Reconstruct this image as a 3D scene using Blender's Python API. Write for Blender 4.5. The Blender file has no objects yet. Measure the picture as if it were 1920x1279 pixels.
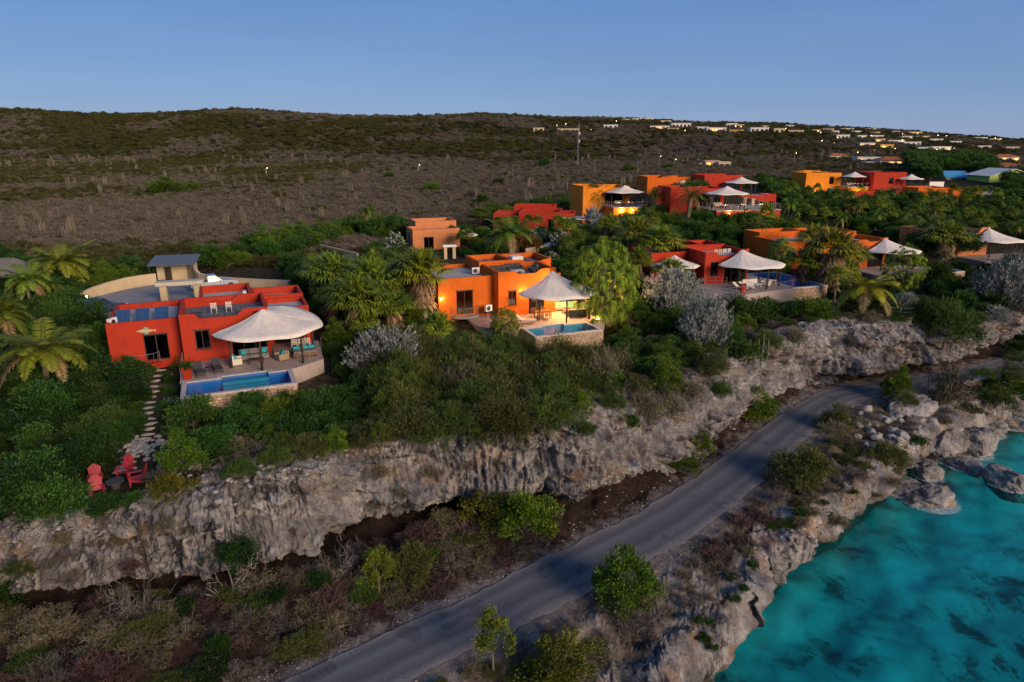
import bpy, bmesh, math, random
import numpy as np
from mathutils import Vector, Matrix, Euler
scene = bpy.context.scene
col = scene.collection
# ---------------------------------------------------------------- camera
F_PX, CX, CY, CAM_Z, PITCH = 1281.0, 960.0, 639.5, 29.0, math.radians(16.4)
SP, CP = math.sin(PITCH), math.cos(PITCH)
cam_d = bpy.data.cameras.new('camera'); cam = bpy.data.objects.new('camera', cam_d); col.objects.link(cam)
cam_d.sensor_width = 36.0; cam_d.lens = F_PX / 1920.0 * 36.0
cam_d.clip_start = 0.5; cam_d.clip_end = 30000
cam.location = (0, 0, CAM_Z); cam.rotation_euler = (math.pi / 2 - PITCH, 0, 0)
scene.camera = cam
# ---------------------------------------------------------------- sky and sun (dusk, glow behind the camera over the sea)
SUN_EL, SUN_ROT = math.radians(18.0), math.radians(138.0)
w = bpy.data.worlds.new('World'); scene.world = w; w.use_nodes = True
nt = w.node_tree; bg = nt.nodes['Background']
sky = nt.nodes.new('ShaderNodeTexSky'); sky.sky_type = 'NISHITA'; sky.sun_disc = False
sky.sun_elevation = SUN_EL; sky.sun_rotation = SUN_ROT
sky.altitude = 30; sky.air_density = 1.0; sky.dust_density = 0.2; sky.ozone_density = 6.0
# twilight colour by height above the horizon, the same all round, blended with the sky model
geo = nt.nodes.new('ShaderNodeTexCoord'); sep = nt.nodes.new('ShaderNodeSeparateXYZ'); nt.links.new(geo.outputs['Generated'], sep.inputs[0])
rmp = nt.nodes.new('ShaderNodeValToRGB'); cr = rmp.color_ramp
for i, (p, c) in enumerate([(0.0, (1.95, 2.58, 4.2)), (.06, (1.44, 2.26, 4.1)), (.20, (.88, 1.80, 3.8)), (.5, (.62, 1.4, 3.1)), (1.0, (.4, .95, 2.3))]):
    e = cr.elements[i] if i < 2 else cr.elements.new(p); e.position = p; e.color = (*c, 1)
nt.links.new(sep.outputs[2], rmp.inputs[0])
mixw = nt.nodes.new('ShaderNodeMix'); mixw.data_type = 'RGBA'; mixw.inputs[0].default_value = .84
nt.links.new(sky.outputs[0], mixw.inputs[6]); nt.links.new(rmp.outputs[0], mixw.inputs[7]); # faint high haze streaks
mpw = nt.nodes.new('ShaderNodeMapping'); mpw.inputs['Scale'].default_value = (1.6, 1.6, 11.0); mpw.inputs['Rotation'].default_value = (.10, .16, 0); nt.links.new(geo.outputs['Generated'], mpw.inputs['Vector'])
nzw = nt.nodes.new('ShaderNodeTexNoise'); nzw.inputs['Scale'].default_value = 2.2; nzw.inputs['Detail'].default_value = 5; nt.links.new(mpw.outputs[0], nzw.inputs['Vector'])
mrw = nt.nodes.new('ShaderNodeMapRange'); mrw.inputs[1].default_value = .35; mrw.inputs[2].default_value = .75; mrw.inputs[3].default_value = .975; mrw.inputs[4].default_value = 1.03; nt.links.new(nzw.outputs['Fac'], mrw.inputs[0])
mlw = nt.nodes.new('ShaderNodeVectorMath'); mlw.operation = 'SCALE'; nt.links.new(mixw.outputs[2], mlw.inputs[0]); nt.links.new(mrw.outputs[0], mlw.inputs['Scale']); nt.links.new(mlw.outputs[0], bg.inputs[0])
bg.inputs[1].default_value = 0.066
sun_d = bpy.data.lights.new('sun', 'SUN'); sun = bpy.data.objects.new('sun', sun_d); col.objects.link(sun)
sun_d.energy = 2.0; sun_d.angle = math.radians(26); sun_d.color = (1.0, 0.76, 0.55)
to_sun = Vector((math.sin(SUN_ROT) * math.cos(SUN_EL), math.cos(SUN_ROT) * math.cos(SUN_EL), math.sin(SUN_EL)))
sun.rotation_euler = to_sun.to_track_quat('Z', 'Y').to_euler(); sun.location = (40, -40, 60)
vs = scene.view_settings; vs.view_transform = 'Standard'; vs.look = 'None'; vs.exposure = 1.04; vs.gamma = 1.0
scene.cycles.use_denoising = True
scene.cycles.max_bounces = 6; scene.cycles.diffuse_bounces = 2; scene.cycles.glossy_bounces = 3
scene.cycles.transmission_bounces = 4; scene.cycles.transparent_max_bounces = 10
scene.cycles.sample_clamp_indirect = 4.0
scene.cycles.caustics_reflective = False; scene.cycles.caustics_refractive = False
# ================================================================ helpers
rnd = random.Random(7)
def up(u, v, z):
    a = (u - CX) / F_PX; b = (v - CY) / F_PX
    d = (CAM_Z - z) / (SP + b * CP)
    return Vector((a * d, d * (CP - b * SP), z))
def hash3(i, j, k, seed):
    h = (i.astype(np.int64) * 374761393 + j.astype(np.int64) * 668265263 + k.astype(np.int64) * 2147483647 + seed * 974634211) & 0xFFFFFFFF
    h = ((h ^ (h >> 13)) * 1274126177) & 0xFFFFFFFF
    h = ((h ^ (h >> 16)) * 2246822519) & 0xFFFFFFFF
    return ((h ^ (h >> 15)) & 0xFFFFFF) / float(0xFFFFFF)
def vnoise(x, y, z, seed=0):
    x, y, z = np.broadcast_arrays(np.asarray(x, float), np.asarray(y, float), np.asarray(z, float))
    i, j, k = np.floor(x), np.floor(y), np.floor(z)
    fx, fy, fz = x - i, y - j, z - k
    fx = fx * fx * (3 - 2 * fx); fy = fy * fy * (3 - 2 * fy); fz = fz * fz * (3 - 2 * fz)
    r = 0
    for a in (0, 1):
        for b in (0, 1):
            for c in (0, 1):
                wgt = (fx if a else 1 - fx) * (fy if b else 1 - fy) * (fz if c else 1 - fz)
                r = r + wgt * hash3(i + a, j + b, k + c, seed)
    return r * 2 - 1
def fbm(x, y, z, seed=0, oct=4, gain=0.5):
    r = 0; a = 1.0; f = 1.0
    for o in range(oct):
        r = r + a * vnoise(x * f + o * 17.3, y * f - o * 9.1, z * f + o * 5.7, seed + o); a *= gain; f *= 2.03
    return r
def ridged(x, y, z, seed=0, oct=4):
    r = 0; a = 1.0; f = 1.0
    for o in range(oct):
        r = r + a * (1 - 2 * np.abs(vnoise(x * f, y * f + o * 3.3, z * f, seed + o))); a *= 0.5; f *= 2.1
    return r
def smooth01(x): x = np.clip(x, 0, 1); return x * x * (3 - 2 * x)

def np_mesh(name, V, F, mats, midx=None, colr=None, smooth=False):
    V = np.ascontiguousarray(V, dtype=np.float32); F = np.ascontiguousarray(F, dtype=np.int32)
    me = bpy.data.meshes.new(name); n, k = F.shape
    me.vertices.add(len(V)); me.vertices.foreach_set('co', V.ravel())
    me.loops.add(n * k); me.loops.foreach_set('vertex_index', F.ravel())
    me.polygons.add(n); me.polygons.foreach_set('loop_start', np.arange(0, n * k, k, dtype=np.int32))
    for m in (mats if isinstance(mats, (list, tuple)) else [mats]): me.materials.append(m)
    if midx is not None: me.polygons.foreach_set('material_index', np.ascontiguousarray(midx, dtype=np.int32))
    if smooth: me.polygons.foreach_set('use_smooth', np.ones(n, dtype=bool))
    me.update(calc_edges=True)
    if colr is not None:
        at = me.attributes.new('tint', 'FLOAT_COLOR', 'POINT')
        c4 = np.ones((len(V), 4), dtype=np.float32); c4[:, :3] = colr
        at.data.foreach_set('color', c4.ravel())
    me.validate()
    return me
def grid_faces(nr, nc, close=False):
    r = np.arange(nr - 1)[:, None]; c = np.arange(nc - 1)[None, :]
    a = r * nc + c
    return np.stack([a, a + 1, a + nc + 1, a + nc], -1).reshape(-1, 4)

class MB:
    """collects simple solids; build() links them as one mesh object"""
    def __init__(s): s.v = []; s.f = []
    def add(s, vs, fs):
        o = len(s.v); s.v += [tuple(q) for q in vs]; s.f += [tuple(o + i for i in f) for f in fs]; return s
    def box(s, x0, x1, y0, y1, z0, z1):
        return s.add([(x0, y0, z0), (x1, y0, z0), (x1, y1, z0), (x0, y1, z0), (x0, y0, z1), (x1, y0, z1), (x1, y1, z1), (x0, y1, z1)],
                     [(0, 3, 2, 1), (4, 5, 6, 7), (0, 1, 5, 4), (1, 2, 6, 5), (2, 3, 7, 6), (3, 0, 4, 7)])
    def cbox(s, c, d, rot=None):
        m = rot if rot is not None else Matrix.Identity(3)
        P = [Vector(c) + m @ Vector((sx * d[0] / 2, sy * d[1] / 2, sz * d[2] / 2)) for sz in (-1, 1) for sx, sy in ((-1, -1), (1, -1), (1, 1), (-1, 1))]
        return s.add(P, [(0, 3, 2, 1), (4, 5, 6, 7), (0, 1, 5, 4), (1, 2, 6, 5), (2, 3, 7, 6), (3, 0, 4, 7)])
    def prism(s, pts, z0, z1):
        n = len(pts)
        return s.add([(x, y, z0) for x, y in pts] + [(x, y, z1) for x, y in pts],
                     [tuple(range(n))[::-1], tuple(range(n, 2 * n))] + [(i, (i + 1) % n, n + (i + 1) % n, n + i) for i in range(n)])
    def tube(s, path, rad, n=6, cap=True):
        path = [Vector(p) for p in path]
        if not hasattr(rad, '__len__'): rad = [rad] * len(path)
        o = len(s.v); rings = []
        for i, p in enumerate(path):
            t = (path[min(i + 1, len(path) - 1)] - path[max(i - 1, 0)]).normalized()
            a = Vector((0, 0, 1)) if abs(t.z) < .9 else Vector((1, 0, 0))
            e1 = t.cross(a).normalized(); e2 = t.cross(e1)
            for k in range(n):
                q = p + (e1 * math.cos(2 * math.pi * k / n) + e2 * math.sin(2 * math.pi * k / n)) * rad[i]
                s.v.append(tuple(q))
        for i in range(len(path) - 1):
            for k in range(n):
                s.f.append((o + i * n + k, o + i * n + (k + 1) % n, o + (i + 1) * n + (k + 1) % n, o + (i + 1) * n + k))
        if cap:
            s.f.append(tuple(o + k for k in range(n))); s.f.append(tuple(o + (len(path) - 1) * n + k for k in range(n))[::-1])
        return s
    def mesh(s, name, mat, smooth=False):
        me = bpy.data.meshes.new(name); me.from_pydata(s.v, [], s.f)
        for m in (mat if isinstance(mat, (list, tuple)) else [mat]): me.materials.append(m)
        if smooth: me.polygons.foreach_set('use_smooth', [True] * len(me.polygons))
        me.update(); return me
    def build(s, name, mat, parent=None, smooth=False, bevel=0, recalc=True):
        me = s.mesh(name, mat, smooth)
        if bevel or recalc:
            bm = bmesh.new(); bm.from_mesh(me)
            if bevel:
                bmesh.ops.bevel(bm, geom=bm.edges[:], offset=bevel, segments=2, profile=.6, affect='EDGES', clamp_overlap=True)
            bmesh.ops.recalc_face_normals(bm, faces=bm.faces[:])
            bm.to_mesh(me); bm.free()
            if bevel: me.polygons.foreach_set('use_smooth', [False] * len(me.polygons))
        return obj(name, me, parent)
def obj(name, me, parent=None):
    o = bpy.data.objects.new(name, me); col.objects.link(o)
    if parent is not None: o.parent = parent
    return o
def tag(o, label=None, cat=None, group=None, kind=None):
    if label: o['label'] = label
    if cat: o['category'] = cat
    if group: o['group'] = group
    if kind: o['kind'] = kind
    return o
def thing(name, label, cat, loc=(0, 0, 0), rz=0.0, group=None):
    o = bpy.data.objects.new(name, None); col.objects.link(o); o.empty_display_size = .3
    o.location = loc; o.rotation_euler = (0, 0, rz)
    return tag(o, label, cat, group)
def dup(o, loc=None, rz=None, scale=None, label=None, group=None, parent=None, keep=True):
    c = o.copy(); col.objects.link(c); c.parent = parent
    if parent is None:
        if loc is not None: c.location = loc
        if rz is not None: c.rotation_euler = (0, 0, rz)
        if scale is not None: c.scale = scale if hasattr(scale, '__len__') else (scale,) * 3
        if label: c['label'] = label
        if group: c['group'] = group
    for ch in KIDS.get(o.name, ()) if o.name in KIDS else list(o.children): dup(ch, parent=c)
    return c
KIDS = {}

# ================================================================ materials
def new_mat(name):
    m = bpy.data.materials.new(name); m.use_nodes = True
    n = m.node_tree; return m, n, n.nodes['Principled BSDF'], n.nodes, n.links
def ramp(nodes, stops, interp='LINEAR'):
    r = nodes.new('ShaderNodeValToRGB'); cr = r.color_ramp; cr.interpolation = interp
    while len(cr.elements) > 1: cr.elements.remove(cr.elements[-1])
    for i, (p, c) in enumerate(stops):
        e = cr.elements[0] if i == 0 else cr.elements.new(p)
        e.position = p; e.color = (*c, 1) if len(c) == 3 else c
    return r
def noise_node(nodes, links, vec, scale, detail=4, rough=.55, dist=0.0):
    t = nodes.new('ShaderNodeTexNoise'); t.inputs['Scale'].default_value = scale; t.inputs['Detail'].default_value = detail
    t.inputs['Roughness'].default_value = rough; t.inputs['Distortion'].default_value = dist
    if vec is not None: links.new(vec, t.inputs['Vector'])
    return t
def mixc(nodes, links, fac, a, b, blend='MIX'):
    m = nodes.new('ShaderNodeMix'); m.data_type = 'RGBA'; m.blend_type = blend
    for sock, val in ((m.inputs[0], fac), (m.inputs[6], a), (m.inputs[7], b)):
        if isinstance(val, (int, float)): sock.default_value = val
        elif isinstance(val, (tuple, list)): sock.default_value = (*val, 1) if len(val) == 3 else val
        else: links.new(val, sock)
    return m.outputs[2]
def mapping(nodes, links, vec, scale):
    mp = nodes.new('ShaderNodeMapping'); mp.inputs['Scale'].default_value = scale; links.new(vec, mp.inputs['Vector']); return mp.outputs[0]
def bump(nodes, links, h, strength, dist, bsdf, prev=None):
    b = nodes.new('ShaderNodeBump'); b.inputs['Strength'].default_value = strength; b.inputs['Distance'].default_value = dist
    links.new(h, b.inputs['Height'])
    if prev is not None: links.new(prev, b.inputs['Normal'])
    links.new(b.outputs[0], bsdf.inputs['Normal']); return b.outputs[0]
def pmat(name, c, rough=.8, var=.18, scale=2.0, bstr=.15, bscale=12, spec=.3, metal=0.0, emit=None, estr=0, streak=0.0):
    m, n, b, nodes, links = new_mat(name)
    tc = nodes.new('ShaderNodeTexCoord'); vec = tc.outputs['Object']
    t = noise_node(nodes, links, vec, scale, 5, .6)
    lo = tuple(x * (1 - var) for x in c); hi = tuple(min(1, x * (1 + var)) for x in c)
    r = ramp(nodes, [(.3, lo), (.7, hi)]); links.new(t.outputs['Fac'], r.inputs[0]); cc = r.outputs[0]
    if streak:
        t3 = noise_node(nodes, links, mapping(nodes, links, vec, (3, 3, .35)), 1.6, 4, .6)
        r3 = ramp(nodes, [(.48, (0, 0, 0)), (.72, (1, 1, 1))]); links.new(t3.outputs['Fac'], r3.inputs[0])
        sc = nodes.new('ShaderNodeMath'); sc.operation = 'MULTIPLY'; sc.inputs[1].default_value = streak; links.new(r3.outputs[0], sc.inputs[0])
        cc = mixc(nodes, links, sc.outputs[0], cc, tuple(x * .55 + .02 for x in c))
    links.new(cc, b.inputs['Base Color'])
    b.inputs['Roughness'].default_value = rough; b.inputs['Specular IOR Level'].default_value = spec; b.inputs['Metallic'].default_value = metal
    if bstr:
        t2 = noise_node(nodes, links, vec, bscale, 4, .6); bump(nodes, links, t2.outputs['Fac'], bstr, .05, b)
    if emit: b.inputs['Emission Color'].default_value = (*emit, 1); b.inputs['Emission Strength'].default_value = estr
    return m
def leaf_mat(name, trans=.25, rough=.6, vary=.25):
    m, n, b, nodes, links = new_mat(name)
    at = nodes.new('ShaderNodeAttribute'); at.attribute_name = 'tint'
    oi = nodes.new('ShaderNodeObjectInfo')
    hs = nodes.new('ShaderNodeHueSaturation'); links.new(at.outputs['Color'], hs.inputs['Color'])
    mr = nodes.new('ShaderNodeMapRange'); mr.inputs[3].default_value = 1 - vary; mr.inputs[4].default_value = 1 + vary
    links.new(oi.outputs['Random'], mr.inputs[0]); links.new(mr.outputs[0], hs.inputs['Value'])
    mh = nodes.new('ShaderNodeMapRange'); mh.inputs[3].default_value = .485; mh.inputs[4].default_value = .515
    ml = nodes.new('ShaderNodeMath'); ml.operation = 'FRACT'; m7 = nodes.new('ShaderNodeMath'); m7.operation = 'MULTIPLY'; m7.inputs[1].default_value = 7.31
    links.new(oi.outputs['Random'], m7.inputs[0]); links.new(m7.outputs[0], ml.inputs[0]); links.new(ml.outputs[0], mh.inputs[0]); links.new(mh.outputs[0], hs.inputs['Hue'])
    links.new(hs.outputs[0], b.inputs['Base Color']); b.inputs['Roughness'].default_value = rough; b.inputs['Specular IOR Level'].default_value = .25
    tr = nodes.new('ShaderNodeBsdfTranslucent'); links.new(hs.outputs[0], tr.inputs['Color'])
    mx = nodes.new('ShaderNodeMixShader'); mx.inputs[0].default_value = trans
    links.new(b.outputs[0], mx.inputs[1]); links.new(tr.outputs[0], mx.inputs[2])
    links.new(mx.outputs[0], nodes['Material Output'].inputs['Surface'])
    return m
def one_sided(nodes, links, f):
    # straight-through transparency has no refraction, so the inner side must not reflect totally
    g = nodes.new('ShaderNodeNewGeometry'); a = nodes.new('ShaderNodeMath'); a.operation = 'SUBTRACT'; a.inputs[0].default_value = 1; links.new(g.outputs['Backfacing'], a.inputs[1])
    b = nodes.new('ShaderNodeMath'); b.operation = 'MULTIPLY'; links.new(f, b.inputs[0]); links.new(a.outputs[0], b.inputs[1]); return b.outputs[0]
def water_mat(name, tint, wave_scale, wave_str, rough=.02, ior=1.33):
    m, n, b, nodes, links = new_mat(name); nodes.remove(b)
    tp = nodes.new('ShaderNodeBsdfTransparent'); tp.inputs[0].default_value = (*tint, 1)
    gl = nodes.new('ShaderNodeBsdfGlossy'); gl.inputs['Roughness'].default_value = rough
    fr = nodes.new('ShaderNodeFresnel'); fr.inputs[0].default_value = ior
    tc = nodes.new('ShaderNodeTexCoord'); t = noise_node(nodes, links, mapping(nodes, links, tc.outputs['Object'], (1, 1.6, 1)), wave_scale, 4, .6, .4)
    bp = nodes.new('ShaderNodeBump'); bp.inputs['Strength'].default_value = wave_str; bp.inputs['Distance'].default_value = .08
    links.new(t.outputs['Fac'], bp.inputs['Height']); links.new(bp.outputs[0], gl.inputs['Normal']); links.new(bp.outputs[0], fr.inputs['Normal'])
    mx = nodes.new('ShaderNodeMixShader'); links.new(one_sided(nodes, links, fr.outputs[0]), mx.inputs[0]); links.new(tp.outputs[0], mx.inputs[1]); links.new(gl.outputs[0], mx.inputs[2])
    links.new(mx.outputs[0], nodes['Material Output'].inputs['Surface'])
    return m
def glass_mat(name, tint=(.25, .28, .3)):
    m, n, b, nodes, links = new_mat(name); nodes.remove(b)
    tp = nodes.new('ShaderNodeBsdfTransparent'); tp.inputs[0].default_value = (*tint, 1)
    gl = nodes.new('ShaderNodeBsdfGlossy'); gl.inputs['Roughness'].default_value = .03
    fr = nodes.new('ShaderNodeFresnel'); fr.inputs[0].default_value = 1.5
    mx = nodes.new('ShaderNodeMixShader'); links.new(one_sided(nodes, links, fr.outputs[0]), mx.inputs[0]); links.new(tp.outputs[0], mx.inputs[1]); links.new(gl.outputs[0], mx.inputs[2])
    links.new(mx.outputs[0], nodes['Material Output'].inputs['Surface']); return m
def emit_mat(name, c, s):
    m, n, b, nodes, links = new_mat(name)
    b.inputs['Base Color'].default_value = (*c, 1); b.inputs['Emission Color'].default_value = (*c, 1); b.inputs['Emission Strength'].default_value = s
    return m
M = {}
# ================================================================ terrain: everything is a function of t = x / y and y
def curve(pts):
    """pts: (px, py, z) -> arrays t, y, z (y forward distance)"""
    a = []
    for p in pts:
        q = up(*p) if len(p) == 3 else Vector((p[0] * p[1], p[1], p[2])) 
        a.append((q.x / q.y, q.y, q.z))
    a.sort(); return np.array(a)
def raw(*rows): return [np.array(r, float) for r in rows]
def join(pre, pts, post):
    a = [tuple(r) for r in pre] + [tuple(r) for r in curve(pts)] + [tuple(r) for r in post]
    a.sort(); return np.array(a)
C_BASE = join([(-1.6, 31, 4.6), (-1.2, 32, 4.6)], [(0, 1120, 4.5), (150, 1115, 4.5), (300, 1110, 4.5), (480, 1085, 4.5), (600, 1060, 4.5), (680, 1005, 4.5), (850, 965, 4.5), (1060, 955, 4.5), (1150, 920, 4.5), (1240, 890, 4.5), (1300, 850, 4.5), (1400, 775, 4.5), (1470, 740, 4.5), (1500, 722, 4.5), (1600, 712, 4.5), (1720, 690, 4.5), (1760, 690, 4.5), (1850, 655, 4.5), (1920, 640, 4.5)], [(.9, 90, 4.8), (1.3, 110, 5)])
C_TOP = join([(-1.6, 33, 9.0), (-1.2, 33, 9.0)], [(0, 985, 9.0), (120, 965, 9.3), (300, 940, 9.9), (400, 900, 10.2), (460, 870, 10.4), (620, 840, 10.4), (700, 830, 10.4), (830, 800, 10.5), (1000, 790, 10.4), (1100, 740, 10.2), (1280, 680, 10.0), (1440, 620, 10.2), (1560, 595, 10.4), (1700, 600, 9.9), (1760, 612, 8.8), (1830, 600, 8.8), (1920, 570, 8.8)], [(.9, 94, 9), (1.3, 115, 9)])
C_RL = join([(-1.6, 17, 4.2), (-.8, 22.5, 4.2)], [(530, 1279, 4.2), (700, 1200, 4.2), (900, 1110, 4.2), (1080, 1020, 4.2), (1200, 960, 4.2), (1300, 895, 4.2), (1400, 825, 4.2), (1480, 760, 4.2), (1560, 725, 4.2), (1660, 715, 4.2), (1790, 700, 4.2), (1920, 672, 4.2)], [(.9, 84, 4.2), (1.3, 102, 4.2)])
C_RR = join([(-1.6, 13.5, 4.2), (-.8, 18.8, 4.2), (-.408, 23.1, 4.2)], [(760, 1279, 4.2), (900, 1215, 4.2), (1100, 1115, 4.2), (1250, 1045, 4.2), (1330, 995, 4.2), (1420, 915, 4.2), (1500, 830, 4.2), (1540, 775, 4.2), (1600, 750, 4.2), (1660, 738, 4.2), (1800, 716, 4.2), (1920, 690, 4.2)], [(.9, 79, 4.2), (1.3, 97, 4.2)])
C_EDGE = np.array(sorted([(-1.6, 8, 3.2), (-.9, 14, 3.2), (-.35, 19, 3.2), (0, 23, 3.2), (.2, 26.5, 3.2)] + [(q.x / q.y, q.y, 3.2) for q in (up(u, v, 0) for u, v in [(1322, 1279), (1346, 1255), (1366, 1228), (1361, 1195), (1372, 1150), (1400, 1112), (1455, 1104), (1478, 1080), (1486, 1050), (1522, 1023), (1592, 984), (1627, 957), (1655, 930), (1676, 902), (1720, 868), (1790, 835), (1850, 800), (1920, 785)])] + [(.9, 73, 3.2), (1.3, 92, 3.2)]))
def ev(c, t, k=1): return np.interp(t, c[:, 0], c[:, k])
def smooth_curve(c, n=2400, win=13):
    t = np.linspace(-1.6, 1.3, n); out = [t]
    for k in (1, 2):
        y = ev(c, t, k); p = np.pad(y, win, mode='edge'); kk = np.hanning(2 * win + 1); kk /= kk.sum()
        out.append(np.convolve(p, kk, 'valid'))
    return np.stack(out, 1)
C_BASE = smooth_curve(C_BASE, win=18); C_TOP = smooth_curve(C_TOP, win=18)
C_RL = smooth_curve(C_RL, win=40); C_RR = smooth_curve(C_RR, win=40); C_EDGE = smooth_curve(C_EDGE, win=7)
# ---- upland height: thin-plate spline over (t, ln y)
ctrl = []
for row in C_TOP[::60]: ctrl.append((row[0], row[1], row[2]))
def zc(u, v, z):
    q = up(u, v, z); ctrl.append((q.x / q.y, q.y, z))
def dc(u, v, d):
    b = (v - CY) / F_PX; y = d * (CP - b * SP); ctrl.append(((u - CX) / F_PX * d / y, y, CAM_Z - d * (SP + b * CP)))
for a in [(-150, 780, 9.8), (30, 860, 9.7), (200, 915, 9.6), (265, 800, 10.1), (345, 790, 10.0), (560, 770, 9.9), (120, 720, 10.4), (200, 690, 10.8), (420, 690, 10.9), (500, 640, 11.2), (380, 560, 11.6), (250, 560, 11.8), (100, 600, 11.4), (-150, 620, 11.2), (380, 520, 12),
          (700, 720, 10.2), (760, 640, 10.6), (860, 650, 10.4), (1000, 660, 9.6), (1140, 650, 9.6), (950, 620, 10.7), (1090, 600, 10.9), (880, 560, 11.3), (1000, 540, 11.3), (700, 560, 11.4), (1180, 560, 10.8), (1240, 620, 10.2),
          (1360, 580, 10.0), (1320, 545, 10.7), (1440, 575, 9.6), (1540, 545, 9.8), (1400, 520, 10.8), (1330, 490, 11.2), (1650, 550, 9.8), (1600, 520, 10.4), (1700, 510, 10.4), (1850, 520, 10.0), (1800, 560, 9.4), (1920, 520, 9.6), (2150, 500, 9.6),
          (600, 480, 12), (800, 485, 11.8), (1100, 460, 12.3), (300, 480, 12), (0, 480, 12), (-300, 480, 12), (950, 430, 12.8), (1150, 412, 13.6), (1350, 425, 14.4), (1550, 420, 12.0), (1750, 420, 11.5), (1920, 420, 11.5), (2200, 420, 11)]: zc(*a)
for u in (-900, -400, 0, 450, 900):
    dc(u, 400, 172); dc(u, 350, 245); dc(u, 300, 400); dc(u, 250, 570)
    rv = 206 + max(0, u - 500) * .022; dc(u, rv, 730); dc(u, rv + 22, 1000); dc(u, rv + 38, 2500)
for a in [(1200, 370, 150), (1360, 372, 140), (1100, 350, 240), (1100, 300, 390), (1100, 250, 570), (1100, 224, 760), (1100, 245, 1050), (1100, 258, 2500), (1540, 365, 195), (1670, 368, 185), (1500, 300, 360), (1500, 268, 500), (1420, 238, 640), (1500, 241, 900), (1500, 256, 1300), (1500, 262, 2600), (1320, 236, 680), (1250, 228, 720), (1700, 312, 300), (1700, 275, 500), (1700, 249, 1000), (1700, 258, 1500), (1700, 264, 2600), (1920, 345, 210), (1920, 295, 480), (1920, 268, 1300), (1920, 272, 2500), (2400, 345, 210), (2400, 300, 480), (2400, 278, 1300), (2400, 278, 2500)]: dc(*a)
ctrl = np.array(ctrl); QX = np.stack([ctrl[:, 0] * 2.2, np.log(ctrl[:, 1])], 1)
def tps_phi(r2): return np.where(r2 > 1e-12, .5 * r2 * np.log(np.maximum(r2, 1e-12)), 0)
nC = len(QX); K = tps_phi(((QX[:, None] - QX[None]) ** 2).sum(-1)) + np.eye(nC) * 2e-3
Pm = np.concatenate([np.ones((nC, 1)), QX], 1); A = np.zeros((nC + 3, nC + 3)); A[:nC, :nC] = K; A[:nC, nC:] = Pm; A[nC:, :nC] = Pm.T
SOL = np.linalg.solve(A, np.concatenate([ctrl[:, 2], np.zeros(3)]))
def zland(x, y, detail=True):
    """height of the upland at (x, y); arrays or numbers"""
    x = np.asarray(x, float); y = np.maximum(np.asarray(y, float), 5.0); sh = x.shape
    q = np.stack([(x / y * 2.2).ravel(), np.log(y).ravel()], 1); out = np.zeros(len(q))
    for i in range(0, len(q), 20000):
        qq = q[i:i + 20000]
        out[i:i + 20000] = tps_phi(((qq[:, None] - QX[None]) ** 2).sum(-1)) @ SOL[:nC] + SOL[nC] + qq @ SOL[nC + 1:]
    z = out.reshape(sh)
    if detail: z = z + fbm(x * .25, y * .25, 0, 3, 3) * .12 * np.clip(y / 60, .4, 1) + fbm(x * .012, y * .012, 0, 5, 3) * np.clip((y - 220) / 300, 0, 1) * 1.3
    return z
def ground(u, v):
    """world point where the ray of pixel (u, v) meets the upland"""
    a = (u - CX) / F_PX; b = (v - CY) / F_PX
    d = np.geomspace(25, 3500, 900); x = a * d; y = d * (CP - b * SP); z = CAM_Z - d * (SP + b * CP)
    h = zland(x, y); hit = np.nonzero((z <= h) & (y > ev(C_TOP, x / np.maximum(y, 1e-3))))[0]
    i = hit[0] if len(hit) else len(d) - 1
    return Vector((x[i], y[i], h[i]))
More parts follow.
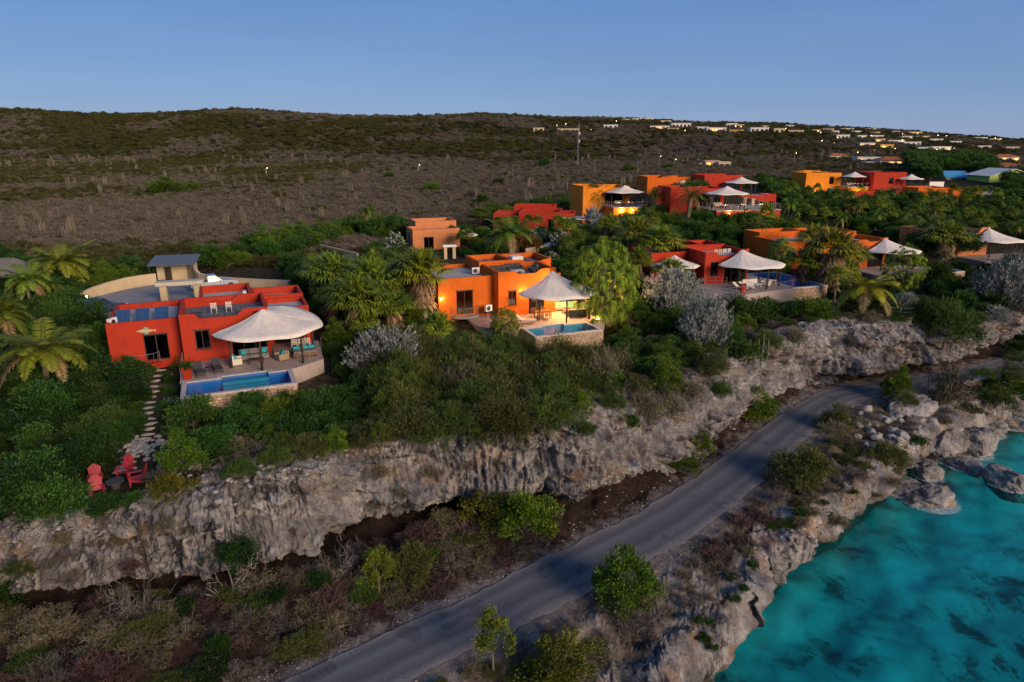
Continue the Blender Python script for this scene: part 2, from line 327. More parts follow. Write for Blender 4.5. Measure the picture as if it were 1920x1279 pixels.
# ---- materials of the land
def m_soil():
    m, n, b, nodes, links = new_mat('dry_soil'); tc = nodes.new('ShaderNodeTexCoord'); vec = tc.outputs['Object']
    a = noise_node(nodes, links, vec, .05, 6, .65); r = ramp(nodes, [(.35, (.038, .040, .014)), (.5, (.070, .058, .036)), (.68, (.105, .085, .062))]); links.new(a.outputs['Fac'], r.inputs[0])
    f = noise_node(nodes, links, vec, 1.1, 6, .75); r2 = ramp(nodes, [(.35, (.25, .25, .22)), (.7, (1.3, 1.2, 1.15))]); links.new(f.outputs['Fac'], r2.inputs[0])
    c = mixc(nodes, links, 1.0, r.outputs[0], r2.outputs[0], 'MULTIPLY'); links.new(c, b.inputs['Base Color']); b.inputs['Roughness'].default_value = 1; b.inputs['Specular IOR Level'].default_value = .05
    bump(nodes, links, f.outputs['Fac'], .8, .4, b); return m
def m_rock(name='limestone', warm=.25, sea=False, k=1.0, stain=1.0):
    m, n, b, nodes, links = new_mat(name); tc = nodes.new('ShaderNodeTexCoord'); vec = tc.outputs['Object']
    a = noise_node(nodes, links, vec, .5 * k, 8, .66, .4)
    r = ramp(nodes, [(.30, (.16, .148, .145)), (.45, (.32, .298, .288)), (.57, (.50, .465, .435)), (.68, (.74, .69, .63))]); links.new(a.outputs['Fac'], r.inputs[0])
    # vertical dark streaks left by seeping water
    s = noise_node(nodes, links, mapping(nodes, links, vec, (1.9 * k, 1.9 * k, .20 * k)), 1.0, 7, .70, .3)
    rs = ramp(nodes, [(.46, (0, 0, 0)), (.57, (1, 1, 1))]); links.new(s.outputs['Fac'], rs.inputs[0])
    bl = noise_node(nodes, links, vec, .16 * k, 4, .6); rb = ramp(nodes, [(.44, (1, 1, 1)), (.60, (0, 0, 0))]); links.new(bl.outputs['Fac'], rb.inputs[0])
    sm = nodes.new('ShaderNodeMath'); sm.operation = 'MULTIPLY'; links.new(rs.outputs[0], sm.inputs[0]); links.new(rb.outputs[0], sm.inputs[1]); sm2 = nodes.new('ShaderNodeMath'); sm2.operation = 'MULTIPLY'; sm2.inputs[1].default_value = stain; links.new(sm.outputs[0], sm2.inputs[0]); sm = sm2
    c = mixc(nodes, links, sm.outputs[0], r.outputs[0], (.048, .047, .052))
    # rust and ochre where slabs broke off
    o = noise_node(nodes, links, mapping(nodes, links, vec, (k, k, 2.2 * k)), .30, 6, .62, .3); ro = ramp(nodes, [(.54, (0, 0, 0)), (.66, (1, 1, 1))]); links.new(o.outputs['Fac'], ro.inputs[0])
    mu = nodes.new('ShaderNodeMath'); mu.operation = 'MULTIPLY'; mu.inputs[1].default_value = warm * 2; mu.use_clamp = True; links.new(ro.outputs[0], mu.inputs[0])
    c = mixc(nodes, links, mu.outputs[0], c, (.42, .26, .135))
    # karst pits, with the shade of their hollows put into the colour
    p = noise_node(nodes, links, vec, 2.3 * k, 8, .74, .6); rp = ramp(nodes, [(.35, (1, 1, 1)), (.41, (0, 0, 0))]); links.new(p.outputs['Fac'], rp.inputs[0])
    m3 = nodes.new('ShaderNodeMath'); m3.operation = 'MULTIPLY'; m3.inputs[1].default_value = .85; links.new(rp.outputs[0], m3.inputs[0])
    c = mixc(nodes, links, m3.outputs[0], c, (.055, .05, .046))
    if sea:
        sx = nodes.new('ShaderNodeSeparateXYZ'); links.new(vec, sx.inputs[0])
        wz = nodes.new('ShaderNodeMapRange'); wz.inputs[1].default_value = .05; wz.inputs[2].default_value = .6; wz.inputs[3].default_value = .8; wz.inputs[4].default_value = 0; links.new(sx.outputs[2], wz.inputs[0])
        c = mixc(nodes, links, wz.outputs[0], c, (.13, .105, .065))
    links.new(c, b.inputs['Base Color']); b.inputs['Roughness'].default_value = .95; b.inputs['Specular IOR Level'].default_value = .1
    pv = bump(nodes, links, p.outputs['Fac'], 1.0, .55, b)
    f = noise_node(nodes, links, vec, 7.0 * k, 6, .7, .2); bump(nodes, links, f.outputs['Fac'], .7, .12, b, pv)
    return m
M['soil'] = m_soil(); M['rock'] = m_rock('limestone', .25); M['searock'] = m_rock('shore_limestone', .40, True)
def m_shelf():
    m, n, b, nodes, links = new_mat('shelf_ground'); tc = nodes.new('ShaderNodeTexCoord'); vec = tc.outputs['Object']
    at = nodes.new('ShaderNodeAttribute'); at.attribute_name = 'tint'
    f = noise_node(nodes, links, vec, 3.5, 8, .8); r2 = ramp(nodes, [(.3, (.3, .28, .26)), (.55, (.9, .88, .85)), (.72, (1.9, 1.85, 1.8))]); links.new(f.outputs['Fac'], r2.inputs[0])
    c = mixc(nodes, links, 1.0, at.outputs['Color'], r2.outputs[0], 'MULTIPLY'); links.new(c, b.inputs['Base Color']); b.inputs['Roughness'].default_value = 1; b.inputs['Specular IOR Level'].default_value = .1
    bump(nodes, links, f.outputs['Fac'], .9, .25, b); return m
M['shelf'] = m_shelf()
def m_road():
    m, n, b, nodes, links = new_mat('asphalt'); tc = nodes.new('ShaderNodeTexCoord'); vec = tc.outputs['UV']
    sx = nodes.new('ShaderNodeSeparateXYZ'); links.new(vec, sx.inputs[0])
    r = ramp(nodes, [(0, (.23, .21, .20)), (.07, (.18, .168, .165)), (.17, (.100, .102, .112)), (.30, (.138, .14, .152)), (.42, (.083, .086, .095)), (.55, (.108, .112, .122)), (.70, (.155, .158, .17)), (.82, (.10, .102, .112)), (.93, (.16, .152, .148)), (1, (.24, .22, .205))])
    t = noise_node(nodes, links, tc.outputs['Object'], .5, 5, .6); ad = nodes.new('ShaderNodeMath'); ad.operation = 'MULTIPLY_ADD'; ad.inputs[1].default_value = .14; links.new(t.outputs['Fac'], ad.inputs[0])
    sb = nodes.new('ShaderNodeMath'); sb.operation = 'SUBTRACT'; sb.inputs[1].default_value = .07; links.new(sx.outputs[0], sb.inputs[0]); links.new(sb.outputs[0], ad.inputs[2]); links.new(ad.outputs[0], r.inputs[0])
    pa = noise_node(nodes, links, tc.outputs['Object'], .35, 3, .5, .2); rpa = ramp(nodes, [(.60, (1, 1, 1)), (.63, (.72, .72, .74))]); links.new(pa.outputs['Fac'], rpa.inputs[0])
    g = noise_node(nodes, links, tc.outputs['Object'], 9, 4, .7); rg = ramp(nodes, [(.3, (.7, .7, .7)), (.7, (1.3, 1.3, 1.3))]); links.new(g.outputs['Fac'], rg.inputs[0])
    c = mixc(nodes, links, 1, r.outputs[0], rg.outputs[0], 'MULTIPLY'); c = mixc(nodes, links, 1, c, rpa.outputs[0], 'MULTIPLY'); links.new(c, b.inputs['Base Color']); b.inputs['Roughness'].default_value = .75; b.inputs['Specular IOR Level'].default_value = .3
    bump(nodes, links, g.outputs['Fac'], .25, .03, b); return m
M['road'] = m_road()

# ---- upland sheet
NT, NR = 620, 210
tt = np.linspace(-1.3, 1.1, NT)
y0 = ev(C_TOP, tt) + .25
ss = np.linspace(0, 1, NR)[:, None] ** 1.15
Y = y0[None, :] * (3800.0 / y0[None, :]) ** ss
X = tt[None, :] * Y
Z = zland(X, Y)
lip = np.exp(-((Y - y0[None, :]) / 2.5) ** 2)
Z = Z + lip * fbm(X * .7, Y * .7, 0, 11, 4) * .35
me = np_mesh('terrain', np.stack([X, Y, Z], -1).reshape(-1, 3), grid_faces(NR, NT), M['soil'], smooth=True)
terrain = tag(obj('terrain', me), kind='structure')
# ---- inland cliff
NTc, NRc = 1750, 110
tc_ = np.linspace(-1.25, 1.05, NTc); tb = tc_[None, :]; s = np.linspace(0, 1, NRc)[:, None]
yb, yt = ev(C_BASE, tc_)[None, :], ev(C_TOP, tc_)[None, :]
zt_ = zland(tc_ * ev(C_TOP, tc_), ev(C_TOP, tc_))[None, :]
zb_ = 3.6
# profile: foot recess (notch), bulge, ledge, rounded lip
prof = np.interp(s, [0, .05, .16, .26, .40, .62, .80, .92, 1], [.0, .12, .22, .02, .0, .10, .30, .62, 1.0])
zz = np.interp(s, [0, .05, .88, 1], [0, .05, .97, 1.0])
yy = yb + (yt + .6 - yb) * prof
zz = zb_ + (zt_ - zb_) * zz
xx = tb * yy
# outward direction: horizontal, perpendicular to the cliff line
bx = tc_ * ev(C_BASE, tc_); by = ev(C_BASE, tc_)
k9 = np.hanning(61); k9 /= k9.sum()
dx = np.convolve(np.pad(np.gradient(bx), 30, mode='edge'), k9, 'valid'); dy = np.convolve(np.pad(np.gradient(by), 30, mode='edge'), k9, 'valid')
ln = np.hypot(dx, dy); nx, ny = dy / ln, -dx / ln
env = np.interp(s, [0, .1, .85, 1], [.5, 1, .8, .15])
d1 = fbm(xx * .22, yy * .22, zz * .30, 21, 3) * 1.2 + ridged(xx * .55, yy * .55, zz * .30, 31, 5) * .45 + ridged(xx * 1.3, yy * 1.3, zz * .9, 33, 4) * .20
flut = ridged(xx * 1.5, yy * 1.5, zz * .14, 41, 3) * .27
joint = -.55 * np.exp(-(vnoise(xx * .32 + 3, yy * .32, zz * .06, 43) / .055) ** 2) - .30 * np.exp(-(vnoise(xx * .9, yy * .9 + 7, zz * .15, 45) / .07) ** 2) - .32 * np.exp(-(vnoise(xx * .10, yy * .10, zz * .75 + 2, 47) / .06) ** 2)
strata = fbm(xx * .12, yy * .12, zz * 1.7, 51, 3) * .30
blk = np.floor(fbm(xx * .5, yy * .5, zz * .8, 61, 3) * 3) / 3 * .75 + np.floor(fbm(xx * 1.4, yy * 1.4, zz * 1.8, 63, 2) * 3) / 3 * .16
fine = ridged(xx * 2.6, yy * 2.6, zz * 2.2, 71, 3) * .11 + fbm(xx * 5, yy * 5, zz * 5, 73, 2) * .06
notch = -1.5 * np.exp(-((s - .16 - .06 * np.sin(xx * .13)) / .085) ** 2) * smooth01(.55 + fbm(xx * .09, yy * .09, 0, 65, 2) * 1.2) - .55 * np.exp(-((s - .60 - .08 * np.sin(xx * .21 + 1)) / .035) ** 2) * smooth01(.4 + fbm(xx * .12, yy * .12, 3, 67, 2) * 1.4)
Aw = .75 + fbm(xx * .06, yy * .06, 0, 85, 2) * .8; sj = np.clip(s + fbm(xx * .07, yy * .07, 5, 87, 3) * .07, 0, 1)
notch = notch * .4 + Aw * np.interp(sj, [0, .10, .19, .26, .33, .48, .58, .62, .66, .71, .84, 1], [-1.3, -1.7, -1.5, -.1, .55, .40, .15, -.55, -.65, .45, .30, 0])
D = (d1 * .9 + joint + flut + strata + blk + fine) * env + notch
V = np.stack([xx + nx[None, :] * D, yy + ny[None, :] * D, zz + fine * 1.2 * env + (np.interp(s, [.8, 1], [0, 1]) * .25) * fbm(xx * 1.1, yy * 1.1, 0, 81, 4)], -1)
# the last rows tuck under the upland sheet
back = np.stack([tb * (yt + 3.0) + 0 * xx[:1], (yt + 3.0) + 0 * xx[:1], zland(tc_ * (ev(C_TOP, tc_) + 3), ev(C_TOP, tc_) + 3)[None, :] - .35], -1)
V = np.concatenate([V, back], 0)
me = np_mesh('cliff', V.reshape(-1, 3), grid_faces(NRc + 1, NTc), M['rock'], smooth=False)
cliff = tag(obj('cliff', me), kind='structure')
# ---- coastal shelf with the road bed and the sea cliff
NTs = 1300
ts = np.linspace(-1.25, 1.05, NTs)
ybs, ye = ev(C_BASE, ts) + 2.5, ev(C_EDGE, ts)
yc = (ev(C_RL, ts) + ev(C_RR, ts)) / 2
road_c = np.stack([ts * yc, yc], 1)
tdx, tdy = np.gradient(road_c[:, 0]), np.gradient(road_c[:, 1]); tl = np.hypot(tdx, tdy); rnx, rny = -tdy / tl, tdx / tl
road_hw = np.abs((ts * ev(C_RL, ts) - ts * ev(C_RR, ts)) * rnx + (ev(C_RL, ts) - ev(C_RR, ts)) * rny) / 2
road_hw = np.clip(np.convolve(np.pad(road_hw, 100, mode='edge'), np.ones(201) / 201, 'valid'), 1.7, 2.1)
cs = road_c[::4]
def road_dist(x, y):
    sh = x.shape; p = np.stack([x.ravel(), y.ravel()], 1); out = np.empty(len(p)); sg = np.empty(len(p))
    n4x, n4y = rnx[::4], rny[::4]
    for i in range(0, len(p), 8000):
        q = p[i:i + 8000]; d2 = ((q[:, None] - cs[None]) ** 2).sum(-1); j = d2.argmin(1)
        out[i:i + 8000] = np.sqrt(d2[np.arange(len(q)), j]); sg[i:i + 8000] = (q[:, 0] - cs[j, 0]) * n4x[j] + (q[:, 1] - cs[j, 1]) * n4y[j]
    return out.reshape(sh), sg.reshape(sh)
def zshelf(x, y, ybase, yedge):
    d, sg = road_dist(x, y); k = smooth01((d - 2.3) / 2.2)
    q = np.clip((ybase - y) / np.maximum(ybase - yedge, .1), 0, 1)
    talus = np.where(sg > 0, .75 * smooth01((d - 2) / 5), 0)
    sea = np.where(sg < 0, -np.clip((d - 2) / 9, 0, 1) * .9, 0)
    rough = fbm(x * .45, y * .45, 0, 91, 5) * .42 + ridged(x * .9, y * .9, 0, 95, 4) * .20 * (sg < 0)
    return 4.15 + k * (talus + sea + rough) - .03 + (1 - k) * fbm(x * 2, y * 2, 0, 97, 2) * .02, d, sg
NRs = 74
s = np.linspace(0, 1, NRs)[:, None]
Ys = ybs[None] + (ye[None] - ybs[None]) * s; Xs = ts[None] * Ys
Zs, dS, sgS = zshelf(Xs, Ys, ybs[None], ye[None])
rows = [np.stack([Xs, Ys, Zs], -1)]
ex, ey = ts * ye, ye
gdx = np.convolve(np.pad(np.gradient(ex), 12, mode='edge'), np.hanning(25) / np.hanning(25).sum(), 'valid'); gdy = np.convolve(np.pad(np.gradient(ey), 12, mode='edge'), np.hanning(25) / np.hanning(25).sum(), 'valid')
gl = np.hypot(gdx, gdy); onx, ony = gdy / gl, -gdx / gl
ztop = Zs[-1]
for f, off in [(.97, .25), (.93, .45), (.86, .62), (.78, .72), (.70, .76), (.62, .78), (.54, .76), (.46, .72), (.38, .62), (.31, .48), (.24, .28), (.18, .02), (.12, -.25), (.06, -.32), (0, -.38), (-.1, -.45), (-.25, -.6), (-.45, -.8), (-.8, -1.0)]:
    z = ztop * f if f >= 0 else f * 3.4 + 0 * ztop
    rows.append(np.stack([ex + onx * off, ey + ony * off, z], -1)[None])
Vs = np.concatenate(rows, 0)
prox = np.zeros(Vs.shape[:2]); prox[:NRs] = np.clip(1 - (np.hypot(Xs - ex[None], Ys - ey[None])) / 3.0, 0, 1); prox[NRs:] = 1
prox[:NRs] *= smooth01((dS - 2.6) / 2)
x_, y_, z_ = Vs[..., 0].copy(), Vs[..., 1].copy(), Vs[..., 2].copy()
dd = fbm(x_ * .35, y_ * .35, z_ * .45, 101, 3) * .75 + ridged(x_ * .8, y_ * .8, z_ * .7, 111, 4) * .30 + np.floor(fbm(x_ * .55, y_ * .55, z_ * .9, 121, 2) * 3) / 3 * .35 + ridged(x_ * 2.2, y_ * 2.2, z_ * 2.0, 131, 3) * .12
prox_h = prox * np.where(z_ < 0, .45, 1.0)
Vs[..., 0] += onx[None] * dd * prox_h; Vs[..., 1] += ony[None] * dd * prox_h
Vs[..., 2] += prox * ridged(x_ * 1.1, y_ * 1.1, 0, 141, 4) * .20 * (z_ > .4)
# ground tint: leaf litter landward, pale gravel along the road, bare limestone seaward
tint = np.zeros((*Vs.shape[:2], 3)); base_l = np.array((.050, .033, .026)); grav = np.array((.30, .265, .25)); lime = np.array((.46, .425, .385)); dirt = np.array((.17, .135, .105))
n1 = fbm(Xs * .3, Ys * .3, 0, 151, 4); n2 = fbm(Xs * 1.7, Ys * 1.7, 0, 161, 3)
edge_d = np.hypot(Xs - ex[None], Ys - ey[None])
land = np.where((sgS > 0)[..., None], base_l, dirt + (lime - dirt) * smooth01((n1 * .6 + 1.0 - edge_d / 7.0))[..., None])
g = np.clip(1 - (dS - 2.0) / 1.3 + n2 * .55, 0, 1)[..., None]
tint[:NRs] = land + (grav - land) * g
mat_i = np.zeros(Vs.shape[:2])
tint[NRs:] = lime
fs = grid_faces(len(Vs), NTs); mi = (np.arange(len(fs)) // (NTs - 1) >= NRs - 6).astype(int)
me = np_mesh('shore', Vs.reshape(-1, 3), fs, [M['shelf'], M['searock']], mi, tint.reshape(-1, 3))
shore = tag(obj('shore', me), kind='structure')
# ---- road strip
kr = np.linspace(-1, 1, 9); sel = slice(0, NTs, 3)
RX = road_c[sel, 0][:, None] - rnx[sel][:, None] * road_hw[sel][:, None] * kr * -1; RY = road_c[sel, 1][:, None] + rny[sel][:, None] * road_hw[sel][:, None] * kr
edge_j = fbm(RX * .9, RY * .9, 0, 171, 3) * .16 * (np.abs(kr) > .95)
RX = RX + rnx[sel][:, None] * edge_j * kr; RY = RY + rny[sel][:, None] * edge_j * kr
RZ = 4.215 - .03 * kr ** 2 + 0 * RX
fr = grid_faces(*RX.shape)
me = np_mesh('road', np.stack([RX, RY, RZ], -1).reshape(-1, 3), fr, M['road'], smooth=True)
uv = me.uv_layers.new(name='UVMap'); uvv = np.stack([np.broadcast_to((kr + 1) / 2, RX.shape), np.broadcast_to(np.arange(RX.shape[0])[:, None] * .1, RX.shape)], -1).reshape(-1, 2)
li = np.empty(len(me.loops), dtype=np.int32); me.loops.foreach_get('vertex_index', li); uv.data.foreach_set('uv', uvv[li].astype(np.float32).ravel())
road = tag(obj('road', me), kind='structure')
# ---- sea bed and water
def m_bed():
    m, n, b, nodes, links = new_mat('sea_bed'); tc = nodes.new('ShaderNodeTexCoord'); vec = tc.outputs['Object']
    a = noise_node(nodes, links, mapping(nodes, links, vec, (1, 1.25, 1)), .10, 5, .6, .35); r = ramp(nodes, [(.44, (0, 0, 0)), (.58, (1, 1, 1))]); links.new(a.outputs['Fac'], r.inputs[0])
    a2 = noise_node(nodes, links, vec, .45, 5, .65, .2); r2 = ramp(nodes, [(.44, (0, 0, 0)), (.58, (1, 1, 1))]); links.new(a2.outputs['Fac'], r2.inputs[0])
    at = nodes.new('ShaderNodeAttribute'); at.attribute_name = 'tint'
    sp = nodes.new('ShaderNodeSeparateColor'); links.new(at.outputs['Color'], sp.inputs[0])
    mm = nodes.new('ShaderNodeMath'); mm.operation = 'MULTIPLY'; links.new(r.outputs[0], mm.inputs[0]); links.new(r2.outputs[0], mm.inputs[1])
    mx = nodes.new('ShaderNodeMath'); mx.operation = 'MAXIMUM'; links.new(mm.outputs[0], mx.inputs[0]); links.new(sp.outputs[0], mx.inputs[1])
    half = nodes.new('ShaderNodeMath'); half.operation = 'MULTIPLY'; half.inputs[1].default_value = .45; links.new(r.outputs[0], half.inputs[0])
    m2 = nodes.new('ShaderNodeMath'); m2.operation = 'MAXIMUM'; links.new(half.outputs[0], m2.inputs[0]); links.new(mx.outputs[0], m2.inputs[1])
    sand = noise_node(nodes, links, vec, 1.5, 5, .7); rsand = ramp(nodes, [(.3, (.62, .60, .52)), (.7, (.78, .75, .66))]); links.new(sand.outputs['Fac'], rsand.inputs[0])
    c = mixc(nodes, links, m2.outputs[0], rsand.outputs[0], (.11, .13, .11)); links.new(c, b.inputs['Base Color']); b.inputs['Roughness'].default_value = 1; b.inputs['Specular IOR Level'].default_value = 0
    return m
M['bed'] = m_bed()
gx = np.concatenate([np.linspace(-60, -2, 12), np.linspace(0, 70, 160), np.geomspace(72, 6000, 30)]); gy = np.concatenate([np.linspace(-60, 20, 12), np.linspace(22, 80, 130), np.geomspace(82, 6000, 30)])
BX, BY = np.meshgrid(gx, gy)
eb = np.stack([ex, ey], 1)[::6]
dsh = np.sqrt(((np.stack([BX.ravel(), BY.ravel()], 1)[:, None] - eb[None]) ** 2).sum(-1)).min(1).reshape(BX.shape)
BZ = -2.2 - np.clip(dsh / 12, 0, 1) * 1.1 - np.clip(dsh / 60, 0, 30) * .8 + fbm(BX * .35, BY * .35, 0, 181, 4) * .35
shade = np.clip(.25 - dsh / 3.0 + fbm(BX * .35, BY * .35, 0, 191, 3) * .8, 0, 1)   # weed and fallen rock against the shore
me = np_mesh('sea_bed', np.stack([BX, BY, BZ], -1).reshape(-1, 3), grid_faces(*BX.shape), M['bed'], colr=np.stack([shade] * 3, -1).reshape(-1, 3), smooth=True)
tag(obj('sea_bed', me), kind='structure')
M['sea'] = water_mat('sea_water', (.06, .59, .69), 1.7, .55, .03)
me = np_mesh('sea', np.stack([BX, BY, BX * 0], -1).reshape(-1, 3), grid_faces(*BX.shape), M['sea'])
tag(obj('sea', me), kind='structure')
# ================================================================ villas
M['red'] = pmat('red_stucco', (.40, .030, .009), .85, .14, .9, .12, 14, streak=.5)
M['orange'] = pmat('orange_stucco', (.60, .118, .006), .85, .12, .9, .12, 14, streak=.45)
M['yellow'] = pmat('amber_stucco', (.72, .225, .010), .85, .12, .9, .12, 14, streak=.45)
M['peach'] = pmat('peach_stucco', (.55, .20, .075), .85, .12, .9, .12, 14, streak=.2)
M['tan'] = pmat('tan_stucco', (.52, .40, .24), .88, .12, .8, .12, 12, streak=.25)
M['white'] = pmat('white_paint', (.72, .70, .66), .7, .06, 3, .05, 20, streak=.12)
M['roofgrey'] = pmat('roof_screed', (.40, .385, .37), .9, .2, .7, .1, 10)
M['canopy'] = pmat('woven_canopy', (.78, .69, .58), .95, .12, 2.5, .5, 26, .1)
M['deck'] = pmat('deck_tiles', (.38, .305, .265), .6, .15, 1.4, .08, 8)
M['wood'] = pmat('dark_timber', (.050, .032, .022), .6, .3, 5, .2, 30)
M['brown'] = pmat('brown_timber', (.19, .085, .030), .6, .3, 5, .2, 30)
M['greywood'] = pmat('weathered_boards', (.15, .145, .145), .85, .35, 6, .3, 26)
M['metal'] = pmat('dark_metal', (.05, .05, .055), .4, .1, 6, 0, 1, .5, .6)
M['steel'] = pmat('rail_steel', (.45, .45, .45), .35, .05, 6, 0, 1, .5, .8)
M['glass'] = glass_mat('window_glass'); M['poolwater'] = water_mat('pool_water', (.70, .90, .96), 1.3, .25, ior=1.2)
M['pooltile'] = pmat('pool_tiles', (.012, .13, .40), .4, .12, 5, .05, 30)
M['pooltile_light'] = pmat('pale_pool_tiles', (.035, .24, .36), .4, .12, 5, .05, 30)
M['coping'] = pmat('coping_stone', (.47, .43, .40), .75, .14, 3, .15, 14)
M['stone'] = pmat('rubble_stone', (.44, .335, .235), .9, .42, 3.6, .4, 10)
M['mortar'] = pmat('mortar', (.25, .20, .15), .95, .15, 4, .2, 20)
M['teal'] = pmat('teal_fabric', (.02, .40, .46), .9, .12, 5, .1, 30); M['mint'] = pmat('mint_fabric', (.22, .44, .33), .9, .1, 5, .1, 30)
M['greyfab'] = pmat('grey_fabric', (.20, .19, .18), .9, .12, 6, .1, 30); M['darkfab'] = pmat('charcoal_rattan', (.055, .052, .052), .8, .2, 14, .3, 40)
M['cream'] = pmat('cream_fabric', (.62, .56, .46), .9, .08, 6, .1, 30); M['wicker'] = pmat('wicker', (.30, .22, .14), .8, .25, 14, .3, 40)
M['yfab'] = pmat('yellow_fabric', (.75, .36, .02), .9, .1, 6, .1, 30); M['curtain'] = pmat('curtain', (.42, .36, .27), .95, .1, 8, .2, 20)
M['panelblue'] = pmat('solar_cells', (.030, .075, .17), .22, .15, 8, 0, 1, .6)
M['bulb'] = emit_mat('lamp_glow', (1.0, .62, .22), 26); M['bulb_far'] = emit_mat('far_lamp_glow', (1.0, .72, .38), 9)
M['litpane'] = emit_mat('lit_window', (1.0, .50, .10), .8)
M['plasterin'] = pmat('inner_plaster', (.55, .36, .16), .9, .08, 2, 0, 1)
M['thatch'] = pmat('thatch', (.16, .145, .125), .98, .35, 9, .6, 30)
M['tileroof'] = pmat('clay_tiles', (.36, .115, .045), .85, .25, 6, .3, 14)

def face_side(b, side):
    x0, x1, y0, y1 = b['x0'], b['x1'], b['y0'], b['y1']
    return {'f': ((x0, y0), (1, 0), (0, -1), x1 - x0), 'b': ((x1, y1), (-1, 0), (0, 1), x1 - x0),
            'l': ((x0, y1), (0, -1), (-1, 0), y1 - y0), 'r': ((x1, y0), (0, 1), (1, 0), y1 - y0)}[side]
def pt(o, d, n, a, dep, z): return (o[0] + d[0] * a - n[0] * dep, o[1] + d[1] * a - n[1] * dep, z)
def add_wall(mb, b, side, z0, z1):
    o, d, n, L = face_side(b, side); hs = b.get('holes', {}).get(side, [])
    A = sorted({0, L} | {q for h in hs for q in (h[0], h[1])}); Zs = sorted({z0, z1} | {q for h in hs for q in (h[2], h[3])})
    for i in range(len(A) - 1):
        for j in range(len(Zs) - 1):
            ca, cz = (A[i] + A[i + 1]) / 2, (Zs[j] + Zs[j + 1]) / 2
            if any(h[0] < ca < h[1] and h[2] < cz < h[3] for h in hs): continue
            mb.add([pt(o, d, n, A[i], 0, Zs[j]), pt(o, d, n, A[i + 1], 0, Zs[j]), pt(o, d, n, A[i + 1], 0, Zs[j + 1]), pt(o, d, n, A[i], 0, Zs[j + 1])], [(0, 1, 2, 3)])
    for a0, a1, h0, h1, *_ in hs:
        q = [(a0, h0), (a1, h0), (a1, h1), (a0, h1)]
        for k in range(4):
            p, r = q[k], q[(k + 1) % 4]
            mb.add([pt(o, d, n, p[0], 0, p[1]), pt(o, d, n, r[0], 0, r[1]), pt(o, d, n, r[0], .28, r[1]), pt(o, d, n, p[0], .28, p[1])], [(0, 1, 2, 3)])
def slab(o, d, n, a0, a1, z0, z1, d0, d1, mb):
    P = [pt(o, d, n, a, dep, z) for z in (z0, z1) for a, dep in ((a0, d0), (a1, d0), (a1, d1), (a0, d1))]
    mb.add(P, [(0, 3, 2, 1), (4, 5, 6, 7), (0, 1, 5, 4), (1, 2, 6, 5), (2, 3, 7, 6), (3, 0, 4, 7)])
def add_window(root, o, d, n, h):
    a0, a1, z0, z1 = h[:4]; kind = h[4] if len(h) > 4 else 'window'
    fr = MB(); wdt = .07
    dep0, dep1 = (.10, .17)
    slab(o, d, n, a0, a1, z0, z0 + wdt, dep0, dep1, fr); slab(o, d, n, a0, a1, z1 - wdt, z1, dep0, dep1, fr)
    npan = max(2, round((a1 - a0) / (.6 if kind == 'window' else .95)))
    for k in range(npan + 1):
        c = a0 + (a1 - a0) * k / npan; c = min(max(c, a0 + wdt / 2), a1 - wdt / 2)
        slab(o, d, n, c - wdt / 2, c + wdt / 2, z0 + wdt, z1 - wdt, dep0, dep1, fr)
    f = fr.build('window' if kind == 'window' else 'glass_door', M['wood'], root)
    for k in range(npan):
        p0 = a0 + (a1 - a0) * k / npan + wdt / 2; p1 = a0 + (a1 - a0) * (k + 1) / npan - wdt / 2
        g = MB(); slab(o, d, n, p0, p1, z0 + wdt, z1 - wdt, .125, .145, g); g.build('pane', M['glass'], f)
    if kind == 'window':
        l = MB(); slab(o, d, n, a0 - .08, a1 + .08, z1 + .004, z1 + .12, -.05, .08, l); l.build('lintel', M['wood'], f)
        l = MB(); slab(o, d, n, a0 - .06, a1 + .06, z0 - .07, z0 - .004, -.06, .08, l); l.build('sill', M['wood'], f)
    else:
        l = MB(); slab(o, d, n, a0 - .06, a1 + .06, z1 + .004, z1 + .10, -.03, .08, l); l.build('lintel', M['wood'], f)
def par_profile(b, side, L):
    p = b.get('prof', {}).get(side); return p if p else [(0, b['h']), (L, b['h'])]
def build_block(root, b, wallm, roofm):
    mb = MB(); rz = b.get('roof', b['h'] - .55); z0 = b.get('z0', -1.2)
    for s in 'fblr': add_wall(mb, b, s, z0, rz)
    mb.build('wall', wallm, root, recalc=False)
    th = .26; pm = MB()
    for s in 'fblr':
        o, d, n, L = face_side(b, s); P = par_profile(b, s, L); e = 0 if s in 'fb' else th
        P = [(min(max(a, e), L - e), z) for a, z in P]; m = len(P)
        if all(z <= rz + .01 for _, z in P): continue
        V = []
        for dep in (0, th): V += [pt(o, d, n, a, dep, rz) for a, _ in P] + [pt(o, d, n, a, dep, z) for a, z in P]
        F = []
        for i in range(m - 1):
            F += [(i, i + 1, m + i + 1, m + i), (2 * m + i + 1, 2 * m + i, 3 * m + i, 3 * m + i + 1), (m + i, m + i + 1, 3 * m + i + 1, 3 * m + i)]
        F += [(0, m, 3 * m, 2 * m), (m - 1, 3 * m - 1, 4 * m - 1, 2 * m - 1)]
        pm.add(V, F)
    if pm.v: pm.build('parapet', wallm, root)
    rf = MB().box(b['x0'] + .02, b['x1'] - .02, b['y0'] + .02, b['y1'] - .02, rz - .2, rz - .004); rf.build('roof', b.get('roofm', roofm), root)
    if b.get('holes'):
        MB().box(b['x0'] + .05, b['x1'] - .05, b['y0'] + .30, b['y1'] - .05, -.06, -.01).build('floor', M['deck'], root)
    for s, hs in b.get('holes', {}).items():
        o, d, n, L = face_side(b, s)
        for h in hs:
            if len(h) > 4 and h[4] == 'open': continue
            add_window(root, o, d, n, h)
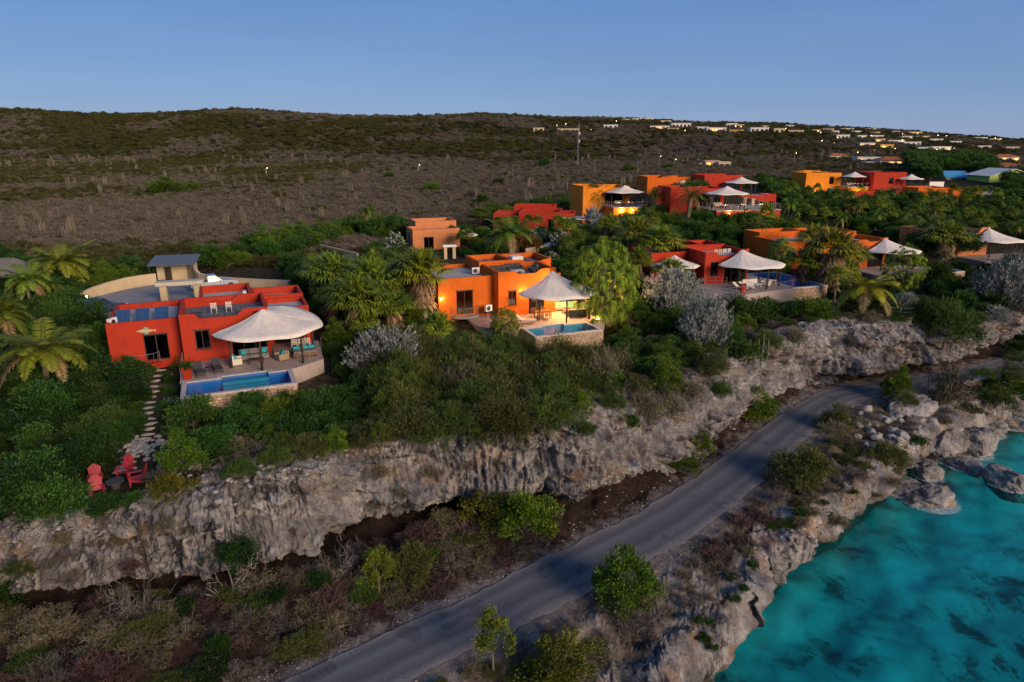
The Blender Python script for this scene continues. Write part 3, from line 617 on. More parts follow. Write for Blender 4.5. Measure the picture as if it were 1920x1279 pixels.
def build_canopy(root, cx, cy, r, zr, za, a0=0, a1=360, apex=None, ry=None, posts=(), sag=.16, zfloor=0, rise=0.0, name='canopy', n=44, wob=.05):
    ry = ry or r; ax, ay = apex or (cx, cy); full = (a1 - a0) >= 359; nr = 7
    V = []; ang = np.radians(np.linspace(a0, a1, n + 1))
    for lay in (0, -.10):
        for k in range(nr):
            q = k / (nr - 1)
            for i, a in enumerate(ang):
                rr = 1 + wob * .35 * math.cos(a * 6 + 1)
                ex_, ey_ = cx + r * rr * math.cos(a), cy + ry * rr * math.sin(a)
                x = ax + (ex_ - ax) * q; y = ay + (ey_ - ay) * q
                z = za + (zr - za) * (q ** .86) - sag * math.sin(math.pi * q) + (wob * math.sin(a * 7) * q * q) + lay + (.03 if i % 4 == 0 and 0 < k < nr - 1 else 0) + rise * max(0, math.sin(a)) * q - (.05 if (k == nr - 1 and lay == 0) else 0)
                V.append((x, y, z))
    n1 = n + 1; F = []; off = nr * n1
    for k in range(nr - 1):
        for i in range(n):
            a, b2 = k * n1 + i, k * n1 + i + 1
            F += [(a, a + n1, b2 + n1, b2), (off + a, off + b2, off + b2 + n1, off + a + n1)]
    k = (nr - 1) * n1
    for i in range(n): F.append((k + i, off + k + i, off + k + i + 1, k + i + 1))
    m = MB(); m.add(V, F); can = m.build(name, M['canopy'], root, smooth=True)
    for px_, py_ in posts:
        zt = min(V[off:], key=lambda a_: (a_[0] - px_) ** 2 + (a_[1] - py_) ** 2)[2] - .05
        MB().tube([(px_, py_, zfloor), (px_ + .02, py_, (zfloor + zt) / 2), (px_, py_, zt)], [.10, .09, .085], 8).build('post', M['wood'], root, smooth=True)
    return can
def frame(o): return Matrix.Translation(o.location) @ Euler(o.rotation_euler).to_matrix().to_4x4()
def villa(name, label, org, deg, wall, blocks, roofm=None, cat='house', group=None):
    root = thing(name, label, cat, org, math.radians(deg), group)
    for b in blocks: build_block(root, b, M[wall], roofm or M['roofgrey'])
    return root
def B(x0, x1, y0, y1, h, **k): return dict(x0=x0, x1=x1, y0=y0, y1=y1, h=h, **k)
def stone_facing(root, o, d, n, L, z0, z1, rng, sz=(.34, .2)):
    """irregular rubble courses standing proud of a wall"""
    V = []; F = []; z = z0
    while z < z1 - .03:
        hh = min(rng.uniform(.7, 1.35) * sz[1], z1 - z); a = 0
        if z1 - z - hh < .07: hh = z1 - z
        while a < L - .03:
            ww = min(rng.uniform(.6, 1.6) * sz[0], L - a)
            if L - a - ww < .1: ww = L - a
            g = .014; pr = rng.uniform(.025, .085); t1 = rng.uniform(.015, .05); k = len(V)
            j = lambda: rng.uniform(-.018, .018)
            for (aa, zz, dp) in [(a + g, z + g, 0), (a + ww - g, z + g, 0), (a + ww - g, z + hh - g, 0), (a + g, z + hh - g, 0),
                                 (a + g + t1, z + g + t1 * .6, -pr), (a + ww - g - t1, z + g + t1 * .6, -pr * .9), (a + ww - g - t1, z + hh - g - t1 * .6, -pr), (a + g + t1, z + hh - g - t1 * .6, -pr * .8)]:
                V.append(pt(o, d, n, aa + j(), dp - .002, zz + j() * .6))
            F += [(k, k + 1, k + 5, k + 4), (k + 1, k + 2, k + 6, k + 5), (k + 2, k + 3, k + 7, k + 6), (k + 3, k, k + 4, k + 7), (k + 4, k + 5, k + 6, k + 7)]
            a += ww
        z += hh
    cols = np.repeat(np.array([[rng.uniform(.72, 1.2)] * 3 for _ in range(len(V) // 8)]), 8, 0)
    tone = np.array((.45, .335, .235)) * cols * np.array([1, .98, .95])
    me = np_mesh('stone_facing', np.array(V), np.array(F), M['stones_t'], colr=tone)
    return tag(obj('stone_facing', me, root), kind='stuff')
def m_tint(name, rough=.9):
    m, n, b, nodes, links = new_mat(name); at = nodes.new('ShaderNodeAttribute'); at.attribute_name = 'tint'
    tc = nodes.new('ShaderNodeTexCoord'); t = noise_node(nodes, links, tc.outputs['Object'], 7, 5, .7); r = ramp(nodes, [(.3, (.6, .58, .55)), (.7, (1.3, 1.28, 1.25))]); links.new(t.outputs['Fac'], r.inputs[0])
    c = mixc(nodes, links, 1, at.outputs['Color'], r.outputs[0], 'MULTIPLY'); links.new(c, b.inputs['Base Color']); b.inputs['Roughness'].default_value = rough; b.inputs['Specular IOR Level'].default_value = .15
    bump(nodes, links, t.outputs['Fac'], .4, .05, b); return m
M['stones_t'] = m_tint('rubble_stones')
def pool(label, org, deg, x0, x1, y0, y1, zb=-2.0, alcove=None, sides='fr', tile='pooltile', group=None, steps=True, wl=-.10):
    """a raised pool: shell, coping, tiled basin, water, stone-faced outer walls"""
    root = thing('swimming_pool', label, 'pool', org, math.radians(deg), group)
    t = .34; poly = [(x0 + t, y0 + t), (x1 - t, y0 + t), (x1 - t, y1 - t), (x0 + t, y1 - t)]
    if alcove: a0, a1, dy = alcove; poly = poly[:3] + [(a1, y1 - t), (a1, y1 - t + dy), (a0, y1 - t + dy), (a0, y1 - t)] + poly[3:]
    out = [(x0, y0), (x1, y0), (x1, y1), (x0, y1)]
    if alcove: out = out[:3] + [(a1 + t, y1), (a1 + t, y1 + dy), (a0 - t, y1 + dy), (a0 - t, y1)] + out[3:]
    n = len(poly)
    m = MB(); m.add([(x, y, .02) for x, y in out] + [(x, y, .02) for x, y in poly] + [(x, y, -.10) for x, y in poly] + [(x, y, -.12) for x, y in out],
                    [(i, (i + 1) % n, n + (i + 1) % n, n + i) for i in range(n)] + [(n + i, n + (i + 1) % n, 2 * n + (i + 1) % n, 2 * n + i) for i in range(n)] + [(3 * n + i, 3 * n + (i + 1) % n, (i + 1) % n, i) for i in range(n)])
    m.build('coping', M['coping'], root)
    m = MB(); dpt = -1.0
    m.add([(x, y, -.05) for x, y in poly] + [(x, y, dpt) for x, y in poly], [(i, (i + 1) % n, n + (i + 1) % n, n + i) for i in range(n)] + [tuple(range(n, 2 * n))])
    m.build('basin', M[tile], root, recalc=False)
    if steps and alcove:
        for k in range(3): MB().box(a0 + .02, a1 - .02, y1 - t + dy - .35 * (k + 1) - .3, y1 - t + dy - .01 - .35 * k - (.3 if k else 0), dpt, -.3 - .25 * k).build('pool_step', M['pooltile_light'], root)
    m = MB(); m.add([(x * 1, y * 1, wl) for x, y in poly], [tuple(range(n))]); m.build('water', M['poolwater'], root, recalc=False)
    m = MB(); m.add([(x, y, -.1) for x, y in out] + [(x, y, zb) for x, y in out], [(i, (i + 1) % n, n + (i + 1) % n, n + i) for i in range(n)]); m.build('shell', M['mortar'], root)
    rng = random.Random(int(x1 * 97) + int(org[0])); b = dict(x0=x0, x1=x1, y0=y0, y1=y1)
    for s in sides:
        o, d, nn, L = face_side(b, s); stone_facing(root, o, d, nn, L, zb, -.10, rng)
    return root
def railing(root, pts, h=.95, step=1.3, mat='steel', rails=(1.0,), name='railing'):
    m = MB(); L = 0
    for a, b in zip(pts[:-1], pts[1:]):
        a, b = Vector(a), Vector(b); k = max(1, round((b - a).length / step))
        for i in range(k + 1):
            p = a.lerp(b, i / k); m.tube([p, p + Vector((0, 0, h))], .022, 5)
        for r in rails: m.tube([a + Vector((0, 0, h * r)), b + Vector((0, 0, h * r))], .022, 5)
    return m.build(name, M[mat], root)
def point_light(root, p, e, r=.12, c=(1, .58, .22)):
    l = bpy.data.lights.new('glow', 'POINT'); l.energy = e; l.color = c; l.shadow_soft_size = r
    o = bpy.data.objects.new('glow', l); col.objects.link(o); o.location = p
    if root is not None: o.parent = root
    return o
def wall_lamp(label, loc, deg, e=40, group=None, bulb='bulb'):
    r = thing('wall_lamp', label, 'lamp', loc, math.radians(deg), group)
    MB().box(-.06, .06, -.03, 0, -.16, .16).build('back_plate', M['metal'], r)
    MB().tube([(0, -.12, -.10), (0, -.12, .10)], .055, 8).build('bulb', M[bulb], r)
    MB().tube([(0, -.12, .11), (0, -.12, .15)], .07, 8).build('cap', M['metal'], r)
    if e: point_light(r, (0, -.30, 0), e)
    return r
def W(root, p): return frame(root) @ Vector(p)

# ---------------------------------------------------------------- villa with the solar panels (red)
Z1 = 11.5; O1 = (-26.8, 53.2, Z1); A1 = 23
v1 = villa('villa', 'red stucco villa with solar panels, fish ornament and large thatched shade roof', O1, A1, 'red', [
    B(0, 6.8, 0, 6.6, 4.0, roof=3.15, roofm=M['greywood'], prof={'f': [(0, 4.0), (1.1, 4.0), (1.5, 3.55), (4.3, 3.55), (4.9, 4.05), (6.8, 4.05)], 'b': [(0, 4.0), (2.2, 4.0), (2.7, 3.5), (5.0, 3.5), (5.5, 4.0), (6.8, 4.0)]},
      holes={'f': [(1.0, 2.1, 1.0, 2.55, 'window'), (3.7, 6.5, .0, 2.4, 'door')], 'r': [(1.0, 5.6, 0, 2.4, 'open')]}),
    B(-5.4, -.004, 1.5, 8.8, 3.45, roof=2.95, z0=-2.6, holes={'f': [(2.5, 4.3, .05, 2.2, 'door')]}),
    B(1.4, 5.9, 6.604, 12.2, 3.9, roof=3.2, prof={}), B(5.904, 10.4, 6.604, 10.8, 3.6, roof=2.9),
    B(6.804, 10.4, 2.6, 6.6, 3.3, roof=2.9, holes={'f': [(.4, 3.0, 0, 2.4, 'door')]})])
build_canopy(v1, 6.6, -1.7, 4.3, 2.75, 4.2, -175, 118, apex=(6.3, -1.3), ry=4.0, rise=1.0, posts=[(3.5, -2.9), (5.7, -4.6), (8.9, -3.9), (10.1, -1.2)])
MB().prism([(-.2, -4.98), (2.3, -4.98), (2.3, -4.5), (6.5, -4.5), (6.5, -4.98), (8.2, -4.98), (10.6, -3.4), (11.0, 2.4), (6.9, 2.4), (6.9, -.03), (-.2, -.03)], -1.9, -.015).build('deck', M['deck'], v1)
railing(v1, [(8.4, -4.75, 0), (10.5, -3.3, 0), (10.9, 0, 0)], rails=(1.0,)); railing(v1, [(-.1, -4.8, 0), (-.1, -.2, 0)], rails=(1, .5))
MB().prism([(-3.2 + 1.35 * math.cos(a), 1.48 + .95 * math.sin(a)) for a in np.linspace(math.pi, 2 * math.pi, 14)], -.22, -.04).build('balcony', M['red'], v1)
railing(v1, [(-3.2 + 1.3 * math.cos(a), 1.48 + .9 * math.sin(a), -.04) for a in np.linspace(math.pi, 2 * math.pi, 9)], h=.85, step=5)
railing(v1, [(1.6, .14, 3.55), (4.3, .14, 3.55)], h=.45, step=.9, mat='metal')
for k in range(14): MB().box(.28 + k * .45, .28 + k * .45 + .43, .28, 6.3, 3.15, 3.175).build('roof_board', M['greywood'], v1)
# fish ornament on the wall
m = MB(); fish = [(-.95, .02), (-.7, .10), (-.3, .20), (.1, .22), (.45, .10), (.75, .02), (.98, .14), (.92, -.02), (.98, -.20), (.7, -.08), (.4, -.14), (0, -.2), (-.4, -.16), (-.75, -.06)]
m.add([(x, 0, z) for x, z in fish] + [(x, .05, z) for x, z in fish], [tuple(range(14)), tuple(range(27, 13, -1))] + [(i, (i + 1) % 14, 14 + (i + 1) % 14, 14 + i) for i in range(14)])
FS = .75
fo = thing('wall_ornament', 'pale wooden fish ornament on the red wall of the villa', 'ornament', W(v1, (-2.6, 1.42, 2.62)), math.radians(A1))
m.build('body', pmat('driftwood', (.50, .40, .22), .9, .2, 8, .3, 30), fo)
for s_ in (1, -1):
    q = MB(); q.add([(-.35, -.01, .12 * s_), (.3, -.01, .12 * s_), (.2, -.01, .36 * s_), (-.1, -.01, .42 * s_), (-.35, .03, .12 * s_), (.3, .03, .12 * s_), (.2, .03, .36 * s_), (-.1, .03, .42 * s_)], [(0, 1, 2, 3), (7, 6, 5, 4), (0, 4, 5, 1), (1, 5, 6, 2), (2, 6, 7, 3), (3, 7, 4, 0)])
    q.build('fin', pmat('fin_green%s' % ('' if s_ > 0 else '_b'), (.20, .33, .20), .9, .2, 8, .2, 30), fo)
pool1 = pool('long blue pool with stone-faced wall in front of the red villa with solar panels', O1, A1, -.05, 7.9, -8.75, -5.0, -2.1, alcove=(2.7, 6.1, .45), sides='fr')
# ---------------------------------------------------------------- lit orange villa
Z2 = 11.3; O2 = (-1.4, 69.0, Z2); A2 = 21.6
v2 = villa('villa', 'bright orange villa with lit windows and terrace lights under a cream shade roof', O2, A2, 'orange', [
    B(0, 6.5, 0, 5.2, 4.7, roof=3.9, roofm=M['greywood'], prof={'f': [(0, 4.7), (1.9, 4.7), (2.3, 4.35), (4.2, 4.35), (4.8, 4.75), (6.5, 4.8)]},
      holes={'f': [(1.1, 2.0, 1.15, 2.6, 'window'), (3.4, 5.2, 0, 2.4, 'door')], 'r': [(.5, 3.2, 0, 2.4, 'door')]}),
    B(-6.0, -.004, 1.4, 9.4, 4.15, roof=3.75, z0=-2.4, holes={'f': [(1.9, 3.7, .3, 2.75, 'door')]}),
    B(-.3, 3.6, 5.204, 10, 4.95, roof=4.2, roofm=M['metal']), B(3.604, 8.3, 5.204, 9.8, 4.9, roof=4.1, prof={'f': [(0, 4.9), (1.2, 4.9), (2.2, 4.4), (4.7, 4.9)]}),
    B(6.504, 8.3, 2.6, 5.2, 3.6, roof=3.1)])
build_canopy(v2, 5.7, -2.2, 4.15, 2.7, 4.55, -190, 90, apex=(5.9, -.4), ry=3.7, posts=[(3.46, -2.7), (5.6, -4.6), (8.4, -4.2), (9.3, -1.4)])
MB().prism([(-3.2, -2.6), (-.6, -6.2), (.3, -4.98), (2.3, -4.98), (2.3, -4.5), (5.4, -4.5), (5.4, -4.98), (9.8, -4.98), (10.4, -2), (10.4, 2.6), (6.6, 2.6), (6.6, -.03), (-.3, -.03), (-.3, 1.3), (-3.2, 1.3)], -1.8, -.015).build('deck', M['deck'], v2)
MB().prism([(-3.2 + 1.5 * math.cos(a), 1.38 + 1.1 * math.sin(a)) for a in np.linspace(math.pi, 2 * math.pi, 14)], .02, .22).build('balcony', M['deck'], v2)
railing(v2, [(-3.2 + 1.45 * math.cos(a), 1.38 + 1.05 * math.sin(a), .22) for a in np.linspace(math.pi, 2 * math.pi, 8)], h=.9, step=5)
railing(v2, [(2.4, .14, 4.35), (4.1, .14, 4.35)], h=.35, step=.9, mat='metal')
for x0, x1, y0, y1, z in [(.3, 3.2, 5.9, 9.4, 4.35), (5.0, 7.9, 6.0, 9.4, 4.25)]:   # dark framed skylights on the roof
    s_ = MB(); s_.box(x0, x1, y0, y0 + .1, z, z + .12).box(x0, x1, y1 - .1, y1, z, z + .12).box(x0, x0 + .1, y0 + .1, y1 - .1, z, z + .12).box(x1 - .1, x1, y0 + .1, y1 - .1, z, z + .12).box((x0 + x1) / 2 - .04, (x0 + x1) / 2 + .04, y0 + .1, y1 - .1, z, z + .11)
    f_ = s_.build('skylight', M['metal'], v2)
    for h in (0, 1): MB().box(x0 + .1 + h * (x1 - x0) / 2, (x0 + x1) / 2 - .04 + h * ((x1 - x0) / 2 - .06), y0 + .1, y1 - .1, z + .02, z + .05).build('pane', M['panelblue'], f_)
MB().box(3.7, 5.0, 5.4, 6.6, 4.0, 5.25).build('chimney', M['white'], v2, bevel=.03)
pool2 = pool('turquoise pool with reflected lamps beside the lit orange villa', O2, A2, .5, 7.7, -8.45, -5.0, -2.2, alcove=(2.7, 5.0, .45), sides='fr', tile='pooltile_light', steps=False)
# curtain-lit rooms
for p, e in [((-3.2, 4.0, 1.9), 320), ((1.5, 2.4, 2.2), 130), ((4.3, 2.4, 2.0), 130)]: point_light(v2, p, e, .25)
wall_lamp('glowing wall lamp at the edge of the orange wing beside the skirted palm', W(v2, (-5.75, 1.38, 2.15)), A2, 45)
wall_lamp('glowing wall lamp between the small window and the shade roof of the orange villa', W(v2, (2.75, -.02, 2.45)), A2, 80)
hl = thing('ceiling_lamp', 'lit lamp hanging under the cream shade roof of the orange villa', 'lamp', W(v2, (6.6, -1.6, 3.15)), 0)
MB().tube([(0, 0, -.05), (0, 0, .25)], [.10, .02], 10).build('shade', M['metal'], hl); MB().tube([(0, 0, -.14), (0, 0, -.06)], .07, 10).build('bulb', M['bulb'], hl); point_light(hl, (0, 0, -.25), 800, .2)
def garden_spot(label, p, e, tilt=None):
    r = thing('garden_light', label, 'lamp', p); MB().tube([(0, 0, -.2), (0, 0, .12)], .03, 6).build('stake', M['metal'], r)
    MB().tube([(0, 0, .12), (.0, 0, .26)], [.05, .09], 8).build('head', M['metal'], r); MB().tube([(0, 0, .262), (0, 0, .30)], .075, 8).build('bulb', M['bulb'], r)
    point_light(r, (0, 0, .45), e); return r
garden_spot('garden light shining up into the drooping screw pine beside the orange villa', W(v2, (11.3, -1.2, .15)), 1300)
garden_spot('small garden light at the corner of the turquoise pool', W(v2, (8.6, -5.6, .05)), 22)
garden_spot('garden light glowing in the bushes below the orange wing', Vector(up(752 / 1.0 + 60, 619, 10.9)), 22)
# ---------------------------------------------------------------- third villa (red, pool to the side)
Z3 = 11.3; O3 = (24.5, 86.0, Z3); A3 = 17
v3 = villa('villa', 'red villa with yellow chairs on its roof and a pool beyond the shaded terrace', O3, A3, 'red', [
    B(0, 6.4, 0, 5.5, 4.0, roof=3.3, prof={'f': [(0, 4.0), (1.6, 4.0), (2.0, 3.55), (4.4, 3.55), (4.9, 4.1), (6.4, 4.25)]}, holes={'f': [(.9, 2.0, 1.0, 2.7, 'window'), (3.0, 6.2, 0, 2.5, 'door')]}),
    B(-.2, 3.0, 5.504, 11, 4.2, roof=3.5), B(3.004, 6.4, 5.504, 10, 4.1, roof=3.4), B(-5.5, -.204, 4.0, 11, 3.6, roof=3.1, z0=-2)])
build_canopy(v3, 5.3, -2.0, 4.4, 2.75, 4.3, -185, 60, apex=(4.9, -.6), ry=3.9, posts=[(3.0, -3.2), (5.6, -5.2), (8.3, -4.0), (9.2, -2.2), (8.6, .4)])
build_canopy(v3, -3.3, 1.6, 3.3, 2.35, 3.5, 140, 400, apex=(-3.0, 2.4), ry=2.5, posts=[(-5.4, .6), (-3, -.4)], zfloor=-.4)
MB().prism([(-3.4, -4.2), (-1.2, -7.2), (9.3, -5.6), (9.3, 5), (6.45, 5), (6.45, -.03), (-.25, -.03), (-3.4, -.03)], -1.7, -.015).build('deck', M['deck'], v3)
railing(v3, [(-3.3, -4.2, 0), (-1.2, -7.05, 0), (4, -6.3, 0), (9.2, -5.5, 0)], rails=(1.0,)); railing(v3, [(.1, -.15, 0), (2.6, -1.2, 0)], rails=(1., .5))
fo.scale = (FS, 1, FS)
M['pooltile_mid'] = pmat('mid_blue_pool_tiles', (.05, .34, .66), .4, .12, 5, .05, 30)
pool3 = pool('deep blue pool with pale stone wall beside the red villa with yellow roof chairs', O3, A3, 9.35, 14.6, -5.4, 4.6, -2.1, sides='fr', steps=False, tile='pooltile_mid')
# ---------------------------------------------------------------- fourth and fifth villas on the right
q4 = up(1598, 503, 10.9); O4 = (q4.x, q4.y, 10.9); A4 = 17
v4 = villa('villa', 'orange villa half hidden by palms with a white box on its flat roof', O4, A4, 'orange', [
    B(0, 5.8, 0, 6, 4.1, roof=3.4, prof={'f': [(0, 4.1), (2, 4.1), (2.4, 3.8), (4.2, 3.8), (4.7, 4.2), (5.8, 4.3)]}, holes={'f': [(.8, 1.8, .9, 2.7, 'window'), (2.6, 5.4, 0, 2.4, 'door')]}),
    B(-10.5, -.004, 3.0, 9.5, 3.9, roof=3.4, holes={'f': [(1.0, 2.0, 1.2, 2.5, 'window'), (6, 7.4, .2, 2.4, 'door')]}), B(-9.5, -2, 9.504, 13.5, 4.4, roof=3.8), B(-1.9, 5.5, 6.004, 12, 4.5, roof=3.7)])
build_canopy(v4, 5.2, -1.6, 4.1, 2.7, 4.25, -185, 70, apex=(4.9, -.3), ry=3.6, posts=[(2.6, -2.6), (5.2, -4.4), (7.9, -3.2), (8.8, -.8)])
MB().box(-.8, 9.6, -5.6, -.03, -1.6, -.015).build('deck', M['deck'], v4)
railing(v4, [(-.7, -5.5, 0), (4.4, -5.5, 0)])
pool4 = pool('small pool with stone wall below the half hidden orange villa', O4, A4, 8.0, 13.6, -6.8, -2.0, -2.0, sides='fr', steps=False, tile='pooltile_mid')
q5 = up(1795, 480, 11.0); O5 = (q5.x, q5.y, 11.0)
v5 = villa('villa', 'peach villa with pale shade roof behind the grey sea grape bushes', O5, 17, 'peach', [
    B(0, 6, 0, 6, 3.9, roof=3.3, prof={'f': [(0, 3.5), (3.5, 3.5), (4.2, 4.4), (6, 4.4)]}, holes={'f': [(.8, 2.0, .9, 2.4, 'window')]}), B(-1, 4, 6.004, 11, 3.6, roof=3.1)])
build_canopy(v5, 5.8, -1.4, 4.3, 2.6, 4.35, -185, 70, apex=(5.3, -.2), ry=3.6, posts=[(3.2, -2.8), (5.8, -4.2), (8.4, -3), (9.3, -.6)])
MB().box(-.6, 10.4, -5.4, -.03, -1.6, -.015).build('deck', M['deck'], v5)
# ---------------------------------------------------------------- back row
def place(u, v, z): q = up(u, v, z); return (q.x, q.y, z)
bp = villa('villa', 'small two-level peach house standing alone behind the garden wall', place(775, 470, 11.9), 20, 'peach', [
    B(0, 7.8, 0, 5, 3.3, roof=2.8, holes={'f': [(1.8, 3.4, .1, 2.0, 'door')], 'l': [(1.5, 2.6, .8, 2.2, 'window')]}), B(1.6, 8.6, 5.004, 10, 4.0, roof=3.5)])
MB().box(.4, 7.2, .5, 4.5, 2.81, 2.86).build('roof_panel', M['panelblue'], bp)
build_canopy(bp, 8.8, 1.4, 2.4, 2.0, 2.8, -120, 90, posts=[(10.2, 0), (10.6, 2)])
rl = villa('villa', 'low red flat-roofed house with white awning near the silver fan palm', place(925, 432, 12.7), -8, 'red', [
    B(0, 5, 0, 6, 3.2, roof=2.7), B(5.004, 12.5, -1.5, 6, 3.7, roof=3.0, holes={'f': [(5.4, 6.6, .4, 2.3, 'window')]}), B(3, 11, 6.004, 11, 4.1, roof=3.4), B(12.504, 15, 0, 5, 3.4, roof=2.9)])
w_ = MB(); w_.add([(12.6, -1.2, 2.6), (19.5, -1.2, 2.1), (19.5, 3.5, 2.1), (12.6, 3.5, 2.6), (12.6, -1.2, 2.72), (19.5, -1.2, 2.22), (19.5, 3.5, 2.22), (12.6, 3.5, 2.72)], [(0, 3, 2, 1), (4, 5, 6, 7), (0, 1, 5, 4), (1, 2, 6, 5), (2, 3, 7, 6), (3, 0, 4, 7)]); w_.build('awning', M['white'], rl)
def podium_villa(label, org, deg, wall, main, pod, can, lamps=2, extra=()):
    r = villa('villa', label, org, deg, wall, list(main))
    x0, x1, y0, y1, h = pod; MB().box(x0, x1, y0, y1, -1.5, h).build('podium', M[wall], r)
    MB().box(x0 - .08, x1 + .08, y0 - .08, y1 - .01, h + .002, h + .14).build('terrace', M['deck'], r)
    railing(r, [(x0 + .1, y1 - .3, h + .14), (x0 + .1, y0 + .1, h + .14), (x1 - .1, y0 + .1, h + .14), (x1 - .1, y1 - .3, h + .14)], rails=(1.0,))
    cx, cy, rr, ry = can; ps = [(cx + rr * .82 * math.cos(a), cy + ry * .82 * math.sin(a)) for a in (math.radians(200), math.radians(245), math.radians(295), math.radians(340))]
    build_canopy(r, cx, cy, rr, h + 2.8, h + 4.1, 0, 360, ry=ry, posts=ps, zfloor=h + .14, n=32)
    for k in range(lamps):
        wall_lamp('glowing lamp on the terrace wall of the ' + (label.split(' with ')[0] if 'with rail' not in label and 'dark square' not in label else ('red house on a high podium' if 'podium' in label else 'red house with a dark square window')), W(r, (x0 + (k + .7) * (x1 - x0) / (lamps + .6), y0 - .01, h - .45)), deg, 110, group='lamps on terrace walls')
    return r
by = podium_villa('tall amber house with open terrace and round date palm in front', place(1092, 409, 14.0), 14, 'yellow',
    [B(0, 4.5, 0, 8, 6.2, roof=5.6, prof={'f': [(0, 6.2), (1.4, 6.2), (1.6, 5.9), (3.0, 5.9), (3.2, 6.2), (4.5, 6.2)]}), B(4.504, 10.5, 1.5, 8, 6.0, roof=5.4, prof={'f': [(0, 6.0), (2.2, 6.0), (2.5, 5.7), (4.4, 5.7), (4.6, 6.0), (6, 6.0)]}, holes={'f': [(.8, 4.8, 2.5, 4.9, 'door')]})],
    (4.52, 13.0, -5.0, 1.49, 2.3), (8.3, -1.2, 4.0, 3.2), 3)
r2 = podium_villa('red house with railed pool terrace on a high red podium', place(1319, 419, 14.3), 12, 'red',
    [B(-5, -.004, 4, 10, 6.3, roof=5.7), B(0, 6, 4.2, 10, 6.0, roof=5.4, holes={'f': [(.6, 5.2, 2.7, 5.0, 'door')]})],
    (0, 12.5, -4.5, 4.19, 2.6), (4.0, -.2, 4.2, 3.4), 3)
for x_, z_ in [(9.5, 4.2), (11.2, 3.9)]: MB().box(x_, x_ + .5, 3.0, 3.5, 2.74, z_).box(x_ - .1, x_ + .6, 2.9, 3.6, z_, z_ + .12).build('pillar', M['tan'], r2)
ob = villa('villa', 'orange house with white shade roof between the amber and red houses', place(1212, 376, 15.9), 10, 'orange', [
    B(0, 6, 0, 7, 5.2, roof=4.6, prof={'f': [(0, 5.2), (1.5, 5.2), (1.7, 4.95), (3.2, 4.95), (3.4, 5.2), (6, 5.2)]}), B(6.004, 11, 2, 8, 5.0, roof=4.4)])
build_canopy(ob, 8.6, .2, 3.4, 3.3, 4.4, 0, 360, ry=2.8, posts=[(6.4, -1), (8.6, -2), (11, -.8)], n=28)
rb = villa('villa', 'dark red house with white shade roof at the edge of the scrub', place(1318, 378, 15.8), 10, 'red', [
    B(0, 9, 0, 7, 5.7, roof=5.1, holes={'f': [(4.4, 8.6, 1.6, 4.0, 'door')]}), B(4.5, 13, -5, -.03, 1.5, roof=1.45), B(13.004, 16.5, -2, 1, 1.6, roof=1.5)])
build_canopy(rb, 8, -1.5, 3.9, 4.2, 5.4, 0, 360, ry=3.1, posts=[(5, -2.6), (7, -3.6), (9.4, -3.6), (11, -2.4)], zfloor=1.5, n=28)
y2 = podium_villa('broad amber house with lit wall and white shade roof beyond the palm garden', place(1508, 364, 14.4), 8, 'yellow',
    [B(0, 7, 0, 8, 5.8, roof=5.2), B(7.004, 11.4, 1.2, 8, 5.7, roof=5.1, holes={'f': [(.8, 2.2, 2.6, 4.6, 'door')]}), B(4, 9, 8.004, 12, 6.0, roof=5.5)], (10.5, 21.5, -4, 1.19, 2.0), (14.0, -.8, 3.6, 2.9), 2)
MB().tube([(3.4, -.25, .2), (3.4, -.25, .5)], .09, 8).build('uplight', M['bulb'], y2); point_light(y2, (3.4, -.55, .7), 150)
r3 = podium_villa('red house with dark square window beside the broad amber house', place(1634, 366, 14.3), 8, 'red',
    [B(0, 8, 0, 8, 6.1, roof=5.5, holes={'f': [(4.6, 6.0, 3.0, 4.6, 'window')]}), B(8.004, 12, 3, 8, 6.0, roof=5.4)], (6.5, 15.5, -4.5, -.03, 1.6), (10.6, -.8, 3.6, 2.7), 1)
MB().box(15.6, 20, -2, -1.7, .5, 3.6).build('screen_wall', M['white'], r3)
lo = villa('villa', 'long low red house with small white shade roof among dark trees', place(1592, 381, 12.6), 6, 'red', [B(0, 9, 0, 7, 3.2, roof=2.7), B(9.004, 20, -1, 7, 3.4, roof=2.8, holes={'f': [(2, 4, .6, 2.4, 'window')]})])
build_canopy(lo, 18.0, -3.0, 4.2, 1.9, 3.0, 0, 360, ry=3, posts=[(15, -4.4), (18, -5.4), (20.8, -4.4)], n=28)
l2 = villa('villa', 'long low orange house with pale blinds under its shade roof', place(1718, 379, 13.2), 4, 'orange', [B(0, 9, 0, 7, 3.7, roof=3.1), B(9.004, 17, -1, 7, 3.3, roof=2.8)])
build_canopy(l2, 19.5, -1.8, 4.4, 2.2, 3.4, 0, 360, ry=3.4, posts=[(16.2, -3.2), (19.5, -4.6), (22.6, -3.2)], n=28)
for k in range(3): MB().box(16.4 + k * 2.1, 18.3 + k * 2.1, -4.42, -4.38, .4, 2.1).build('blind', M['cream'], l2)
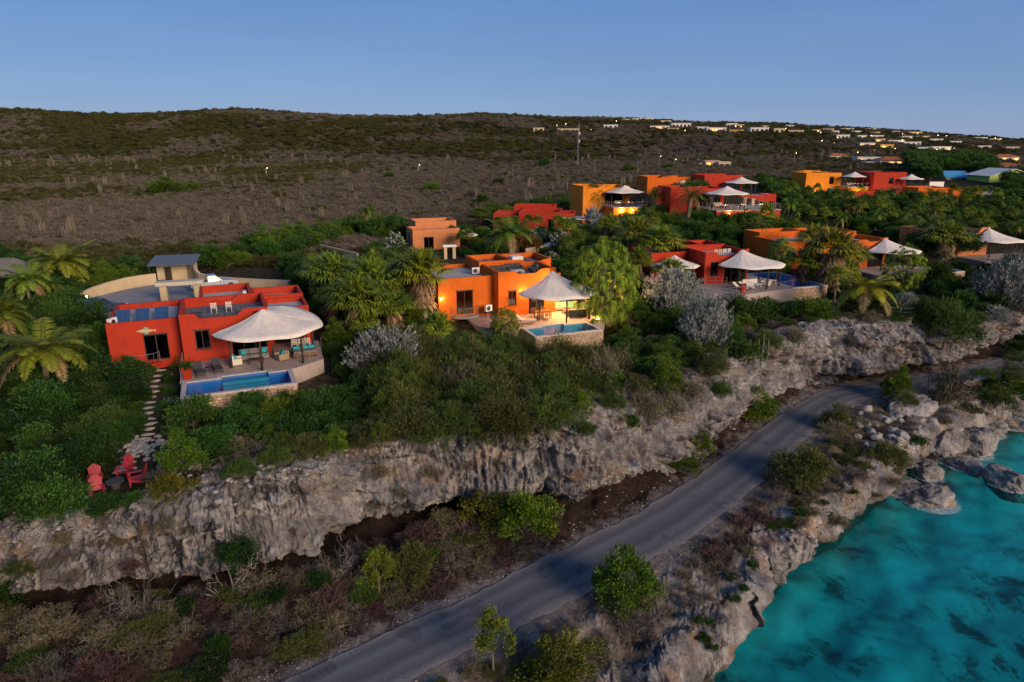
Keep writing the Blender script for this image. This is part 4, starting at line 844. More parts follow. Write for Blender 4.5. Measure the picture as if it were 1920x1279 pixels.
# green gabled house and blue roofed house
gh = thing('house', 'lime green gabled house with white trim at the edge of the village', 'house', place(1852, 352, 14.6), math.radians(4))
GW, GD, GH, GR = 15.0, 10.0, 3.6, 5.6; M['lime'] = pmat('lime_stucco', (.42, .58, .13), .85, .08, 1, .1, 14)
g = MB(); g.add([(0, 0, -1), (GW, 0, -1), (GW, 0, GH), (GW / 2, 0, GR), (0, 0, GH), (0, GD, -1), (GW, GD, -1), (GW, GD, GH), (GW / 2, GD, GR), (0, GD, GH)], [(0, 1, 2, 3, 4), (9, 8, 7, 6, 5), (1, 6, 7, 2), (0, 4, 9, 5)]); g.build('wall', M['lime'], gh)
for s_ in (0, 1):
    x0, x1 = (-.6, GW / 2) if s_ == 0 else (GW + .6, GW / 2); z0, z1 = GH - .16 + .004, GR + .004
    g = MB(); g.add([(x0, -.7, z0), (x1, -.7, z1), (x1, GD + .7, z1), (x0, GD + .7, z0), (x0, -.7, z0 + .14), (x1, -.7, z1 + .14), (x1, GD + .7, z1 + .14), (x0, GD + .7, z0 + .14)], [(0, 3, 2, 1), (4, 5, 6, 7), (0, 1, 5, 4), (1, 2, 6, 5), (2, 3, 7, 6), (3, 0, 4, 7)]); g.build('roof', M['white'], gh)
for x_ in (3.9, 4.6, 5.3, 9.5, 12): MB().box(x_, x_ + .5, -.03, .1, 1.0, 2.5).build('window', M['white'], gh)
MB().box(3.4, 6.4, -.6, -.004, 2.7, 2.85).build('porch_roof', M['tileroof'], gh)
for k in (0, 1): MB().box(3.6 + k * 2.5, 3.75 + k * 2.5, -.55, -.4, -.5, 2.69).build('post', M['white'], gh)
bh = thing('house', 'small house with bright blue roof between dark trees', 'house', place(1772, 346, 14.8), math.radians(3)); M['blueroof'] = pmat('blue_roof', (.06, .27, .52), .6, .12, 2, .1, 8)
MB().box(0, 8, 0, 6, -1, 2.3).build('wall', M['cream'], bh)
g = MB(); g.add([(-.5, -.6, 2.2), (8.5, -.6, 2.2), (8.5, 6.6, 2.2), (-.5, 6.6, 2.2), (-.3, 3, 4.3), (8.3, 3, 4.3)], [(0, 1, 5, 4), (2, 3, 4, 5), (0, 4, 3), (1, 2, 5), (3, 2, 1, 0)]); g.build('roof', M['blueroof'], bh)
for x_ in (1.2, 5.2): MB().box(x_, x_ + 1.2, -.03, .1, .5, 1.7).build('window', M['wood'], bh)
# ================================================================ plants
from mathutils.bvhtree import BVHTree
def bvh_of(objs):
    V = []; P = []; o = 0
    for ob in objs:
        me = ob.data; v = np.empty(len(me.vertices) * 3, dtype=np.float32); me.vertices.foreach_get('co', v); v = v.reshape(-1, 3)
        f = np.empty(len(me.loops), dtype=np.int32); me.loops.foreach_get('vertex_index', f)
        V.append(v); P.append(f.reshape(-1, 4) + o); o += len(v)
    return BVHTree.FromPolygons(np.concatenate(V).tolist(), np.concatenate(P).tolist())
BV = bvh_of([terrain, cliff, shore])
def hit(u, v):
    d = Vector(((u - CX) / F_PX, CP - (v - CY) / F_PX * SP, -SP - (v - CY) / F_PX * CP)).normalized()
    h = BV.ray_cast(Vector((0, 0, CAM_Z)), d); return h[0] if h[0] is not None else ground(u, v)
def drop(x, y):
    h = BV.ray_cast(Vector((x, y, 200)), Vector((0, 0, -1))); return h[0].z if h[0] is not None else float(zland(x, y))
def depth_of(p): return p.y * CP + (CAM_Z - p.z) * SP
for k, tr in (('leaf', .14), ('straw', .1)): M[k] = leaf_mat(k + '_tissue', tr)
M['bark'] = pmat('bark', (.15, .12, .095), .95, .3, 6, .5, 22); M['palmbark'] = pmat('palm_bark', (.20, .155, .11), .95, .3, 8, .6, 26)
M['twig'] = leaf_mat('dry_twigs', .0, .9, .2); M['cactus'] = leaf_mat('cactus_skin', .0, .7, .15)
def nrm(a): return a / np.maximum(np.linalg.norm(a, axis=-1, keepdims=True), 1e-9)
def rdir(r, n, up_=0.0):
    a = r.normal(size=(n, 3)); a[:, 2] += up_; return nrm(a)
def colors(r, n, c0, c1, clump=None, jit=.16):
    f = r.random(n) if clump is None else clump; c = np.array(c0)[None] + (np.array(c1) - np.array(c0))[None] * f[:, None]
    return np.clip(c * (1 + r.normal(size=(n, 1)) * jit), .004, .95)
class LM:
    """leaf collector"""
    def __init__(s): s.V = []; s.F = []; s.C = []; s.n = 0
    def quads(s, P, c):           # P: (n,4,3)
        n = len(P); s.V.append(P.reshape(-1, 3)); s.F.append(np.arange(n * 4).reshape(-1, 4) + s.n); s.C.append(np.repeat(c, 4, 0)); s.n += n * 4; return s
    def kites(s, C, D, N, L, W, c, mid=.45):
        S = nrm(np.cross(D, N)); L = np.broadcast_to(np.asarray(L), (len(C),))[:, None]; W = np.broadcast_to(np.asarray(W), (len(C),))[:, None]
        m = C + D * L * mid; return s.quads(np.stack([C, m + S * W / 2, C + D * L, m - S * W / 2], 1), c)
    def strips(s, paths, W, c):   # paths (n,k,3) with taper, flat ribbons
        n, k, _ = paths.shape; T = nrm(np.gradient(paths, axis=1)); S = nrm(np.cross(T, np.array([0, 0, 1.0]) + 1e-3)); W = np.broadcast_to(np.asarray(W), (n,))
        tp = np.interp(np.linspace(0, 1, k), [0, .25, 1], [.6, 1, .08])
        A = paths + S * (W[:, None] * tp)[..., None] / 2; Bq = paths - S * (W[:, None] * tp)[..., None] / 2
        for i in range(k - 1): s.quads(np.stack([A[:, i], A[:, i + 1], Bq[:, i + 1], Bq[:, i]], 1), c)
        return s
    def mesh(s, name, mat): return np_mesh(name, np.concatenate(s.V), np.concatenate(s.F), mat, colr=np.concatenate(s.C))
def clumps(r, n, R, low=.15, jit=.20):
    """clump centres filling the upper part of an ellipsoid, uneven outline"""
    d = rdir(r, n * 3); d = d[d[:, 2] > -.35][:n]; rad = r.uniform(.35, 1.0, len(d)) ** .6 * (1 + r.normal(size=len(d)) * jit)
    c = d * rad[:, None] * np.array(R); c[:, 2] = np.maximum(c[:, 2] + R[2] * (1 - low), R[2] * .10); return c, d
def crown(seed, R, ncl, per, L, W, c0, c1, cr=.34, droop=0.0, upb=.3, lift=0.0, yellow=0.0, low=.35, flower=None):
    r = np.random.default_rng(seed); m = LM(); cc, cd = clumps(r, ncl, R, low)
    k = np.repeat(np.arange(len(cc)), per); n = len(k)
    csz = r.uniform(.5, 1.5, len(cc)) * cr * np.mean(R)
    o = rdir(r, n); rr = r.random(n) ** .5
    C = cc[k] + o * (csz[k] * rr)[:, None] * np.array([1, 1, .75]); C[:, 2] += lift
    D = nrm(o * .7 + cd[k] * .5 + rdir(r, n) * .6 + np.array([0, 0, upb - droop])); N = nrm(o * .6 + rdir(r, n) * .6 + np.array([0, 0, .7]))
    ctone = r.random(len(cc)); c = colors(r, n, c0, c1, np.clip(ctone[k] * .7 + r.random(n) * .3, 0, 1))
    if yellow:
        q = r.random(n) < yellow * (ctone[k] * 2); c[q] = c[q] * np.array([1.9, 1.25, .6])
    m.kites(C, D, N, L * r.uniform(.7, 1.3, n), W * r.uniform(.7, 1.3, n), c)
    if flower:
        q = r.choice(n, int(n * flower[0])); d2 = rdir(r, len(q), .4); m.kites(C[q] + D[q] * L * .9, d2, rdir(r, len(q)), flower[1], flower[1] * .9, colors(r, len(q), flower[2], flower[2], jit=.06))
    return m, cc + np.array([0, 0, lift])
def limbs(base_r, tips, fork, seed, n=6):
    rg = random.Random(seed); mb = MB(); f = Vector(fork); mb.tube([(0, 0, -.4), (f.x * .4 + rg.uniform(-.05, .05), f.y * .4, f.z * .5), f], [base_r * 1.3, base_r, base_r * .8], n)
    for t in tips:
        t = Vector(t); mid = f.lerp(t, .5) + Vector((rg.uniform(-.15, .15), rg.uniform(-.15, .15), rg.uniform(0, .2))); mb.tube([f, mid, t], [base_r * .6, base_r * .38, base_r * .12], 5, False)
    return mb
PROTO = {}
SPECIES = {'leafy': ('leafy_shrub', 'leafy shrub'), 'dense': ('dense_bush', 'dense bush'), 'shade': ('shade_tinted_shrub', 'dark shrub'), 'bright': ('green_bush', 'green bush'), 'lime': ('lime_bush', 'lime bush'), 'olive': ('acacia_bush', 'acacia'), 'feathery': ('feathery_bush', 'feathery bush'), 'goldleaf': ('yellowing_bush', 'yellow bush'), 'oleander': ('oleander', 'oleander'), 'rust': ('rust_bush', 'rust bush')}
def reg(kind, parts, w, h, name, cat): PROTO.setdefault(kind, []).append(dict(parts=parts, w=w, h=h, name=name, cat=cat))
def reg_shrub(kind, seed, R, ncl, per, L, W, c0, c1, name='shrub', cat='shrub', lift=0., trunk=True, mat='leaf', **k):
    m, cc = crown(seed, R, ncl, per, L, W, c0, c1, lift=lift, **k); cm = m.mesh('crown', M[mat])
    rg = random.Random(seed); tips = [cc[i] for i in rg.sample(range(len(cc)), min(9, len(cc)))]
    tm = limbs(.035 * max(R) + .02, tips, (rg.uniform(-.1, .1), rg.uniform(-.1, .1), .25 * R[2] + lift * .75), seed).mesh('trunk', M['bark'])
    nm, ct = SPECIES.get(kind, (name, cat)); reg(kind, [('crown', cm), ('trunk', tm)], 2 * R[0] * 1.2, R[2] * 2.15 + lift, nm, ct)
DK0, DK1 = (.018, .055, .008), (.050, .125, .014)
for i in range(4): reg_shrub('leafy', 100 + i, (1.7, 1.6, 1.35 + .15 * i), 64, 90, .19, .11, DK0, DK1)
for i in range(3): reg_shrub('shade', 105 + i, (1.7, 1.6, 1.4), 60, 95, .20, .10, (.009, .028, .005), (.028, .070, .009))  # leafy shrub again, with the dim garden's shade put into its leaf colour
for i in range(2): reg_shrub('dense', 110 + i, (1.7, 1.7, 1.0), 70, 75, .17, .10, (.022, .060, .008), (.060, .120, .015), cr=.28)
for i in range(3): reg_shrub('bright', 120 + i, (1.6, 1.5, 1.3 + .15 * i), 60, 150, .135, .08, (.040, .090, .008), (.115, .185, .012), cr=.30, yellow=.02)
for i in range(3): reg_shrub('lime', 130 + i, (1.3, 1.2, 1.3 + .2 * i), 44, 130, .13, .08, (.065, .125, .008), (.165, .225, .012), cr=.28, yellow=.05)
for i in range(4): reg_shrub('olive', 140 + i, (2.0, 1.9, 1.25), 74, 110, .30, .045, (.045, .060, .012), (.120, .130, .030), cr=.30, droop=.25, upb=.15)
for i in range(3): reg_shrub('feathery', 150 + i, (2.0, 1.8, 1.15), 66, 110, .28, .042, (.035, .070, .010), (.085, .130, .022), cr=.30, droop=.1, upb=.3)
for i in range(3): reg_shrub('goldleaf', 160 + i, (1.4, 1.3, 1.6), 44, 120, .13, .075, (.055, .075, .010), (.16, .15, .013), cr=.27, yellow=.05)
for i in range(2): reg_shrub('oleander', 170 + i, (1.5, 1.5, 1.4), 46, 60, .28, .08, (.035, .085, .015), (.09, .16, .03), flower=(.16, .20, (.78, .76, .70)), upb=.6)
for i in range(2): reg_shrub('rust', 175 + i, (1.6, 1.5, 1.1), 40, 55, .24, .12, (.12, .055, .015), (.22, .095, .02), cr=.3)
for i in range(2): reg_shrub('bigtree', 180 + i, (2.4, 2.3, 1.7), 95, 70, .30, .16, (.020, .060, .008), (.060, .135, .014), lift=1.2, name='tree', cat='tree')
for i in range(2): reg_shrub('sapling', 185 + i, (1.25, 1.2, 1.3), 34, 110, .125, .075, (.06, .10, .01), (.16, .185, .013), cr=.26, lift=1.5, yellow=.03, name='tree', cat='tree')
# silver-leaved bush: upright woolly shoots
def silver(seed):
    r = np.random.default_rng(seed); m = LM(); R = np.array([1.7, 1.5, 1.2]); ns = 340
    d = rdir(r, ns * 2, .5); d = d[d[:, 2] > -.05][:ns]; tip = d * R * r.uniform(.75, 1.12, (len(d), 1)); tip[:, 2] += .35
    base = tip * .55; base[:, 2] = tip[:, 2] - r.uniform(.35, .7, len(d)); tone = r.random(len(d))
    per = 26; k = np.repeat(np.arange(len(d)), per); f = r.random(len(k)); n = len(k)
    C = base[k] + (tip[k] - base[k]) * f[:, None] + r.normal(size=(n, 3)) * .04
    D = nrm(rdir(r, n) * .8 + nrm(tip[k] - base[k]) * .9 + np.array([0, 0, .4])); c = colors(r, n, (.145, .16, .14), (.32, .335, .30), tone[k], .12)
    m.kites(C, D, rdir(r, n), .13 * r.uniform(.7, 1.2, n), .05, c)
    tm = limbs(.07, [tuple(b) for b in base[::14]], (0, 0, .2), seed).mesh('trunk', M['bark'])
    reg('silver', [('crown', m.mesh('crown', M['leaf'])), ('trunk', tm)], 3.5, 1.75, 'silver_bush', 'shrub')
for i in range(3): silver(200 + i)
# leafless thorn bush
def dry(seed, kind='dry', c0=(.058, .046, .037), c1=(.155, .130, .110), R=(1.5, 1.4, 1.1), nb=46, tw=16, wid=.022, leafn=0, lc=None):
    r = np.random.default_rng(seed); m = LM(); R = np.array(R)
    d = rdir(r, nb * 2, .45); d = d[d[:, 2] > .02][:nb]; tip = d * R * r.uniform(.7, 1.15, (len(d), 1)); nb = len(d)
    q = np.linspace(0, 1, 5)[None, :, None]; bend = r.normal(size=(nb, 1, 3)) * .16
    paths = tip[:, None] * q + bend * np.sin(q * 3.14) + r.normal(size=(nb, 5, 3)) * .04 * q; c = colors(r, nb, c0, c1)
    m.strips(paths, wid * 2.2, c)
    side = paths + r.normal(size=paths.shape) * .004; side[:, :, 2] += .003
    k = np.repeat(np.arange(nb), tw); f = r.uniform(.25, 1, len(k)); i0 = np.minimum((f * 4).astype(int), 3); n = len(k)
    C = paths[k, i0] + (paths[k, i0 + 1] - paths[k, i0]) * (f * 4 - i0)[:, None]
    D = nrm(nrm(tip[k]) * .8 + rdir(r, n) * .9 + np.array([0, 0, .25])); L = r.uniform(.22, .6, n)
    m.kites(C, D, rdir(r, n), L, wid * 1.3, np.clip(c[k] * r.uniform(.8, 1.35, (n, 1)), 0, 1), .3)
    C2 = C + D * L[:, None] * .55; D2 = nrm(D + rdir(r, n) * .9); m.kites(C2, D2, rdir(r, n), L * .7, wid, np.clip(c[k] * r.uniform(.9, 1.5, (n, 1)), 0, 1), .3)
    if leafn:
        j = r.integers(0, n, leafn); m.kites(C2[j] + D2[j] * L[j][:, None] * .4, rdir(r, leafn, .3), rdir(r, leafn), .13, .07, colors(r, leafn, *lc))
    reg(kind, [('branches', m.mesh('branches', M['twig']))], 2 * R[0], R[2], {'thorn': 'thorn_bush', 'purple': 'purple_bush', 'pale': 'dead_branches'}.get(kind, 'dry_bush'), {'thorn': 'thorn bush', 'purple': 'low bush', 'pale': 'dead branches'}.get(kind, 'dry bush'))
for i in range(4): dry(300 + i)
for i in range(3): dry(310 + i, 'purple', (.050, .026, .026), (.115, .068, .064), (1.3, 1.2, .8), 50, 20, .03)
for i in range(3): dry(320 + i, 'thorn', (.085, .062, .045), (.18, .15, .11), (1.5, 1.4, 1.1), 50, 16, .022, 700, ((.05, .065, .012), (.13, .13, .03)))
for i in range(2): dry(330 + i, 'pale', (.10, .087, .076), (.21, .188, .168), (1.6, 1.5, 1.2), 13, 12, .017)
# palms
def frond_path(az, L, rise, dropk, k=9):
    s = np.linspace(0, 1, k); rad = L * (s * .95 - .18 * s ** 3); z = rise * L * s - dropk * L * s ** 2.1
    return np.stack([np.cos(az) * rad, np.sin(az) * rad, z], -1)
def feather_palm(kind, seed, nf, L, th, trunk_r, c0, c1, lw=.088, ll=.62, name='palm_tree', cat='palm', dead=3, dens=34, kink=0.0):
    r = np.random.default_rng(seed); m = LM(); lean = np.array([r.uniform(-.35, .35), r.uniform(-.25, .25), 0]); top = np.array([0, 0, th]) + lean
    dm = LM()
    for i in range(nf):
        az = i * 2.39996 + r.uniform(-.2, .2); age = i / nf
        rise = np.interp(age, [0, .45, 1], [1.15, .62, .02]) + r.uniform(-.1, .1); dk = np.interp(age, [0, 1], [.55, .95]) + r.uniform(-.08, .12); ln = L * r.uniform(.85, 1.1)
        P = frond_path(az, ln, rise, dk, 11) + top; tone = r.random(); dd = i >= nf - dead
        c = (np.array((.22, .15, .06)) if dd else np.array(c0) + (np.array(c1) - np.array(c0)) * np.clip(tone * .7 + age * .3, 0, 1)); tgt = m
        tgt.strips(P[None], .06, np.array([c * 1.1]))
        f = np.linspace(.10, .985, dens); i0 = np.minimum((f * 10).astype(int), 9); C = P[i0] + (P[i0 + 1] - P[i0]) * (f * 10 - i0)[:, None]
        T = nrm(P[i0 + 1] - P[i0]); S = nrm(np.cross(T, np.array([0, 0, 1.0])))
        ls = ll * np.sin(np.pi * np.clip(f * .86 + .12, 0, 1)) ** .7 * (L / 2.6)
        for sg in (1, -1):
            D = nrm(S * sg * .95 + T * .55 + np.array([0, 0, -.30 - kink]) + r.normal(size=C.shape) * .10)
            tgt.kites(C, D, nrm(np.cross(D, T) * sg + 1e-4), ls * r.uniform(.85, 1.1, len(C)), lw * (L / 2.6), np.clip(np.repeat(c[None], len(C), 0) * r.uniform(.8, 1.25, (len(C), 1)), 0, 1), .35)
    tr = MB(); q = [tuple(lean * s * s + np.array([0, 0, th * s - .5 * (s == 0)])) for s in np.linspace(0, 1, 8)]
    tr.tube(q, [trunk_r * (1.5 if k == 0 else 1.05 - .035 * k + .05 * (k % 2)) for k in range(8)], 9)
    reg(kind, [('crown', m.mesh('crown', M['leaf'])), ('trunk', tr.mesh('trunk', M['palmbark'], True))], 2 * L * .82, th + L * .5, name, cat)
for i in range(3): feather_palm('coconut', 400 + i, 30, 2.9, 2.6 + i * .5, .15, (.065, .105, .010), (.19, .20, .016))
for i in range(2): feather_palm('gold_palm', 405 + i, 20, 3.0, 2.1, .16, (.16, .17, .010), (.34, .28, .014), dead=5)
for i in range(2): feather_palm('darkpalm', 408 + i, 22, 2.8, 3.2, .15, (.055, .115, .010), (.14, .205, .018))
for i in range(2): feather_palm('date', 410 + i, 44, 2.3, 2.4, .22, (.055, .085, .014), (.15, .15, .022), lw=.05, ll=.40, dead=7, dens=22)
def fan_palm(kind, seed, nf, L, th, c0, c1, skirt=20, name='palm_tree', lw=.10, stiff=0.0):
    r = np.random.default_rng(seed); m = LM(); lean = np.array([r.uniform(-.2, .2), r.uniform(-.2, .2), 0]); top = np.array([0, 0, th]) + lean
    sk = LM(); seg = 16
    for i in range(nf + skirt):
        dead = i >= nf; age = min(1, i / nf); az = i * 2.39996 + r.uniform(-.25, .25)
        el = np.interp(age, [0, 1], [1.35, -.15]) + r.uniform(-.12, .12) if not dead else -1.15 + r.uniform(-.2, .25)
        pet = L * r.uniform(.5, .75) * (1 if not dead else .45); ax = np.array([np.cos(az) * np.cos(el), np.sin(az) * np.cos(el), np.sin(el)])
        st = top - (np.array([0, 0, r.uniform(0, th * .42)]) if dead else 0); hub = st + ax * pet + np.array([0, 0, -.08 * pet])
        c = (np.array((.24, .165, .085)) * r.uniform(.7, 1.25)) if dead else (np.array(c0) + (np.array(c1) - np.array(c0)) * np.clip(r.random() * .7 + age * .3, 0, 1))
        t = sk if dead else m; t.strips(np.stack([st, (st + hub) / 2 + np.array([0, 0, .04]), hub])[None], .05, c[None])
        side = nrm(np.cross(ax, np.array([0, 0, 1.0]))); upv = np.cross(side, ax)
        th_ = np.radians(np.linspace(-105, 105, seg)); D = ax[None] * np.cos(th_)[:, None] + side[None] * np.sin(th_)[:, None] + upv[None] * (.12 + stiff) ; D = nrm(D + np.array([0, 0, -.14 + stiff]) + r.normal(size=(seg, 3)) * .05)
        ln = L * .62 * (.72 + .28 * np.cos(th_ * .6)) * r.uniform(.9, 1.1)
        k0 = np.repeat(hub[None], seg, 0); mid = k0 + D * ln[:, None] * .6; tip = k0 + nrm(D + np.array([0, 0, -.35 + stiff * .6]))* ln[:, None]
        t.strips(np.stack([k0, mid, tip], 1), lw * L, np.clip(np.repeat(c[None], seg, 0) * r.uniform(.8, 1.2, (seg, 1)), 0, 1))
    tr = MB(); tr.tube([tuple(lean * s * s + np.array([0, 0, th * s - .5 * (s == 0)])) for s in np.linspace(0, 1, 6)], [.20, .17, .16, .16, .17, .19], 9)
    parts = [('crown', m.mesh('crown', M['leaf'])), ('trunk', tr.mesh('trunk', M['palmbark'], True))]
    if skirt: parts.append(('dead_fronds', sk.mesh('dead_fronds', M['straw'])))
    reg(kind, parts, 2 * L * 1.15, th + L * 1.0, name, 'palm')
for i in range(3): fan_palm('fan', 420 + i, 30, 1.5, 2.6 + .5 * i, (.085, .145, .010), (.24, .275, .02), 14)
for i in range(2): fan_palm('skirted', 425 + i, 30, 1.6, 3.6, (.13, .175, .010), (.34, .32, .018), 46)
fan_palm('silverfan', 429, 24, 1.7, .9, (.22, .27, .27), (.34, .39, .38), 0, 'silver_palm', .12, .12)
# drooping screw pine: ropes of long strap leaves hanging from a dome
def screwpine(seed, kind='screwpine', R=(1.5, 1.5, 1.3), n=8000, ln=.34, c0=(.070, .135, .008), c1=(.26, .335, .016), wd=.036):
    r = np.random.default_rng(seed); m = LM(); R = np.array(R); nc = 210
    d = rdir(r, nc * 2, -.12); d = d[d[:, 2] > -.97][:nc]; cc = d * R * r.uniform(.62, 1.0, (len(d), 1)); cc[:, 2] += R[2] * 1.05
    k = r.integers(0, len(cc), n); tone = r.random(len(cc)); az = r.uniform(0, 2 * np.pi, n); out = nrm(np.stack([np.cos(az), np.sin(az), 0 * az], -1) + d[k] * np.array([1, 1, .3]) * .9)
    s = np.linspace(0, 1, 5)[None, :, None]; L = ln * r.uniform(.7, 1.35, (n, 1, 1))
    P = cc[k][:, None] + out[:, None] * L * (s - .35 * s ** 2) * .8 + np.array([0, 0, 1.0]) * L * (.62 * s - 1.05 * s ** 2); P[..., 2] = np.maximum(P[..., 2], .03 + .1 * r.random((n, 1)))
    m.strips(P, wd * r.uniform(.7, 1.2, n), colors(r, n, c0, c1, np.clip(tone[k] * .75 + r.random(n) * .25, 0, 1)))
    tm = limbs(.10, [tuple(b * .85) for b in cc[::9]], (0, 0, R[2] * .5), seed).mesh('trunk', M['bark'])
    reg(kind, [('crown', m.mesh('crown', M['leaf'])), ('trunk', tm)], 2 * R[0] * 1.2, R[2] * 2.2, 'screw_pine', 'tree')
screwpine(440); screwpine(441); screwpine(442, 'grasstree', (1.1, 1.1, .95), 7500, .40, (.10, .155, .012), (.27, .31, .035), .026)
# cactus and agave
def cactus_mesh(seed, arms=7, h=3.2, c0=(.055, .085, .035), c1=(.13, .145, .075)):
    rg = random.Random(seed); mb = MB()
    def col_(p, z1, rad):
        n = 12; zz = np.linspace(p.z, z1, 5)
        o = len(mb.v)
        for j, z in enumerate(zz):
            for a in range(n):
                rr = rad * (1 if a % 2 else .78) * (1 if j < 4 else .5); mb.v.append((p.x + rr * math.cos(2 * math.pi * a / n), p.y + rr * math.sin(2 * math.pi * a / n), z))
        for j in range(4):
            for a in range(n): mb.f.append((o + j * n + a, o + j * n + (a + 1) % n, o + (j + 1) * n + (a + 1) % n, o + (j + 1) * n + a))
        mb.f.append(tuple(o + 4 * n + a for a in range(n)))
    col_(Vector((0, 0, -.3)), h, .10)
    for k in range(arms):
        a = rg.uniform(0, 6.28); d = rg.uniform(.22, .6); z = rg.uniform(.2, h * .4); p = Vector((d * math.cos(a), d * math.sin(a), z + .25))
        mb.tube([(0, 0, z - .1), (p.x * .6, p.y * .6, z + .02), p], .08, 6); col_(p, rg.uniform(h * .55, h * 1.08), .08)
    me = mb.mesh('stems', M['cactus']); at = me.attributes.new('tint', 'FLOAT_COLOR', 'POINT'); c = np.random.default_rng(seed).random(len(me.vertices))[:, None]
    cc = np.ones((len(me.vertices), 4), dtype=np.float32); cc[:, :3] = np.array(c0) + (np.array(c1) - np.array(c0)) * c; at.data.foreach_set('color', cc.ravel()); return me
for i in range(3): reg('cactus', [('stems', cactus_mesh(450 + i))], 1.3, 3.3, 'cactus', 'cactus')
for i in range(2): reg('drycactus', [('stems', cactus_mesh(455 + i, 9, 3.6, (.10, .085, .06), (.20, .165, .125)))], 1.3, 3.6, 'cactus', 'cactus')
def agave(seed, c0=(.16, .25, .26), c1=(.30, .40, .40)):
    r = np.random.default_rng(seed); n = 46; az = np.arange(n) * 2.39996; el = np.interp(np.arange(n), [0, n], [1.4, .12]); s = np.linspace(0, 1, 5)[None, :, None]
    L = r.uniform(.8, 1.05, (n, 1, 1)); d = np.stack([np.cos(az) * np.cos(el), np.sin(az) * np.cos(el), np.sin(el)], -1)[:, None]
    P = d * L * s + np.array([0, 0, -.22]) * s ** 2.2 + np.array([0, 0, .12]); m = LM(); c = colors(r, n, c0, c1); m.strips(P, .15, c); P2 = P - np.array([0, 0, .012]); m.strips(P2, .15, c)
    reg('agave', [('rosette', m.mesh('rosette', M['leaf']))], 1.9, .9, 'agave', 'agave')
agave(460); agave(461)
NPL = 0
def plant(kind, p, s, label, group, rz=None, sz=1.0, variant=None, tilt=0.0):
    global NPL
    NPL += 1; pr = PROTO[kind]; q = pr[variant if variant is not None else rnd.randrange(len(pr))]; rz = rnd.uniform(0, 6.28) if rz is None else rz
    sc = (s, s, s * sz)
    if len(q['parts']) == 1:
        o = obj(q['name'], q['parts'][0][1]); tag(o, label, q['cat'], group)
    else:
        o = thing(q['name'], label, q['cat'], group=group)
        for nm, me in q['parts']: obj(nm, me, o)
    o.location = p; o.rotation_euler = (tilt, 0, rz); o.scale = sc
    return o
def pp(kind, u, v, wpx, label, group=None, hpx=None, sink=.0, **k):
    """stand a plant with its foot at pixel (u, v), wpx wide and hpx high in the photograph"""
    k.setdefault('variant', rnd.randrange(len(PROTO[kind]))); h = hit(u, v); d = depth_of(h); q = PROTO[kind][k['variant']]; s = wpx * d / F_PX / q['w']; sz = 1.0
    if hpx: sz = min(2.2, max(.45, hpx * d / F_PX / .95 / q['h'] / s))
    return plant(kind, (h.x, h.y, h.z - .05 - sink), s, label, group, sz=sz, **k)
# ---- footprints that stay clear
CLEAR = []
def clear(o, deg, x0, x1, y0, y1): CLEAR.append((Vector((o[0], o[1], 0)), math.radians(deg), x0, x1, y0, y1))
clear(O1, A1, -5.6, 0, 1.2, 12.5); clear(O1, A1, -.2, 11.2, -9, 12.5); clear(O2, A2, -6.3, 9.5, -6, 10.2); clear(O2, A2, .2, 8, -9, 0); clear(O3, A3, -1, 9.6, -7, 11); clear(O3, A3, 9, 15, -6, 5); clear(O3, A3, -6, 0, 2.5, 11)
clear(O4, A4, -10.6, 6.5, -.5, 13.5); clear(O4, A4, -1, 13.8, -7, 0); clear(O5, 17, -9, 10.5, -5.6, 11)
for r_, x0, x1, y0, y1 in [(bp, -.5, 9, -1, 10.2), (rl, -.5, 19, -2, 11), (by, -.5, 13.5, -5.4, 8), (r2, -5.2, 13, -5, 10), (ob, -.5, 11.5, -2.5, 8), (rb, -.5, 17, -5.4, 7), (y2, -.5, 22, -4.4, 12), (r3, -.5, 20.5, -5, 8), (lo, -.5, 22, -6, 7), (l2, -.5, 24, -5, 7), (gh, -1, 16, -2, 11), (bh, -1, 9, -1, 7)]:
    clear(r_.location, math.degrees(r_.rotation_euler.z), x0, x1, y0, y1)
CLEAR_POLY = []
def in_poly(x, y, P):
    c = False; j = len(P) - 1
    for i in range(len(P)):
        if (P[i][1] > y) != (P[j][1] > y) and x < (P[j][0] - P[i][0]) * (y - P[i][1]) / (P[j][1] - P[i][1]) + P[i][0]: c = not c
        j = i
    return c
def is_clear(x, y, m=.4):
    for o, a, x0, x1, y0, y1 in CLEAR:
        dx, dy = x - o.x, y - o.y; lx = dx * math.cos(a) + dy * math.sin(a); ly = -dx * math.sin(a) + dy * math.cos(a)
        if x0 - m < lx < x1 + m and y0 - m < ly < y1 + m: return False
    for P in CLEAR_POLY:
        if in_poly(x, y, P): return False
    return True
def wp(poly, z=10.6):
    out = []
    for u, v in poly:
        q = up(u, v, z); out.append((q.x, q.y))
    return out
drv = wp([(150, 575), (160, 545), (295, 530), (290, 515), (360, 512), (440, 527), (560, 540), (545, 560), (380, 580), (210, 600)], 11.9); CLEAR_POLY.append(drv)
path_px = [(300, 695), (292, 715), (288, 735), (281, 755), (279, 775), (283, 795), (277, 815), (262, 832), (250, 850), (238, 866), (225, 885)]
CLEAR_POLY.append(wp([(u - 14, v) for u, v in path_px] + [(u + 16, v) for u, v in path_px[::-1]], 10.2)); CLEAR_POLY.append(wp([(150, 880), (285, 870), (290, 935), (160, 940)], 9.7))
UNDER = {}
PEND = []
CAP = {'leafy': 260, 'tree': 250}
